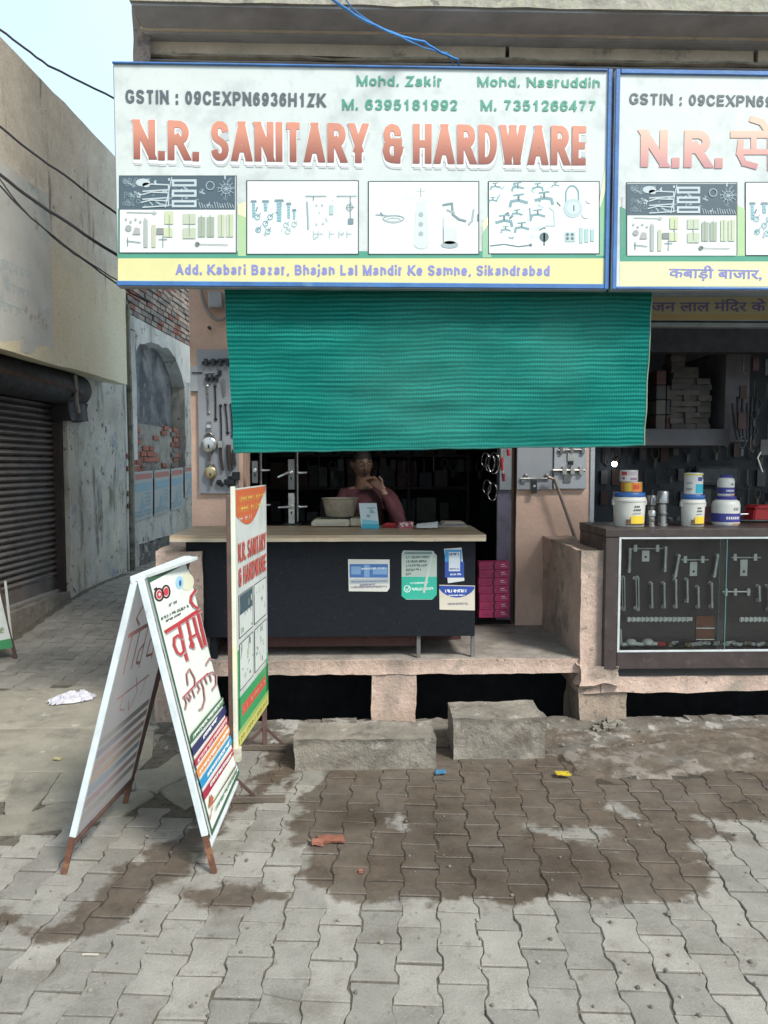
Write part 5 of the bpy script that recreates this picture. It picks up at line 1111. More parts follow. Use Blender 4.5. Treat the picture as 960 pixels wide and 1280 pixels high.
cable('blue_cable', [(400, -60, 3.3), (440, 10, 3.5), (500, 45, 3.7), (560, 66, 4.0), (575, 90, 4.2)], .003, blu, 'thin pale blue cable running beside the thick blue one', .015, None)
# ------------------------------------------------------------ counter of the hardware shop
lam = M('black_laminate', (.011, .0135, .0175), .5, var=.15, scale=30, bump=.05, spot=((.03, .036, .045), 60, .62, .7))
def woodmat(name, a, b, c, s=14):
    m, t, bs = newmat(name); p = pos(t); mp = nd(t, 'ShaderNodeMapping'); t.links.new(p, mp.inputs['Vector']); mp.inputs['Scale'].default_value = (1.2, 9, 9)
    n = noi(t, mp.outputs['Vector'], s / 4, 5, .6); k = mixc(t, rng(t, n, .35, .62), a, b); k = mixc(t, rng(t, noi(t, mp.outputs['Vector'], s / 9, 4), .6, .68), k, c)
    t.links.new(k, bs.inputs['Base Color']); bs.inputs['Roughness'].default_value = .5; bumpn(t, bs, n, .15, .003); MATS[name] = m; return m
wood = woodmat('worn_plywood', (.36, .25, .155), (.50, .385, .26), (.17, .10, .06))
lam.node_tree.nodes['Principled BSDF'].inputs['Specular IOR Level'].default_value = .18
YC0 = 4.43; zc1 = W(400, 669, YC0).z; zc0_ = W(400, 676, YC0).z
x0, x1 = W(212, 672, YC0).x, W(608, 668, YC0).x; YCB = 5.12
ct = thing('shop_counter', 'long counter with a black laminate front and worn plywood top on the pink step', 'counter', (x0, YC0, zs))
MB().rough((x0, YC0, zc0_ + .004), (x1, YCB, zc1), wood, .07, .0018, 6, 3).build('counter_top', ct, smooth=True)
MB().rough((x0 + .002, YC0 - .008, zc0_ - .004), (x1 - .004, YC0 - .001, zc0_ + .016), M('pale_edging', (.60, .50, .36), .6, var=.15, scale=9, bump=.2, spot=((.30, .20, .13), 7, .62, .68)), .03, .0015, 9).build('edge_strip', ct, smooth=True)
YPN = 4.52; xp0, xp1 = W(233, 740, YPN).x, W(594, 740, YPN).x; zp0, zp1 = W(420, 796, YPN).z, zc0_ + .003
MB().box((xp0, YPN, zp0), (xp1, YPN + .018, zp1), lam).build('front_panel', ct, bevel=.002)
MB().box((xp1 - .018, YPN + .019, zp0), (xp1, 5.05, zp1), lam).build('side_panel', ct, bevel=.002)
MB().box((xp0, YPN + .019, zp0), (xp0 + .018, 5.05, zp1), lam).build('side_panel', ct, bevel=.002)
for px in (523.5, 592):
    x = W(px, 800, YPN).x; MB().box((x - .012, YPN + .02, zs), (x + .012, YPN + .045, zp0 + .05), M('steel_leg', (.20, .19, .19), .5, .4)).build('leg', ct, bevel=.002)
MB().box((x0 + .2, YPN + .02, zs), (x0 + .24, YPN + .06, zp0 + .05), lam).build('leg', ct)
MB().box((xp0 + .05, 5.0, zs), (xp1 - .02, 5.03, zp0 + .1), M('maroon_board', (.07, .025, .022), .7)).build('rear_kick_board', ct)
MB().box((W(335, 800, YPN + .1).x, YPN + .1, W(400, 808, YPN + .1).z), (W(520, 800, YPN + .1).x, YPN + .14, zp0 - .002), M('maroon_board')).build('lower_rail', ct)
# stickers on the front
KP = Plane((0, YPN - .0012, 0), (1, 0, 0), (0, 0, 1))
def sticker(name, label, poly, col, draw):
    q = Print(KP); q.l = 0; th = thing(name, label, 'sticker', tuple(KP.at(*q.P([poly[-1]])[0], 0)), group='stickers on the counter front')
    P_ = [KP.at(*p, .0) for p in q.P(poly)]; MB().prism(P_, (0, .0008, 0), ink(col)).build('card', th); q.l = .0004; draw(q); q.build('print', th)
def d1(q):
    B = (.06, .17, .42)
    q.rect(437, 705, 485, 722, B); q.up(); q.rects([(439, 708, 451, 718), (455, 706, 462, 721), (466, 710, 484, 718)], (.20, .36, .58)); q.up(); q.scrawl(452, 712, 484, 711, 2, (.7, .75, .8), .6); q.pp([(437, 730), (486, 729), (486, 722), (437, 724)], (.42, .48, .50)); q.up(); q.scrawl(439, 735, 484, 734, 2, (.3, .25, .3), .7); q.scrawl(439, 728, 484, 727, 1.6, (.2, .22, .3), .6); q.scrawl(450, 732, 470, 731, 1.6, (.2, .22, .3), .6)
sticker('price_sticker', 'landscape blue and white printed sticker, leftmost on the counter front', [(435, 699), (487, 699.5), (487, 735), (484, 739.5), (436, 739)], (.66, .66, .60), d1)
def d2(q):
    q.pp([(502, 745), (507, 749), (541, 749), (546, 743), (546, 721), (502, 721)], (.035, .42, .30)); q.up(); q.ring(509, 736, 4, 1, (.7, .85, .8), n=12); q.stroke([(507, 736), (509, 738), (512, 733)], .9, (.7, .85, .8)); q.scrawl(515, 738, 542, 737, 3, (.55, .78, .70), .9); q.scrawl(513, 730, 536, 729, 1.8, (.55, .78, .70), .6)
    for k, (a, b) in enumerate(((508, 536), (508, 534), (508, 534), (508, 530), (508, 514))): q.scrawl(a, 698 + k * 5.2, b, 697.6 + k * 5.2, 2.6, (.10, .14, .13), .7, seed=k)
    q.stroke([(541, 690), (534, 720), (530, 740)], 3, (.50, .55, .50)); q.rect(506, 690, 540, 692.5, (.16, .24, .22))
sticker('phone_sticker', 'portrait green and grey sticker with clipped corners, middle of the counter front', [(504, 688), (540, 688.5), (546, 694), (546, 742), (540, 749.5), (508, 749.5), (502, 744), (502, 692)], (.42, .50, .44), d2)
def d3(q):
    q.rect(556, 687, 577, 702, (.06, .30, .60)); q.up(); q.rect(556, 702, 580, 722, (.03, .08, .36)); q.up(); q.rect(561, 690, 575, 714, (.62, .68, .72)); q.up(); q.scrawl(562, 694, 574, 693.6, 2.4, (.05, .10, .25), .8); q.scrawl(562, 712, 574, 711.6, 1.6, (.05, .10, .25), .5); q.scrawl(563, 719, 577, 718.5, 1.8, (.7, .75, .8), .6)
sticker('payment_sticker', 'narrow tall blue payment card sticker, uppermost at the right of the counter front', [(555, 686), (577, 684.5), (580.5, 726), (560, 729)], (.70, .72, .70), d3)
def d4(q):
    q.pp([(549, 732), (593, 733), (593, 736)] + [(593 - 44 * t, 736 + 11 * math.sin(math.pi * t) ** .7) for t in [i / 12 for i in range(1, 12)]] + [(549, 736)], (.025, .07, .33)); q.up(); q.scrawl(557, 740.5, 585, 740, 3.2, (.75, .78, .80), 1.0); q.scrawl(561, 745, 581, 744.6, 1.4, (.7, .72, .75), .5); q.scrawl(560, 756, 586, 755.6, 2.2, (.25, .22, .25), .7)
sticker('payment_sticker', 'squarish cream and blue sticker, lowest at the right of the counter front', [(549, 731), (593.5, 732), (593.5, 763), (549.5, 762)], (.62, .57, .47), d4)
# ------------------------------------------------------------ things on the counter
chrome = M('dull_chrome', (.48, .46, .42), .32, .85, var=.2, scale=20, bump=.05); steel = M('bright_steel', (.62, .62, .60), .28, .9, var=.12, bump=.04); dchr = M('dark_chrome', (.22, .21, .20), .35, .8, var=.2)
ivory = M('ivory_plastic', (.62, .56, .42), .45, var=.08, bump=.06, spot=((.42, .37, .27), 9, .6, .7)); blackp = M('black_plastic', (.018, .019, .021), .4, var=.2, bump=.05)
g0 = G(419, 660, zc1)
def onp(px, py, z=None): return G(px, py, zc1 if z is None else z)
p0 = onp(389, 659); p1 = onp(449, 659); y0 = p0.y; w = p1.x - p0.x
sca = thing('weighing_scale', 'cream tabletop weighing scale with a beige steel pan on the plywood counter', 'weighing scale', (p0.x + w / 2, y0 + .1, zc1))
MB().prism([(p0.x, y0, zc1 + .006), (p0.x + w * .8, y0, zc1 + .006), (p0.x + w * .8, y0, zc1 + .05), (p0.x + w * .12, y0 + .0, zc1 + .05), (p0.x, y0, zc1 + .035)], (0, .22, 0), ivory).build('body', sca, bevel=.006, seg=2)
MB().box((p0.x + .03, y0 - .003, zc1 + .012), (p0.x + w * .7, y0 - .0005, zc1 + .03), M('scale_panel', (.50, .46, .36), .4)).build('front_plate', sca)
MB().box((p0.x + .045, y0 + .02, zc1 + .0495), (p0.x + w * .55, y0 + .06, zc1 + .053), M('lcd_window', (.16, .14, .07), .3)).build('display', sca)
MB().box((p0.x + .06, y0 + .05, zc1 + .052), (p0.x + w * .85, y0 + .19, zc1 + .064), blackp).build('platform', sca, bevel=.003)
MB().prism([(p0.x + w * .81, y0 + .02, zc1 + .004), (p0.x + w * 1.12, y0 + .04, zc1 + .004), (p0.x + w * 1.05, y0 + .04, zc1 + .05), (p0.x + w * .81, y0 + .02, zc1 + .055)], (0, .17, 0), ivory).build('side_body', sca, bevel=.006)
bz = zc1 + .064; bc = Vector((W(425, 640, y0 + .12).x, y0 + .12, bz)); hb_ = W(425, 622.5, y0 + .12).z - bz
MB().lathe(tuple(bc), [(0, 0), (.088, 0), (.094, .006), (.118, hb_ - .006), (.128, hb_), (.126, hb_ - .003), (.114, hb_ - .01), (.09, .008), (0, .005)], M('beige_steel_pan', (.50, .44, .35), .38, .35, var=.2, spot=((.3, .25, .19), 8, .55, .65)), 32).build('pan', sca, smooth=True)
a = onp(452, 661); q0 = thing('payment_stand', 'small white and cyan payment card stand leaning back beside the scale', 'card stand', tuple(a))
hs = W(452, 629, a.y + .04).z - zc1; cw = .112
c3 = [Vector((a.x, a.y, zc1 + .002)), Vector((a.x + cw, a.y - .01, zc1 + .002)), Vector((a.x + cw - .016, a.y + .045, zc1 + hs)), Vector((a.x - .018, a.y + .055, zc1 + hs))]
MB().prism(c3, (0, .004, 0), ink((.66, .76, .78))).build('card', q0)
pc = Plane(c3[0], c3[1] - c3[0], c3[3] - c3[0]); q = Print(pc)
q.poly([(0, 0), (cw, 0), (cw - .003, .03), (0, .03)], (.05, .42, .58)); q.up(); q.poly([(.03, hs * .82), (.085, hs * .82), (.085, hs * .86), (.03, hs * .86)], (.2, .35, .45)); q.poly([(.004, .028), (cw - .006, .028), (cw - .01, .05), (.003, .06)], (.25, .60, .70)); q.up(); q.poly([(.03, .075), (.05, .072), (.052, .09), (.03, .092)], (.30, .40, .46)); q.poly([(.05, .1), (.085, .1), (.07, .12), (.05, .13)], (.35, .45, .50))
q.build('print', q0)
MB().prism([c3[0] + Vector((.02, .09, 0)), c3[1] + Vector((-.03, .09, 0)), c3[2] + Vector((-.02, .006, -.05)), c3[3] + Vector((.03, .006, -.05))], (0, .003, 0), ink((.05, .40, .55))).build('back_strut', q0)
a = onp(478, 660); redp = M('red_plastic', (.45, .02, .025), .35, var=.1, bump=.05)
rb = thing('stapler', 'small red stapler lying on the counter right of the payment stand', 'stapler', tuple(a))
MB().box((a.x, a.y, zc1 + .002), (a.x + .095, a.y + .035, zc1 + .012), redp).build('base', rb, bevel=.004)
MB().prism([(a.x + .002, a.y + .004, zc1 + .013), (a.x + .088, a.y + .004, zc1 + .013), (a.x + .09, a.y + .004, zc1 + .03), (a.x + .03, a.y + .004, zc1 + .034), (a.x + .002, a.y + .004, zc1 + .022)], (0, .027, 0), redp).build('arm', rb, bevel=.003)
a = onp(499, 661); pk = M('pink_packet', (.48, .10, .15), .4, var=.3, scale=40, bump=.3, spot=((.75, .66, .60), 50, .5, .56))
MB().rough((a.x, a.y, zc1 + .001), (a.x + .09, a.y + .09, zc1 + .04), pk, .012, .007, 28).build('packet', smooth=True, label='crumpled pink and white packet on the counter beside the white paper', cat='packet')
a = onp(520, 662); pts = []; pap = MB(); vs = []; fs = []
for j in range(9):
    for i in range(11):
        u, v = i / 10, j / 8; x = a.x + .02 * v + u * .135; y = a.y - .015 + v * .16; z = zc1 + .012 + .03 * math.sin(v * 2.4) * (.6 + .4 * u) + .004 * nz(u * 4, v * 4, 2)
        vs.append(Vector((x, y, z)))
for j in range(8):
    for i in range(10): k = j * 11 + i; fs.append((k, k + 1, k + 12, k + 11))
pap.add(vs, fs, M('white_paper', (.78, .79, .80), .6, var=.05, bump=.1)).build('paper_sheet', label='curled sheet of white paper lying on the right part of the counter', cat='paper', smooth=True)
a = onp(549, 659); bkm = M('newsprint', (.42, .38, .33), .8, var=.25, scale=25, bump=.2)
bk = thing('ledger', 'thin pile of greyish ledgers and bills at the right end of the counter', 'ledger', tuple(a))
for i in range(4):
    MB().box((a.x + .01 * i, a.y + .006 * i, zc1 + .002 + .008 * i), (a.x + .19 - .012 * i, a.y + .13, zc1 + .009 + .008 * i), (bkm, M('grey_cover', (.20, .19, .18), .7), bkm, M('buff_cover', (.50, .42, .32), .7))[i], rot=Matrix.Rotation(.06 * i - .05, 3, 'Z')).build('booklet', bk)
# lock and handle display stands
def lockstand(px, ybase, ya, yb, label, left=True, hl=()):
    b = onp(px, ybase); s = thing('lock_display', label, 'lock display', tuple(b), group='lock display stands')
    zt = W(px, ya, b.y).z
    MB().box((b.x - .05, b.y - .05, zc1 + .001), (b.x + .06, b.y + .10, zc1 + .012), blackp).build('base', s, bevel=.003)
    MB().box((b.x + .028, b.y - .02, zc1 + .012), (b.x + .038, b.y + .09, zt), blackp).build('upright_board', s, bevel=.002)
    MB().tube([(b.x + .042, b.y - .028, zc1 + .02), (b.x + .043, b.y - .028, zt)], .004, chrome).build('rod', s)
    for (y0_, y1_, mat, lv) in hl:
        z0, z1 = W(px, y1_, b.y).z, W(px, y0_, b.y).z
        pm = s; MB().box((b.x - .022, b.y - .03, z0), (b.x + .022, b.y - .022, z1), mat).build('lock_plate', s, bevel=.003)
        zl = W(px, lv[0], b.y).z; 
        if lv[1]: MB().tube([(b.x, b.y - .03, zl), (b.x, b.y - .06, zl), (b.x - .02, b.y - .066, zl), (b.x - .085, b.y - .066, zl + lv[1])], [.009, .009, .009, .007], steel, 10).build('lever_handle', s, smooth=True)
        if lv[2]: MB().tube([(b.x + .044, b.y - .02, zl), (b.x + .05, b.y - .06, zl), (b.x + .065, b.y - .066, zl), (b.x + .108, b.y - .062, zl + .002)], [.009, .009, .009, .007], steel, 10).build('lever_handle', s, smooth=True)
        zk = z0 + (z1 - z0) * .38; MB().lathe((b.x, b.y - .0295, zk), [(.007, 0), (.007, -.0022)], blackp, 12, axis=(0, 1, 0)).box((b.x - .003, b.y - .0318, zk - .016), (b.x + .003, b.y - .0302, zk), blackp).build('keyhole', s)
        MB().lathe((b.x, b.y - .03, zl), [(.014, 0), (.014, -.006), (.011, -.008)], steel, 14, axis=(0, 1, 0)).build('rosette', s)
lockstand(365, 656, 556, 657, 'black stand with two chromed door lock plates and lever handles, left of the scale', hl=((616, 655, chrome, (633, -.004, 1)), (574, 612, dchr, (591, -.03, 1))))
lockstand(320, 654, 566, 657, 'black door lock stand half hidden behind the banner, with pale lever handles', hl=((576, 604, dchr, (588, 0, 1)), (614, 652, chrome, (631, 0, 1))))
# ------------------------------------------------------------ hardware boards on the pillars
gb_m = M('grey_display_board', (.30, .32, .35), .6, var=.08, scale=4, bump=.05); gb2 = M('light_display_board', (.40, .43, .46), .55, var=.08, scale=4, bump=.05)
YB_ = YP - .03; dkm = M('blackened_iron', (.045, .045, .05), .45, .7, var=.3, bump=.1)
def bx(px0, py0, px1, py1, d0, d1, mat, mb=None, Y=YB_):
    a, b = W(px0, py1, Y), W(px1, py0, Y); mb = mb or MB(); return mb.box((a.x, Y - d1, a.z), (b.x, Y - d0, b.z), mat)
def tb(pts, r, d, mat, mb=None, Y=YB_): mb = mb or MB(); return mb.tube([W(x, y, Y) + Vector((0, -d, 0)) for x, y in pts], r, mat, 8)
b1 = thing('hardware_board', 'tall grey sample board of bolts and handles on the left pink pillar', 'display board', tuple(W(270, 616, YP)), group='sample boards on the pillars')
bx(249, 437, 296, 617, -.03, 0, gb_m).build('board', b1, bevel=.002)
bx(238, 458, 254, 489, -.028, -.002, gb2).build('side_board', b1, bevel=.002); tb([(240, 466), (253, 466)], .004, .006, dkm).build('small_bolt', b1)
mb = tb([(253, 454), (285, 450)], .012, .014, dkm); [bx(256 + i * 9, 449, 260 + i * 9, 457, .002, .034, dkm, mb) for i in range(4)]; mb.build('tower_bolt', b1, smooth=False)
mb = tb([(257, 474), (273, 472)], .010, .012, dkm); [bx(258 + i * 6, 469, 261 + i * 6, 477, .002, .028, dkm, mb) for i in range(3)]; mb.build('tower_bolt', b1)
tb([(256, 467), (268, 466)], .004, .006, chrome).build('small_bolt', b1); bx(273, 463, 277, 469, 0, .012, dkm).build('cabinet_knob', b1)
mb = tb([(279, 474), (279, 480), (281, 494)], .008, .012, chrome); mb.build('lever_handle', b1, smooth=True)
for (xa, ya, xb, yb, m_) in ((259, 483, 261, 516, chrome), (269, 483, 270, 524, dkm), (276, 507, 277, 556, dkm), (282, 506, 285, 541, dkm), (289, 506, 291, 545, dkm)):
    mb = tb([(xa, ya), ((xa + xb) / 2 + .5, (ya + yb) / 2), (xb, yb)], .005, .012, m_); mb.lathe(tuple(W(xa, ya, YB_) + Vector((0, -.001, 0))), [(.011, 0), (.011, -.008), (.004, -.012)], m_, 10, axis=(0, 1, 0)); mb.lathe(tuple(W(xb, yb, YB_) + Vector((0, -.001, 0))), [(.011, 0), (.011, -.008), (.004, -.012)], m_, 10, axis=(0, 1, 0)); mb.build('pull_handle', b1, smooth=True)
for (xa, ya, xb, yb, w) in ((276, 556, 279, 588, .010), (286, 556, 288, 588, .016), (293, 562, 294, 582, .012)):
    tb([(xa, ya), ((xa + xb) / 2 - 1, (ya + yb) / 2), (xb, yb)], w, .014, M('brown_handle', (.06, .045, .04), .5)).build('door_handle', b1, smooth=True)
bx(273, 551, 279, 560, .01, .03, chrome).build('latch_case', b1, bevel=.003)
mb = MB(); [mb.lathe(tuple(W(x, y, YB_)), [(r, 0), (r, -.012), (r * .6, -.026), (0, -.028)], dkm, 12, axis=(0, 1, 0)) for x, y, r in ((274, 603, .020), (277, 606, .014))]; mb.build('door_knob', b1, smooth=True)
bx(281, 599, 294, 606, 0, .03, dkm, bx(285, 595, 289, 609, 0, .026, dkm)).build('cross_knob', b1, bevel=.004); bx(291, 590, 300, 600, 0, .03, dkm).build('lock_case', b1, bevel=.003)
def padlock(px, py, r, mat, label, tail):
    c = W(px, py, YB_); s = thing('padlock', label, 'padlock', tuple(c), group='padlocks hanging on the sample board'); c = c + Vector((0, -.022, 0))
    MB().lathe(tuple(c), [(0, .014), (r * .8, .014), (r, .008), (r, -.008), (r * .8, -.014), (r * .45, -.016), (0, -.016)], mat, 28, axis=(0, 1, 0)).build('body', s, smooth=True)
    MB().tube([c + Vector((r * .55 * math.cos(t), 0, r * .8 + r * .75 * max(0, math.sin(t)))) for t in [math.pi * k / 10 for k in range(11)]], r * .16, dchr, 8).build('shackle', s, smooth=True)
    MB().box((c.x - r * .12, c.y - .018, c.z - r * .5), (c.x + r * .12, c.y - .0165, c.z), blackp).build('keyhole', s)
    if tail: MB().tube([c + Vector((0, 0, -r)), c + Vector((0, 0, -r - tail))], r * .25, dchr, 6).build('key', s)
padlock(262, 556, .052, steel, 'round silver padlock, upper of the two hanging on the left board', .06)
padlock(264, 591, .042, M('brass', (.50, .42, .24), .35, .8), 'smaller brass padlock, lower of the two hanging on the left board', .05)
bx(259, 527, 264, 546, .0, .008, dchr, bx(259, 531, 264, 535, .008, .02, steel)).build('hasp', b1)
# coil of cable and fittings above the board
mb = MB(); P_ = [W(252 + 26 * (1 - math.cos(t)) * .9, 350 + 52 * math.sin(t), YP) + Vector((0, -.05, 0)) for t in [math.pi * .08 * k for k in range(10)]]
mb.tube(P_, .012, M('grey_conduit', (.30, .27, .26), .6), 8).build('flex_conduit', label='grey flexible conduit looping down the left pillar under the signboard', cat='conduit', smooth=True)
bx(262, 366, 279, 386, 0, .05, M('grey_meter', (.36, .38, .40), .5)).build('junction_box', label='small grey junction box high on the left pillar behind the cable loop', cat='junction box', bevel=.006)
MB().lathe(tuple(W(263, 411, YP) + Vector((0, -.02, 0))), [(.012, 0), (.012, -.03)], dkm, 10, axis=(0, 1, 0)).build('wall_hook', label='small dark hook on the left pink pillar above the sample board', cat='hook')
# middle pillar boards
b2 = thing('hardware_board', 'grey sample board with latches on the middle pink pillar below the cloth', 'display board', tuple(W(690, 612, YP)), group='sample boards on the pillars')
bx(646, 545, 691, 612, -.03, 0, gb_m).build('board', b2, bevel=.002); bx(692, 545, 734, 611, -.03, .004, gb2).build('board', b2, bevel=.002)
mb = tb([(697, 563), (731, 562)], .007, .014, dchr); [bx(x, 559, x + 4, 567, .004, .022, dchr, mb) for x in (699, 712, 726)]; bx(709, 566, 717, 576, .004, .014, chrome, mb); mb.build('tower_bolt', b2)
bx(710, 577, 716, 581, .004, .02, dkm).build('staple', b2)
mb = tb([(690, 588), (730, 588)], .012, .016, chrome); [bx(x, 583, x + 5, 593, .004, .03, chrome, mb) for x in (702, 712, 723)]; bx(704, 592, 713, 603, .004, .012, dchr, mb); mb.build('tower_bolt', b2)
mb = tb([(650, 598), (686, 598)], .006, .012, steel); [mb.lathe(tuple(W(x, 595, YB_)), [(.016, 0), (.016, -.014), (.006, -.018)], dchr, 10, axis=(0, 1, 0)) for x in (657, 683)]; bx(651, 598, 657, 603, 0, .014, dchr, mb); mb.build('aldrop_bolt', b2)
bx(664, 600, 671, 617, .002, .014, blackp, bx(666, 606, 669, 609, .014, .017, steel)).build('hanging_hasp', b2, bevel=.002)
tb([(683, 596), (691, 599), (702, 630), (717, 673)], .012, .05, M('worn_tube', (.28, .22, .19), .45, .5)).build('metal_tube', label='bent metal tube leaning from the sample board down to the low pink wall', cat='tube', smooth=True)
# steel post of the right shop's front
bx(736, 440, 746, 700, -.02, .0, M('grey_white_paint', (.42, .46, .50), .5, var=.15, scale=7), None, YP - .01).build('door_post', label='pale grey steel door post between the pink pillar and the right shop', cat='door post', bevel=.002)
# door leaf edge, hung tools and boxes at the right end of the counter
dp = thing('steel_door', 'open purple grey steel door leaf at the right end of the shop opening', 'door', tuple(W(631, 770, YP + .02)))
bx(620, 470, 641, 775, -.03, 0, M('purple_paint', (.115, .105, .15), .5, var=.2, scale=6, spot=((.07, .065, .09), 9, .55, .65)), None, YP + .02).build('leaf', dp, bevel=.003)
bx(641.5, 470, 645.5, 778, -.02, .006, blackp, None, YP + .02).build('edge_channel', dp)
bx(624, 556, 639, 612, .004, .02, M('bluish_card', (.22, .25, .27), .6), None, YP + .02).build('backing_card', dp)
rd = random.Random(12)
for i, (x, y, h, m_, lb_) in enumerate(((626, 572, 40, redp, 'red handled tool hanging on the door leaf, uppermost'), (628, 592, 24, M('maroon_grip', (.25, .02, .04), .5), 'maroon gripped tool hanging low on the door leaf'), (634, 562, 20, redp, 'short red tool hanging against the door edge'))):
    t_ = thing('hanging_tool', lb_, 'hand tool', tuple(W(x, y, YP)), group='tools hung on the door leaf')
    tb([(x, y - 14), (x, y)], .006, .03, chrome).build('shaft', t_); tb([(x, y), (x + 1, y + h * .4)], [.014, .011], .03, m_).build('grip', t_, smooth=True)
for i, (x, y) in enumerate(((607, 566), (613, 568), (618, 566), (609, 600), (616, 604))):
    mb = MB(); c = W(x, y, YP - .1); R_ = .05 + .012 * (i % 3)
    for k in range(3): mb.tube([c + Vector((R_ * (1 - .12 * k) * math.cos(t) * .6, .012 * k - .01 * math.sin(3 * t), -R_ + R_ * math.sin(t))) for t in [2 * math.pi * j / 14 for j in range(15)]], .003, (dkm, chrome, dkm)[k], 5)
    mb.build('wire_coil', label='small dark wire coil hanging in the gloom right of the shopkeeper', cat='wire coil', group='wire coils hanging at the doorway', smooth=True)
pm = M('pink_card', (.46, .035, .13), .5, var=.2, scale=20, bump=.1); pmd = ink((.13, .02, .05))
bz0 = W(618, 772, YP - .08).z; bzs = (W(618, 702, YP - .08).z - bz0) / 7; xa_, xb_ = W(599, 740, YP - .08).x, W(637, 740, YP - .08).x; mid = xa_ + (xb_ - xa_) * .5
names = ['lowest', 'second from the floor', 'third from the floor', 'fourth from the floor', 'fifth from the floor', 'sixth from the floor', 'topmost']
for i in range(7):
    j = rd.uniform(-.006, .006); z0 = bz0 + i * bzs
    s = thing('carton', 'small magenta carton, %s in the stack of seven beside the counter' % names[i], 'carton', (xa_ + j, YP - .08, z0), group='magenta cartons stacked beside the counter')
    MB().box((xa_ + j, YP - .08, z0), (xb_ + j, YP + .005, z0 + bzs - .002), pm).build('box', s, bevel=.0015)
    q = Print(Plane((xa_ + j, YP - .0803, z0), (1, 0, 0), (0, 0, 1))); W_ = xb_ - xa_
    q.poly([(W_ * .47, 0), (W_ * .53, 0), (W_ * .50, bzs * .5), (W_ * .55, bzs - .003), (W_ * .49, bzs - .003), (W_ * .44, bzs * .5)], (.04, .01, .02)); q.poly([(W_ * .72, bzs * .35), (W_ * .92, bzs * .35), (W_ * .92, bzs * .42), (W_ * .72, bzs * .42)], (.7, .45, .55)); q.poly([(W_ * .72, bzs * .55), (W_ * .85, bzs * .55), (W_ * .85, bzs * .7), (W_ * .72, bzs * .7)], (.7, .5, .6)); q.poly([(W_ * .08, bzs * .3), (W_ * .36, bzs * .3), (W_ * .36, bzs * .38), (W_ * .08, bzs * .38)], (.25, .03, .08)); q.build('carton_print', s)
# dim shelving at the back of the hardware shop
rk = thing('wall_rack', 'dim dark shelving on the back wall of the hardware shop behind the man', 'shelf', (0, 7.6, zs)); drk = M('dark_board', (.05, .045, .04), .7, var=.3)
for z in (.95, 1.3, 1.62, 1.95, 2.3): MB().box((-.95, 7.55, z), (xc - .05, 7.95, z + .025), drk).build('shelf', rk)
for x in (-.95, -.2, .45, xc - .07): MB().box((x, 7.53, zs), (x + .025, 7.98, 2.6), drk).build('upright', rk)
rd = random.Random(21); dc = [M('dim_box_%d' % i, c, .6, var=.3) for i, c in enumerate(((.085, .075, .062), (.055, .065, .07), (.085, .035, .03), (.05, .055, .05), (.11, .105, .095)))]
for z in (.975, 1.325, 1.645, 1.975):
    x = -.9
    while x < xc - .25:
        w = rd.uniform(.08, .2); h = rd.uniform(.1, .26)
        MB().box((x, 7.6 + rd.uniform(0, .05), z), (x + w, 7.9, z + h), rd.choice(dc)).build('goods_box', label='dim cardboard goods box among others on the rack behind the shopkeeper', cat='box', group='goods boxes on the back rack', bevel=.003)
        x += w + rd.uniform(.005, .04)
# ------------------------------------------------------------ glass display case of the right shop
brn = M('dark_brown_laminate', (.050, .037, .034), .45, var=.3, scale=9, bump=.1, spot=((.08, .062, .055), 20, .58, .68)); trim = M('white_trim', (.50, .54, .54), .5, var=.15, scale=12)
YK, YKB = 4.44, 4.98; kx0 = W(757, 700, YK).x; kx1 = kx0 + 2.6; kz1 = W(850, 661, YK).z; kz0 = W(850, 836, YK).z; kzt = W(850, 671, YK).z; kzb = W(850, 815, YK).z; kxi = W(772.5, 740, YK).x
kc = thing('display_case', 'dark brown display case with a glass front full of door fittings, on the right ledge', 'display case', (kx0, YK, zledge))
MB().box((kx0 - .004, YK - .006, kzt), (kx1, YKB, kz1), brn).build('top_board', kc, bevel=.003)
MB().box((kx0, YK, kz0), (kxi, YKB, kzt - .001), brn).build('side_board', kc, bevel=.003); MB().box((kxi + .001, YK, kz0), (kx1, YKB, kzb), brn).build('base_board', kc, bevel=.003)
MB().box((kx0 + .02, YK + .03, zledge - .005), (kx1 - .02, YKB - .02, kz0 - .001), blackp).build('plinth', kc)
bkb = M('brown_backboard', (.058, .045, .042), .6, var=.15, scale=5, bump=.1); YI = 4.62
MB().box((kxi + .002, YI, kzb), (kx1, YI + .01, kzt - .002), bkb).build('back_board', kc)
tw = .014
for nm, a, b in (('trim', (kxi, YK - .003, kzb), (kxi + tw, YK + .012, kzt - .001)), ('trim', (kxi + tw, YK - .003, kzt - .013), (kx1, YK + .012, kzt - .001)), ('trim', (kxi + tw, YK - .003, kzb), (kx1, YK + .012, kzb + .011))): MB().box(a, b, trim).build(nm, kc, bevel=.0015)
def glassmat():
    m = bpy.data.materials.new('thin_glass'); m.use_nodes = True; t = m.node_tree; t.nodes.remove(t.nodes['Principled BSDF']); o = t.nodes['Material Output']
    tr = nd(t, 'ShaderNodeBsdfTransparent'); tr.inputs[0].default_value = (.93, .97, .96, 1); gl = nd(t, 'ShaderNodeBsdfGlossy', Roughness=.03); fr = nd(t, 'ShaderNodeFresnel', IOR=1.5); ms = t.nodes.new('ShaderNodeMixShader')
    t.links.new(mth(t, 'ADD', mth(t, 'MULTIPLY', fr.outputs[0], .9), .01), ms.inputs[0]); t.links.new(tr.outputs[0], ms.inputs[1]); t.links.new(gl.outputs[0], ms.inputs[2]); t.links.new(ms.outputs[0], o.inputs['Surface']); return m
glass = glassmat(); xg = W(908, 740, YK).x
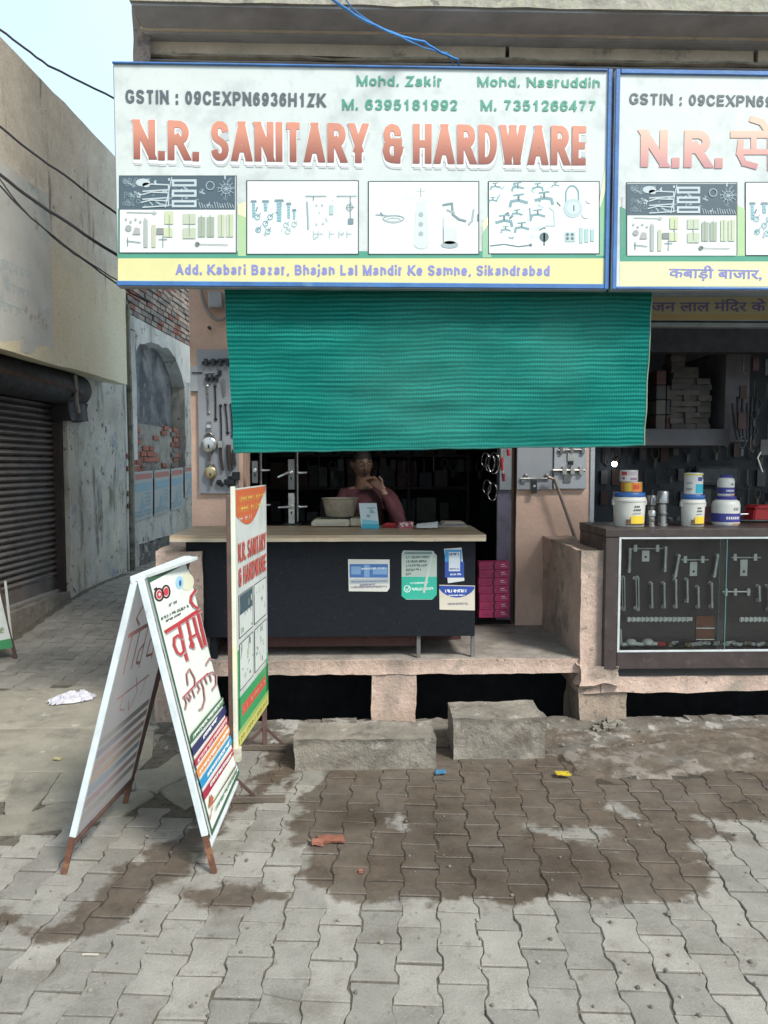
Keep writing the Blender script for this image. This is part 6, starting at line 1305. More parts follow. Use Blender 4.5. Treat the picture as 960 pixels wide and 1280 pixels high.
MB().add([(kxi + tw, YK + .008, kzb), (xg, YK + .008, kzb), (xg, YK + .008, kzt), (kxi + tw, YK + .008, kzt)], [(0, 1, 2, 3)], glass).build('glass_pane', kc)
xg0 = W(900, 740, YK).x; MB().add([(xg0, YK + .016, kzb), (kx1, YK + .016, kzb), (kx1, YK + .016, kzt), (xg0, YK + .016, kzt)], [(0, 1, 2, 3)], glass).build('glass_pane', kc)
MB().box((xg - .002, YK + .004, kzb + .012), (xg + .001, YK + .0115, kzt - .014), M('glass_edge', (.12, .26, .27), .3)).build('glass_edge', kc); MB().box((xg0 - .001, YK + .0125, kzb + .012), (xg0 + .001, YK + .0195, kzt - .014), M('glass_edge')).build('glass_edge', kc)
V8 = lambda x, y: (740 + x / 4.268, 560 + y / 4.268)
YJ = YI - .001; fit = M('dusty_nickel', (.60, .60, .56), .42, .45, var=.25, scale=30, bump=.05)
def samp(name, mb): mb.build(name, kc, smooth=True)
def pull(x, y0, x2, y1, r=.006):
    mb = tb([V8(x, y0), V8(x, y0)] and [V8(x, y0), V8((x + x2) / 2, (y0 + y1) / 2), V8(x2, y1)], [r * 1.2, r, r * 1.2], .028, fit, None, YJ)
    for (a, b) in ((x, y0), (x2, y1)): c = W(*V8(a, b), YJ); mb.tube([c, c + Vector((0, -.03, 0))], r * 1.1, fit, 8); mb.lathe(tuple(c), [(.011, 0), (.011, -.004)], fit, 10, axis=(0, 1, 0))
    samp('pull_handle', mb)
for a in ((195, 540, 190, 655), (385, 530, 380, 650), (455, 572, 435, 680), (660, 570, 642, 680)): pull(*a, r=.009)
for x, l in ((165, 1), (240, 1), (310, 0), (376, 0), (438, 0), (498, 0), (557, 0), (628, 0), (880, 0), (930, 0)):
    y0, y1 = (690, 860) if l else (700 + (x % 3) * 20, 845 if x != 498 else 815)
    if x > 800: y0, y1 = 735, 810 + (x - 880)
    pull(x, y0, x + 2, y1, .0065 if not l else .004)
    if l: pull(x - 14, y0 + 4, x - 10, y1 - 8, .003)
for x0_, x1_, y, px_, py_ in ((205, 375, 535, 285, 605), (470, 615, 595, 540, 682), (735, 895, 583, 808, 682)):
    mb = tb([V8(x0_, y), V8(x1_, y)], .005, .014, fit, None, YJ); [bx(V8(a, 0)[0], V8(0, y - 20)[1], V8(a + 18, 0)[0], V8(0, y + 16)[1], 0, .02, fit, mb, YJ) for a in (x0_ + 12, x1_ - 40)]; samp('tower_bolt', mb)
    samp('hinge_plate', bx(V8(px_ - 20, 0)[0], V8(0, y + 12)[1], V8(px_ + 20, 0)[0], V8(0, py_)[1], 0, .005, M('pale_nickel', (.66, .65, .60), .45, .3), bx(V8(px_ - 5, 0)[0], V8(0, py_ - 30)[1], V8(px_ + 5, 0)[0], V8(0, py_ - 18)[1], .005, .007, dkm, None, YJ), YJ))
mb = tb([V8(690, 765), V8(838, 765)], .006, .014, fit, None, YJ); [bx(V8(a, 0)[0], V8(0, 748)[1], V8(a + 16, 0)[0], V8(0, 785)[1], 0, .02, fit, mb, YJ) for a in (700, 750, 820)]; samp('tower_bolt', mb)
for a, b in ((185, 535), (785, 1100), (1160, 1500)):
    mb = bx(V8(a, 0)[0], V8(0, 902)[1], V8(b, 0)[0], V8(0, 924)[1], 0, .004, fit, None, YJ)
    for k in range(int((b - a) / 24)): bx(V8(a + 4 + k * 24, 0)[0], V8(0, 900)[1], V8(a + 14 + k * 24, 0)[0], V8(0, 926)[1], .004, .010, M('pale_nickel'), mb, YJ)
    samp('piano_hinge', mb)
copper = M('copper_brown', (.22, .085, .045), .5, .2, var=.2, scale=9); hg = MB(); bx(V8(552, 0)[0], V8(0, 895)[1], V8(650, 0)[0], V8(0, 958)[1], 0, .006, copper, hg, YJ); bx(V8(552, 0)[0], V8(0, 964)[1], V8(650, 0)[0], V8(0, 1018)[1], 0, .006, copper, hg, YJ); tb([V8(552, 961), V8(650, 961)], .006, .006, chrome, hg, YJ); tb([V8(552, 1021), V8(650, 1021)], .005, .006, chrome, hg, YJ); samp('butt_hinge', hg)
rd = random.Random(31)      # more samples past the picture's edge
for i in range(9): pull(1010 + i * 75, 700 + rd.randint(0, 20), 1012 + i * 75, 840, .006)
# loose stock on the case floor
whp = M('white_ceramic', (.62, .62, .56), .35, var=.08, spot=((.45, .43, .36), 9, .6, .7))
def floorp(x, y=1068): return G(*V8(x, y), kzb + .011)
def tapfit(x, r, label):
    c = Vector((W(*V8(x, 1040), 4.55).x, 4.55, kzb + .012)); t_ = thing('tap', label, 'tap', tuple(c), group='white plastic taps in the display case')
    MB().lathe(tuple(c + Vector((0, 0, .02))), [(0, .024), (r * .7, .02), (r, .008), (r, -.006), (r * .6, -.018), (0, -.02)], whp, 18).build('knob', t_, smooth=True)
    MB().tube([c + Vector((0, 0, .01)), c + Vector((.04, 0, .012)), c + Vector((.075, -.005, .01))], [.014, .012, .010], whp, 10).build('spout', t_, smooth=True); MB().tube([c + Vector((-.055, 0, .008)), c + Vector((0, 0, .012))], .012, whp, 10).build('inlet', t_, smooth=True)
tapfit(208, .032, 'rounded white tap on the floor of the display case, nearest its left edge'); tapfit(298, .034, 'rounded white tap on the floor of the display case, second from its left edge')
c = Vector((W(*V8(155, 1000), 4.56).x, 4.56, kzb + .012)); MB().tube([c, c + Vector((-.002, .003, .1))], [.010, .006], whp, 8).build('candle_spout', label='thin upright white spout in the left corner of the display case', cat='spout', smooth=True)
c = W(*V8(368, 1066), 4.55); MB().box((c.x - .025, 4.53, kzb + .012), (c.x + .025, 4.57, kzb + .034), redp).build('red_packet', label='small red packet beside the white taps in the display case', cat='packet', bevel=.004)
for i in range(46):
    x = 405 + i * 18 + rd.randint(-4, 4); c = W(*V8(x, 1050), 4.54 + rd.uniform(-.02, .04)); mb = MB(); cc = Vector((c.x, c.y, kzb + .022))
    m_ = rd.choice((fit, dkm, fit, M('pale_nickel'), M('brass'))); an = rd.uniform(0, 3.1); d = Vector((math.cos(an), math.sin(an) * .4, .1))
    mb.tube([cc - d * .022, cc + d * .022], rd.uniform(.006, .010), m_, 6); mb.lathe(tuple(cc), [(.014, -.008), (.014, .006), (.008, .01)], m_, 8)
    mb.build('loose_fitting', label='small loose metal fitting in the row along the floor of the display case', cat='fitting', group='loose fittings on the case floor', smooth=True)
# ------------------------------------------------------------ tubs and tins on the case
tubw = M('white_tub', (.66, .66, .60), .35, var=.05, bump=.03); blid = M('blue_lid', (.03, .11, .34), .35, var=.1); yel = (.78, .56, .04); nav_ = (.05, .05, .26)
def cyl_print(c, r, z0, z1, a0, a1, col, n=14, rr_=None, eps=.0012):
    """flat printed patch wrapped round a tub; angles in degrees, 0 = towards the street"""
    mb = MB(); vs = []; 
    for k in range(n + 1):
        t = R(a0 + (a1 - a0) * k / n)
        for z in (z0, z1):
            rad = (r + eps) if not rr_ else (rr_(z) + eps); vs.append(Vector((c.x + rad * math.sin(t), c.y - rad * math.cos(t), c.z + z)))
    return mb.add(vs, [(2 * k, 2 * k + 2, 2 * k + 3, 2 * k + 1) for k in range(n)], ink(col))
def patch_(mb, c, r, z0, z1, a0, a1, col, eps): o = cyl_print(c, r, z0, z1, a0, a1, col, max(2, int(abs(a1 - a0) / 7)), None, eps); mb.add(o.v, o.f, ink(col))
def jar(px0, px1, pyb, pyt, label, prof, mat, name='tub', z=None, y=None):
    b = G((px0 + px1) / 2, pyb, kz1) if z is None else Vector((W((px0 + px1) / 2, pyb, y).x, y, z))
    r = (W(px1, pyb, b.y).x - W(px0, pyb, b.y).x) / 2; h = W(px0, pyt, b.y).z - b.z
    t_ = thing(name, label, 'tub' if name == 'tub' else 'tin' if name == 'paint_tin' else 'jar', tuple(b)); MB().lathe(tuple(b), [(a * r, z_ * h) for a, z_ in prof], mat, 32).build('body', t_, smooth=True); return t_, b, r, h
TUB = [(0, .003), (.86, .003), (.9, .03), (.93, .5), (.97, .84), (1.02, .86), (1.02, .92), (.99, .93), (.97, 1), (0, 1)]
def tub(px0, px1, pyb, pyt, label):
    t_, b, r, h = jar(px0, px1, pyb, pyt, label, TUB, tubw)
    MB().lathe(tuple(b + Vector((0, 0, h))), [(.9 * r, 0), (.94 * r, .004), (.94 * r, .022), (.90 * r, .028), (0, .03)], blid, 32).build('lid', t_, smooth=True)
    pr = MB(); rr_ = r * .955
    patch_(pr, b, rr_, .10 * h, .38 * h, -12, 42, yel, .002); patch_(pr, b, rr_, .07 * h, .12 * h, -30, 44, (.10, .06, .03), .0028); patch_(pr, b, rr_, .14 * h, .26 * h, -30, -16, (.16, .08, .05), .002)
    for k, (a, z_) in enumerate(((-2, .55), (6, .55), (13, .55), (20, .55), (0, .66), (8, .66), (15, .66))): patch_(pr, b, rr_ * 1.005, z_ * h, (z_ + .06) * h, a, a + 5, (.08, .09, .10), .002)
    patch_(pr, b, rr_ * 1.01, .46 * h, .49 * h, -5, 28, (.35, .36, .34), .002); pr.build('label_print', t_)
    for s in (-1, 1): MB().box((b.x + s * r * 1.0 - .006, b.y - .012, b.z + h * .72), (b.x + s * r * 1.0 + .006, b.y + .012, b.z + h * .9), tubw).build('lug', t_, bevel=.003)
    return b, h + .03
b, h = tub(766, 806, 657.5, 621, 'largest white tub with blue lid and yellow label on the display case')
def tin(c, z, r, h, bands, label, name='paint_tin'):
    t_ = thing(name, label, 'tin', (c.x, c.y, z)); cc = Vector((c.x, c.y, z))
    MB().lathe(tuple(cc), [(0, 0), (r * .97, 0), (r, .003), (r, h - .004), (r * .97, h - .001), (r * .9, h - .001), (r * .88, h - .005), (0, h - .005)], M('tin_white', (.60, .60, .58), .4, .2), 28).build('can', t_, smooth=True)
    pr = MB(); [patch_(pr, cc, r, a * h, b_ * h, a0, a1, col, .0008 + .0004 * k) for k, (a, b_, a0, a1, col) in enumerate(bands)]; pr.build('label_print', t_)
sc_ = .214 / 44
tin(b + Vector((.012, 0, 0)), b.z + h, .062, .062, [(.05, .95, -100, 100, (.72, .24, .04)), (.1, .9, -60, -20, (.74, .52, .06)), (.1, .9, 55, 100, (.06, .32, .09)), (.3, .7, -10, 25, (.62, .08, .03))], 'short orange and green tin standing on the largest tub')
tin(b + Vector((-.006, 0, 0)), b.z + h + .0625, .053, .072, [(.05, .95, -100, 100, (.62, .62, .58)), (.55, .85, -70, -30, (.5, .06, .08)), (.2, .4, -60, -45, (.2, .1, .35)), (.55, .85, -20, 30, (.55, .45, .50)), (.15, .35, -10, 40, (.35, .2, .3))], 'small white and red tin topmost above the orange tin')
b, h = tub(851, 880, 657.5, 624, 'middle white tub with yellow label, under the tall cyan tin')
tin(b, b.z + h, .054, .132, [(.03, .97, -100, 100, (.58, .60, .58)), (.05, .48, -10, 100, (.03, .38, .48)), (.88, .95, -100, 100, (.6, .52, .10)), (.62, .8, 5, 35, (.05, .06, .25)), (.7, .9, 40, 70, (.12, .10, .08)), (.2, .3, -70, -30, (.3, .3, .3)), (.5, .56, -70, -30, (.3, .3, .3))], 'tall white and cyan tin standing on the middle tub')
def pjar(px0, px1, pyb, pyt, label, z=None, y=None):
    t_, b, r, h = jar(px0, px1, pyb, pyt, label, [(0, .003), (.92, .003), (.98, .05), (1, .1), (1, .7), (.93, .82), (.74, .88), (0, .88)], tubw, 'glue_jar', z, y)
    MB().lathe(tuple(b + Vector((0, 0, h * .88))), [(.70 * r, 0), (.72 * r, .003), (.72 * r, h * .11), (.66 * r, h * .12), (0, h * .12)], ink(nav_), 28).build('lid', t_, smooth=True)
    pr = MB(); patch_(pr, b, r, .12 * h, .42 * h, -100, 100, nav_, .0008); [patch_(pr, b, r, .22 * h, .31 * h, a, a + 6, (.7, .7, .72), .0016) for a in (-22, -13, -4, 5, 14, 23, 32)]; [patch_(pr, b, r, .52 * h, .62 * h, a, a + 5, (.2, .2, .22), .0012) for a in (8, 17, 26)]; patch_(pr, b, r, .05 * h, .09 * h, 5, 60, (.6, .25, .08), .001); pr.build('label_print', t_); return b, h
b, h = pjar(890, 923, 656, 620, 'larger white jar with a purple band, right of the tubs on the display case'); pjar(897, 917, 620, 594, 'smaller white jar with purple lid on top of the larger one', b.z + h, b.y)
stl = M('steel_cylinder', (.42, .42, .40), .3, .8, var=.15)
def cylin(px0, px1, pyb, pyt, label):
    b = G((px0 + px1) / 2, pyb, kz1); r = (W(px1, pyb, b.y).x - W(px0, pyb, b.y).x) / 2; h = W(px0, pyt, b.y).z - b.z
    t_ = thing('pipe_fitting', label, 'fitting', tuple(b), group='steel fittings beside the tub'); MB().lathe(tuple(b), [(r * .9, 0), (r * .9, h * .05), (r * .7, h * .08), (r * .7, h * .62), (r, h * .66), (r, h * .96), (r * .85, h), (r * .7, h), (r * .7, h * .9), (0, h * .9)], stl, 22).build('tube', t_, smooth=True)
    MB().lathe(tuple(b + Vector((0, 0, h * .3))), [(r * .84, 0), (r * .88, .004), (r * .88, .014), (r * .84, .018)], dchr, 22).build('collar', t_, smooth=True)
cylin(808, 820, 655, 619, 'narrow steel fitting just right of the largest tub'); cylin(821, 835, 657, 614, 'tallest steel fitting between the tubs'); cylin(810, 819, 658, 638, 'shortest steel fitting in front of the narrow one')
mb = MB(); P_ = [G(838 + 2 * k, 651 + 1.2 * math.sin(k), kz1) + Vector((0, .05, .015)) for k in range(8)]; mb.tube(P_, .014, dchr, 8).build('chain_coil', label='short dark metal chain lying between the fittings and the middle tub', cat='chain', smooth=True)
c = G(884, 654, kz1); MB().box((c.x - .012, c.y + .06, kz1 + .001), (c.x + .03, c.y + .12, kz1 + .115), M('maroon_card', (.16, .02, .045), .5)).build('small_carton', label='small maroon carton half hidden between the middle tub and the purple jar', cat='carton', bevel=.002)
c = G(941, 653, kz1); tbx = thing('tool_box', 'red plastic box at the right edge on the display case', 'tool box', tuple(c))
MB().prism([(c.x + .0, c.y, kz1 + .002), (c.x + .26, c.y, kz1 + .002), (c.x + .25, c.y, kz1 + .085), (c.x + .012, c.y, kz1 + .085)], (0, .14, 0), redp).build('box', tbx, bevel=.008, seg=2); MB().prism([(c.x + .005, c.y - .004, kz1 + .087), (c.x + .255, c.y - .004, kz1 + .087), (c.x + .23, c.y - .004, kz1 + .11), (c.x + .03, c.y - .004, kz1 + .11)], (0, .148, 0), redp).build('lid', tbx, bevel=.008, seg=2)
MB().tube([c + Vector((-.10, .03, .05)), c + Vector((-.02, .03, .052)), c + Vector((.0, .06, .05))], .007, steel, 8).build('metal_rod', label='short bright metal rod lying left of the red box on the display case', cat='rod', smooth=True)
MB().tube([c + Vector((-.12, -.0, .012)), c + Vector((-.04, -.02, .012)), c + Vector((.3, -.03, .012))], .009, blackp, 8).build('black_hose', label='black hose lying in front of the red box on the display case', cat='hose', smooth=True)
# ------------------------------------------------------------ gloom of the right shop: upper shelf with stacked packets
YM = 5.9
us = thing('upper_shelf', 'dim grey concrete shelf slab high inside the right shop', 'shelf', tuple(W(860, 558, YM)))
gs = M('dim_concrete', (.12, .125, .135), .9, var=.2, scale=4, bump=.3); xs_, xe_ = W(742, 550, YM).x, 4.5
MB().box((xs_, YM, W(860, 557, YM).z), (W(912, 550, YM).x, YM + .9, W(860, 536, YM).z), gs).build('slab', us, bevel=.004); zsh = W(860, 536, YM).z
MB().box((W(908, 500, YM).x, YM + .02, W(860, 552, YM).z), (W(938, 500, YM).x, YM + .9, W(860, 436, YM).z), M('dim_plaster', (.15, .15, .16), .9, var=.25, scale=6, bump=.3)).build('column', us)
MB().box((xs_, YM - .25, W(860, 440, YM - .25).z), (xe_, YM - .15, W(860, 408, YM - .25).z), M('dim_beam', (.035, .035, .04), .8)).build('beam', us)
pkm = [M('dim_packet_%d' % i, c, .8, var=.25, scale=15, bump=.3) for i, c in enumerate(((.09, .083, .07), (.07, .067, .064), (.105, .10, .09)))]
pms = [MB().rough((-.055, 0, 0), (.055, .16, .042), m, .02, .006, 20, i).mesh('packet', smooth=True) for i, m in enumerate(pkm)]; rd = random.Random(9)
for cx, n in ((848, 15), (864, 11), (880, 9)):
    for k in range(n):
        o = bpy.data.objects.new('goods_packet', pms[rd.randint(0, 2)]); C.objects.link(o); o.location = (W(cx, 500, YM + .05).x + rd.uniform(-.008, .008), YM + .05 + rd.uniform(-.02, .01), zsh + k * .0435); o.rotation_euler = (0, 0, rd.uniform(-.1, .1))
        tag(o, 'small pale packet in the tall stacks on the dim shelf of the right shop', 'packet', 'packets stacked on the upper shelf')
for k in range(7):
    x = W(818 + (k % 2) * 13, 500, YM + .1).x; z = zsh + (k // 2) * .115
    MB().box((x, YM + .06, z), (x + .075, YM + .25, z + .11), dc[(k * 2) % 5]).build('goods_box', label='dim carton at the left end of the upper shelf in the right shop', cat='box', group='cartons at the left end of the upper shelf', bevel=.003)
fan = thing('hanging_rake', 'dark fan shaped bundle of rods hanging beside the column in the right shop', 'rods', tuple(W(925, 550, YM - .1)))
for k in range(6): tb([(908 + k * 6, 505 - (k % 3) * 8), (910 + k * 5, 530), (914 + k * 4, 550)], .010, .1, dkm, None, YM).build('rod', fan, smooth=True)
hk = tb([(951, 565), (947, 572), (950, 582), (953, 590)], .006, 0, steel, None, 5.4); hk.build('hook', label='bright S-shaped hook hanging near the right edge above the red box', cat='hook', smooth=True)
fr = thing('wall_frame', 'dark rectangular frame on the back wall behind the tubs', 'frame', tuple(W(895, 605, 6.7))); bx(868, 583, 922, 606, 0, .03, M('dim_frame', (.02, .022, .026), .6), None, 6.7).build('border', fr); bx(871, 586, 919, 603, .031, .034, M('dim_slate', (.06, .07, .08), .6), None, 6.7).build('panel', fr)
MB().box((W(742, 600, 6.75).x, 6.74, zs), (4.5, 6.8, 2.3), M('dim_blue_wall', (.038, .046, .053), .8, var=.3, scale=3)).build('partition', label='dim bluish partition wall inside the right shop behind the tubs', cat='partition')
em = bpy.data.materials.new('lit_bulb'); em.use_nodes = True; e_ = em.node_tree.nodes['Principled BSDF']; e_.inputs['Emission Color'].default_value = (.9, .96, 1, 1); e_.inputs['Emission Strength'].default_value = 14
c = W(768, 580, 6.6); lp = thing('light_bulb', 'small lit white bulb hanging in the dark of the right shop', 'light bulb', tuple(c))
MB().lathe(tuple(c), [(0, -.022), (.008, -.0205), (.0155, -.0155), (.0205, -.008), (.022, 0), (.0205, .008), (.0155, .0155), (.010, .02)], em, 16).build('bulb', lp, smooth=True); MB().lathe(tuple(c + Vector((0, 0, .02))), [(.012, 0), (.014, .004), (.014, .03), (.003, .035)], blackp, 12).build('socket', lp, smooth=True); MB().tube([c + Vector((0, 0, .05)), c + Vector((.01, 0, 1.0))], .003, blackp, 5).build('flex', lp)
# hanging stock in both shops
rd = random.Random(77); hcol = [M('hung_%d' % i, c, .5, .3 if i % 2 else 0, var=.3) for i, c in enumerate(((.06, .06, .057), (.14, .14, .13), (.03, .04, .05), (.05, .022, .02), (.05, .05, .05), (.085, .08, .06)))]
hm_ = []
for i in range(6):
    mb = MB(); c_ = hcol[i]
    if i % 3 == 0: mb.box((-.03, 0, -.13), (.03, .02, -.01), c_).tube([(0, .01, 0), (0, .01, -.02)], .003, dkm, 5)
    elif i % 3 == 1: mb.tube([(0, .01, 0), (0, .01, -.12), (.025, .01, -.15), (.03, .01, -.12)], .007, c_, 6)
    else: mb.tube([(.03 * math.sin(t), .01, -.05 + .045 * math.cos(t)) for t in [2 * math.pi * k / 12 for k in range(13)]], .006, c_, 6); mb.box((-.012, 0, -.16), (.012, .015, -.10), c_)
    hm_.append(mb.mesh('hanging_goods'))
def hang(n, x0, x1, y, zs_, label, group):
    for z in zs_:
        x = x0
        while x < x1:
            o = bpy.data.objects.new('hanging_goods', rd.choice(hm_)); C.objects.link(o); o.location = (x, y + rd.uniform(-.01, .01), z + rd.uniform(-.02, .02)); k = rd.uniform(.8, 1.25); o.scale = (k, 1, k); tag(o, label, 'hardware', group); x += rd.uniform(.07, .13)
hang(0, W(755, 600, 6.72).x, W(1010, 600, 6.72).x, 6.70, (2.1, 1.9, 1.72, 1.5, 1.32), 'small hardware piece hanging in rows on the bluish partition behind the tubs', 'hardware hung on the partition')
hang(0, W(925, 500, 5.8).x, W(1010, 500, 5.8).x, 5.75, (2.35, 2.15, 1.95, 1.75), 'small hardware piece hanging near the right edge, beside the fan of rods', 'hardware hung at the right edge')
hang(0, W(385, 600, 7.3).x, W(600, 600, 7.3).x, 7.30, (1.86, 1.60), 'small hardware piece hanging in the dark in front of the back rack', 'hardware hung before the back rack')
# ------------------------------------------------------------ litter
def lit(name, label, cat, px, py, w, d, h, mat, rot=0., amp=.008, z=.004):
    c = G(px, py); MB().rough((c.x - w / 2, c.y - d / 2, z), (c.x + w / 2, c.y + d / 2, z + h), mat, .012, amp, 30, px).build(name, label=label, cat=cat, smooth=True)
bag = M('white_polythene', (.56, .56, .62), .4, var=.12, scale=20, bump=.6, bscale=30)
c = G(90, 877); mb = MB(); vs = []; fs = []
for j in range(15):
    for i in range(25):
        u, v = i / 24 * 2 - 1, j / 14 * 2 - 1; rim = max(0, 1 - (u * u + v * v)) ** .5
        vs.append(Vector((c.x + u * .135 + .02 * nz(u * 3, v * 3, 1), c.y + v * .085 + .03 * nz(u * 3, v * 3, 5) + .05 * u, .014 + ramp(c.x, c.y) + rim * (.02 + .06 * abs(nz(u * 3.3, v * 3.3, 2)) + .03 * abs(nz(u * 9, v * 9, 4))))))
for j in range(14):
    for i in range(24):
        k = j * 25 + i; u, v = (i + .5) / 12 - 1, (j + .5) / 7 - 1
        if u * u + v * v < 1.05 + .25 * nz(u * 5, v * 5, 9): fs.append((k, k + 1, k + 26, k + 25))
mb.add(vs, fs, bag).build('plastic_bag', label='crumpled white plastic bag lying on the cement slab in the alley mouth', cat='plastic bag', smooth=False)
lit('brick_fragment', 'orange red brick fragment at the left edge of the wet patch', 'brick', 398, 1057, .045, .03, .018, bricks_m[0]); lit('brick_fragment', 'flat smear of crushed red brick beside the brick fragment', 'brick', 414, 1051, .11, .055, .008, M('brick_dust', (.22, .085, .05), .9, var=.3, scale=20, bump=.5))
lit('brick_chip', 'tiny orange brick chip in the wet patch, below the fragment', 'brick chip', 451, 1092, .016, .016, .01, bricks_m[0], amp=.003)
lit('wrapper', 'small blue foil wrapper on the wet ground before the concrete blocks', 'wrapper', 551, 969, .05, .03, .008, M('blue_foil', (.06, .20, .34), .3, var=.3, bump=.4), amp=.006, z=.014)
lit('wrapper', 'tiny yellow wrapper with dark print on the muddy ground', 'wrapper', 703, 972, .07, .05, .004, M('yellow_foil', (.55, .42, .03), .4, var=.1, scale=90, spot=((.05, .05, .03), 60, .58, .62)), amp=.005, z=.02)
lit('paper_scrap', 'tiny pale yellow scrap on the cement slab below the plastic bag', 'paper', 72, 953, .04, .02, .004, M('yellow_scrap', (.50, .44, .22), .7), z=.018)
lit('wooden_stick', 'thin pale splinter lying on the pavers at the lower left', 'stick', 113, 1195, .05, .006, .003, M('pale_wood', (.55, .50, .40), .7), amp=.002)
rd = random.Random(17); hp = MB(); c0 = G(764, 912)
for i in range(70):
    a, r = rd.uniform(0, 6.3), .11 * rd.random() ** .7; x, y = c0.x + r * math.cos(a), c0.y + r * .6 * math.sin(a); s = rd.uniform(.006, .018); hp.rough((x - s, y - s, 0.0), (x + s, y + s, s * 1.4 + .05 * (1 - r / .11) * rd.random()), rd.choice((conc_m, conc_dark, conc_m, slab_m)), .012, .006, 40, i)
hp.build('rubble', kind='stuff', label='little heap of grit and rubble at the foot of the bare block', cat='rubble', smooth=False)
gr = MB()
for i in range(700):
    px, py = rd.uniform(-20, 980), rd.uniform(890, 1275); c = G(px, py)
    if c.y > YE - .05 and c.x > XD: continue
    if mudf(c.x, c.y) < .2 and rd.random() < .75: continue
    s = rd.uniform(.002, .008 if rd.random() < .9 else .014); z = gh(c.x, c.y) + .004 if mudf(c.x, c.y) > .3 else .001; gr.lathe((c.x, c.y, z), [(0, 0), (s, s * .3), (s * .8, s), (0, s * 1.2)], rd.choice((conc_m, slab_m, conc_dark)), 6)
gr.build('grit', kind='stuff', label='scattered grit and pebbles on the pavers', cat='grit')
# ------------------------------------------------------------ the shopkeeper, seated behind the counter, chin on his hand
YM_ = 6.0
skin = M('skin', (.16, .09, .06), .55, var=.12, scale=14, bump=.05); shirt = M('maroon_shirt', (.055, .012, .018), .85, var=.25, scale=9, bump=.25, bscale=60); hairm = M('black_hair', (.018, .014, .012), .6, var=.3, scale=40, bump=.5, bscale=120); trous = M('grey_trousers', (.05, .05, .06), .85)
def skinned(pts, edges, root=0, sub=2):
    me = bpy.data.meshes.new('s'); me.from_pydata([tuple(p[0]) for p in pts], edges, []); o = bpy.data.objects.new('s', me); C.objects.link(o)
    md = o.modifiers.new('k', 'SKIN'); md.use_smooth_shade = True
    for i, p in enumerate(pts):
        sv = me.skin_vertices[0].data[i]; r = p[1] if isinstance(p[1], tuple) else (p[1], p[1]); sv.radius = r; sv.use_root = i == root
    ms = o.modifiers.new('u', 'SUBSURF'); ms.levels = sub; ms.render_levels = sub
    dg = bpy.context.evaluated_depsgraph_get(); out = bpy.data.meshes.new_from_object(o.evaluated_get(dg)); vs = [v.co.copy() for v in out.vertices]; fs = [tuple(p.vertices) for p in out.polygons]
    bpy.data.objects.remove(o); bpy.data.meshes.remove(me); bpy.data.meshes.remove(out); return vs, fs
f = lambda px, py, y=0.: W(px, py, YM_ + y)
hc = f(453, 581); head_c = hc
pel = Vector((f(462, 700).x, YM_ + .12, zs + .47)); chest = f(459, 634, .04); neck0 = f(456, 612, .03); neck1 = f(454, 600, .0)
shR, shL = f(431, 620, .03), f(488, 622, .03); elR = Vector((f(419, 660, -.15).x, YM_ - .17, 1.09)); wrR = Vector((f(447, 668, -.3).x, YM_ - .32, 1.075)); elL = Vector((f(500, 660, -.15).x, YM_ - .2, 1.09)); wrL = f(477, 611, -.125)
kn = [Vector((pel.x + s * .14, YM_ - .32, zs + .48)) for s in (-1, 1)]; an = [Vector((pel.x + s * .15, YM_ - .30, zs + .08)) for s in (-1, 1)]; ft = [Vector((pel.x + s * .17, YM_ - .46, zs + .04)) for s in (-1, 1)]
P5 = [(pel, (.15, .12)), (pel + Vector((0, -.02, .18)), (.14, .10)), (chest, (.155, .105)), (neck0, (.10, .08)), (neck1, (.062, .066)), (shR, .062), (elR, .044), (wrR, .028), (shL, .062), (elL, .044), (wrL, .028),
      (pel + Vector((-.1, -.03, -.02)), .10), (kn[0], .07), (an[0], .045), (ft[0], .04), (pel + Vector((.1, -.03, -.02)), .10), (kn[1], .07), (an[1], .045), (ft[1], .04)]
ED = [(0, 1), (1, 2), (2, 3), (3, 4), (3, 5), (5, 6), (6, 7), (3, 8), (8, 9), (9, 10), (0, 11), (11, 12), (12, 13), (13, 14), (0, 15), (15, 16), (16, 17), (17, 18)]
body = MB()
for ch_ in ([0, 1, 2, 3, 4], [3, 5, 6, 7], [3, 8, 9, 10], [0, 11, 12, 13, 14], [0, 15, 16, 17, 18]):     # overlapping limbs, fused into one surface below
    pts_ = [P5[i] for i in ch_]
    if len(ch_) == 4 or ch_[1] > 10: pts_[0] = (pts_[0][0], .06)
    if ch_[0] == 0 and ch_[1] == 1: pts_.append((head_c, .05))
    body.add(*skinned(pts_, [(i, i + 1) for i in range(len(pts_) - 1)]), skin)
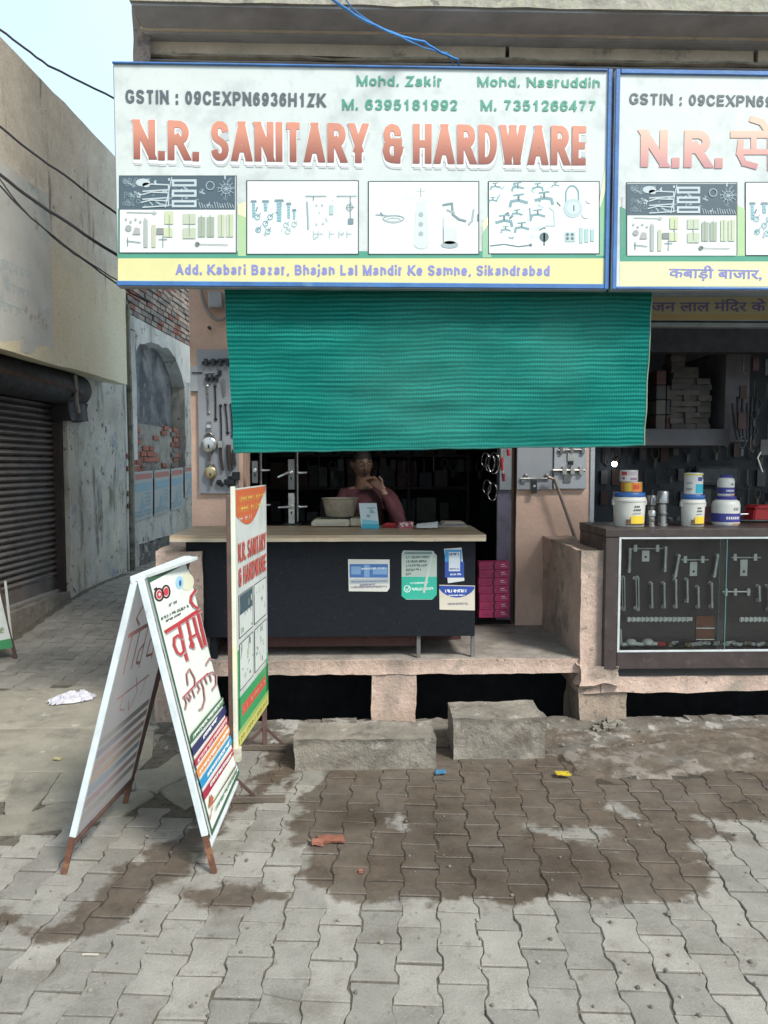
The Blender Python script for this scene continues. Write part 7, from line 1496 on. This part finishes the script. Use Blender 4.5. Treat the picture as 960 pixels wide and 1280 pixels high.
# head: a sphere pushed into a skull, jaw, brow and nose; turned a little to his left and down
hr = Matrix.Rotation(R(16), 3, 'Z') @ Matrix.Rotation(R(8), 3, 'X')
def headgeo(mb, mat, grow=0., cut=None):
    vs = []; fs = []; na_, nb2 = 40, 30; H = .118
    for j in range(nb2 + 1):
        for i in range(na_):
            ph = math.pi * j / nb2; th = 2 * math.pi * i / na_; x, y, z = math.sin(ph) * math.cos(th), math.sin(ph) * math.sin(th), math.cos(ph)
            fr_ = max(0, -y)
            X = x * (.076 - .020 * max(0, -z) * fr_ - .012 * max(0, -z)); Y = y * (.096 if y > 0 else .088); Zz = z * H - (.012 * fr_ if z < 0 else 0)
            # nose, brow, eye hollows, mouth, chin
            if fr_ > .5 and not grow:
                Y -= .026 * math.exp(-((x / .14) ** 2)) * math.exp(-(((z + .12) / .16) ** 2)) + .014 * math.exp(-((x / .10) ** 2)) * math.exp(-(((z - .1) / .14) ** 2))
                Y += .011 * (math.exp(-(((abs(x) - .36) / .15) ** 2)) * math.exp(-(((z - .10) / .10) ** 2)))
                Y -= .006 * math.exp(-(((z - .27) / .08) ** 2)) * math.exp(-((x / .5) ** 2)) + .007 * math.exp(-((x / .28) ** 2)) * math.exp(-(((z + .46) / .07) ** 2)) + .010 * math.exp(-((x / .25) ** 2)) * math.exp(-(((z + .82) / .14) ** 2))
            p = Vector((X, Y, Zz)); p = p * (1 + grow); vs.append(head_c + hr @ p)
    for j in range(nb2):
        for i in range(na_):
            a = j * na_ + i; b = j * na_ + (i + 1) % na_; 
            if cut:
                ph = math.pi * (j + .5) / nb2; th = 2 * math.pi * (i + .5) / na_; q_ = (math.sin(ph) * math.cos(th), math.sin(ph) * math.sin(th), math.cos(ph))
                if not cut(*q_): continue
            fs.append((a, a + na_, b + na_, b))
    mb.add(vs, fs, mat)
headgeo(body, skin)
for s in (-1, 1): body.lathe(tuple(head_c + hr @ Vector((s * .078, .012, -.004))), [(0, -.012), (.018, -.008), (.024, .002), (.018, .008), (0, .01)], skin, 14, axis=tuple(hr @ Vector((s, -.35, 0))), sy=1.5)
# hand at the chin: palm and five bent fingers
pm0 = wrL; pm1 = f(471, 606, -.17)
def hand(w, d, nrm, bends, spread=.0172, thumb=1):
    """palm fused from four metacarpals; fingers of unequal length, bent at two knuckles; thumb off the side"""
    d = d.normalized(); sd_ = d.cross(nrm).normalized(); nrm = sd_.cross(d).normalized()
    for k, L in enumerate((.92, 1.0, .95, .78)):
        o_ = (k - 1.5); kn_ = w + d * (.082 - .004 * abs(o_)) + sd_ * (o_ * spread); p_ = [w + sd_ * (o_ * .010) - d * .02, w + d * .03 + sd_ * (o_ * spread * .8), kn_]; r_2 = [.014, .0145, .0115]; dd = d; q_ = kn_
        for seg_, (l_, a_) in enumerate(zip((.040, .026, .020), bends)):
            dd = (Matrix.Rotation(a_ + .08 * o_, 3, sd_) @ dd).normalized(); q_ = q_ + dd * l_ * L; p_.append(q_); r_2.append((.0098, .009, .0078)[seg_])
        body.tube(p_, r_2, skin, 10); body.lathe(tuple(p_[-1]), [(0, -.0078), (.0055, -.0055), (.0078, 0), (.0055, .0055), (0, .0078)], skin, 10)
    t0 = w + d * .02 + sd_ * (-.026 * thumb); t1 = t0 + (d * .7 - sd_ * thumb * .75 + nrm * .25).normalized() * .036; t2_ = t1 + (d * .95 - sd_ * thumb * .1 + nrm * .2).normalized() * .030; body.tube([w + d * .01, t0, t1, t2_], [.016, .0145, .011, .009], skin, 10); body.lathe(tuple(t2_), [(0, -.009), (.0064, -.0064), (.009, 0), (.0064, .0064), (0, .009)], skin, 10)
chin = head_c + hr @ Vector((.012, -.085, -.112))
hand(wrL, chin - wrL + Vector((.004, -.02, .05)), Vector((-.35, -.9, .1)), (.5, .9, .7), thumb=-1)
hand(wrR, Vector((.9, -.35, -.02)), Vector((0, .05, 1)), (.18, .25, .2))
man = thing('person', 'man in a maroon shirt sitting in the dark behind the counter, chin on his hand', 'person', (pel.x, YM_, zs))
tmp = body.build('tmp', kind='x', smooth=True); rm = tmp.modifiers.new('r', 'REMESH'); rm.mode = 'VOXEL'; rm.voxel_size = .0055; rm.use_smooth_shade = True
dg = bpy.context.evaluated_depsgraph_get(); me = bpy.data.meshes.new_from_object(tmp.evaluated_get(dg)); bpy.data.objects.remove(tmp)
bm = bmesh.new(); bm.from_mesh(me); left_ = set(bm.verts); comps = []
while left_:
    st_ = [next(iter(left_))]; left_.discard(st_[0]); cp_ = []
    while st_:
        v = st_.pop(); cp_.append(v)
        for e in v.link_edges:
            w_2 = e.other_vert(v)
            if w_2 in left_: left_.discard(w_2); st_.append(w_2)
    comps.append(cp_)
comps.sort(key=len); print('body parts', [len(c) for c in comps[-6:]])
bmesh.ops.delete(bm, geom=[v for c in comps[:-1] for v in c], context='VERTS'); bm.to_mesh(me); bm.free()
me.transform(chain(man).inverted()); me.materials.clear(); me.materials.append(skin)
o = bpy.data.objects.new('body', me); C.objects.link(o); o.parent = man
# clothes: shirt with short sleeves to the elbow, trousers
G_ = lambda r, k=.012: tuple(x + k for x in r) if isinstance(r, tuple) else r + k
SH = [(P5[0][0] + Vector((0, 0, .02)), G_(P5[0][1])), (P5[1][0], (.162, .122)), (P5[2][0], (.172, .122)), (neck0 + Vector((0, 0, -.012)), (.098, .086)), (shR, .078), (shR + (elR - shR) * .8, .060), (shR + (elR - shR) * 1.0, .056), (shL, .078), (shL + (elL - shL) * .8, .060), (elL, .056), (elL + (wrL - elL) * .5, .05), (elL + (wrL - elL) * .86, .036), (elR + (wrR - elR) * .85, .036)]
v_, f_2 = skinned(SH, [(0, 1), (1, 2), (2, 3), (3, 4), (4, 5), (5, 6), (3, 7), (7, 8), (8, 9), (9, 10), (10, 11), (6, 12)]); v_ = [p + Vector((nz(p.x * 18, p.z * 18, p.y * 9), nz(p.z * 16, p.x * 16, 3), 0)) * .006 for p in v_]
sh_ = MB().add(v_, f_2, shirt).build('shirt', man, smooth=True)
MB().tube([neck0 + Vector((.072 * math.cos(t), -.012 + .062 * math.sin(t), .022 - .028 * max(0, -math.sin(t)))) for t in [2 * math.pi * k / 20 for k in range(21)]], .011, shirt, 8).build('collar', sh_, smooth=True)
TR = [(pel, (.165, .135))] + [(P5[i][0], G_(P5[i][1])) for i in (11, 12)] + [(an[0] + Vector((0, 0, .04)), .065)] + [(P5[i][0], G_(P5[i][1])) for i in (15, 16)] + [(an[1] + Vector((0, 0, .04)), .065)]
v_, f_2 = skinned(TR, [(0, 1), (1, 2), (2, 3), (0, 4), (4, 5), (5, 6)]); MB().add(v_, f_2, trous).build('trousers', man, smooth=True)
hm = MB(); headgeo(hm, hairm, .045, lambda x, y, z: (z > .40 and y > -.86) or (y > -.05 and z > -.12) or (y > .25 and z > -.45) or (z > .16 and y > -.45)); hm.build('hair', man, smooth=True)
mo = MB(); mo.tube([head_c + hr @ Vector((x, -.091 - .004 * math.cos(x * 60), -.046 - .10 * abs(x))) for x in (-.026, -.013, 0, .013, .026)], [.003, .006, .006, .006, .003], hairm, 8); mo.build('moustache', man, smooth=True)
for s in (-1, 1):
    MB().tube([head_c + hr @ Vector((s * x, -.082 + .25 * (x - .012) , .030 + .006 * math.sin((x - .012) * 70))) for x in (.012, .022, .034, .044)], [.0025, .004, .0035, .002], hairm, 6).build('eyebrow', man, smooth=True)
    ey = MB(); ey.lathe(tuple(head_c + hr @ Vector((s * .028, -.0755, .012))), [(0, -.010), (.008, -.008), (.011, 0), (.008, .006), (0, .008)], M('eye_white', (.22, .19, .17), .4), 12, axis=(0, 1, 0)); ey.lathe(tuple(head_c + hr @ Vector((s * .028, -.0862, .012))), [(0, -.0012), (.0045, -.0008), (.005, .001)], blackp, 10, axis=(0, 1, 0)); ey.build('eye', man, smooth=True)
stl_ = thing('stool', 'plain dark stool under the seated shopkeeper', 'stool', (pel.x, YM_ + .14, zs)); MB().box((pel.x - .17, YM_ - .02, zs + .33), (pel.x + .17, YM_ + .3, zs + .355), drk).build('seat', stl_, bevel=.004)
for i in (-1, 1):
    for j in (0, 1): MB().box((pel.x + i * .15 - .014, YM_ + j * .27, zs), (pel.x + i * .15 + .014, YM_ + j * .27 + .028, zs + .33), drk).build('leg', stl_)
dk_ = thing('desk', 'low dark desk between the shopkeeper and the counter', 'desk', (pel.x, YM_ - .4, zs)); MB().box((pel.x - .45, YM_ - .62, 1.035), (pel.x + .45, YM_ - .12, 1.06), drk).build('desk_top', dk_, bevel=.003)
for i in (-1, 1):
    for j in (0, 1): MB().box((pel.x + i * .42 - .02, YM_ - .6 + j * .42, zs), (pel.x + i * .42 + .02, YM_ - .56 + j * .42, 1.035), drk).build('leg', dk_)
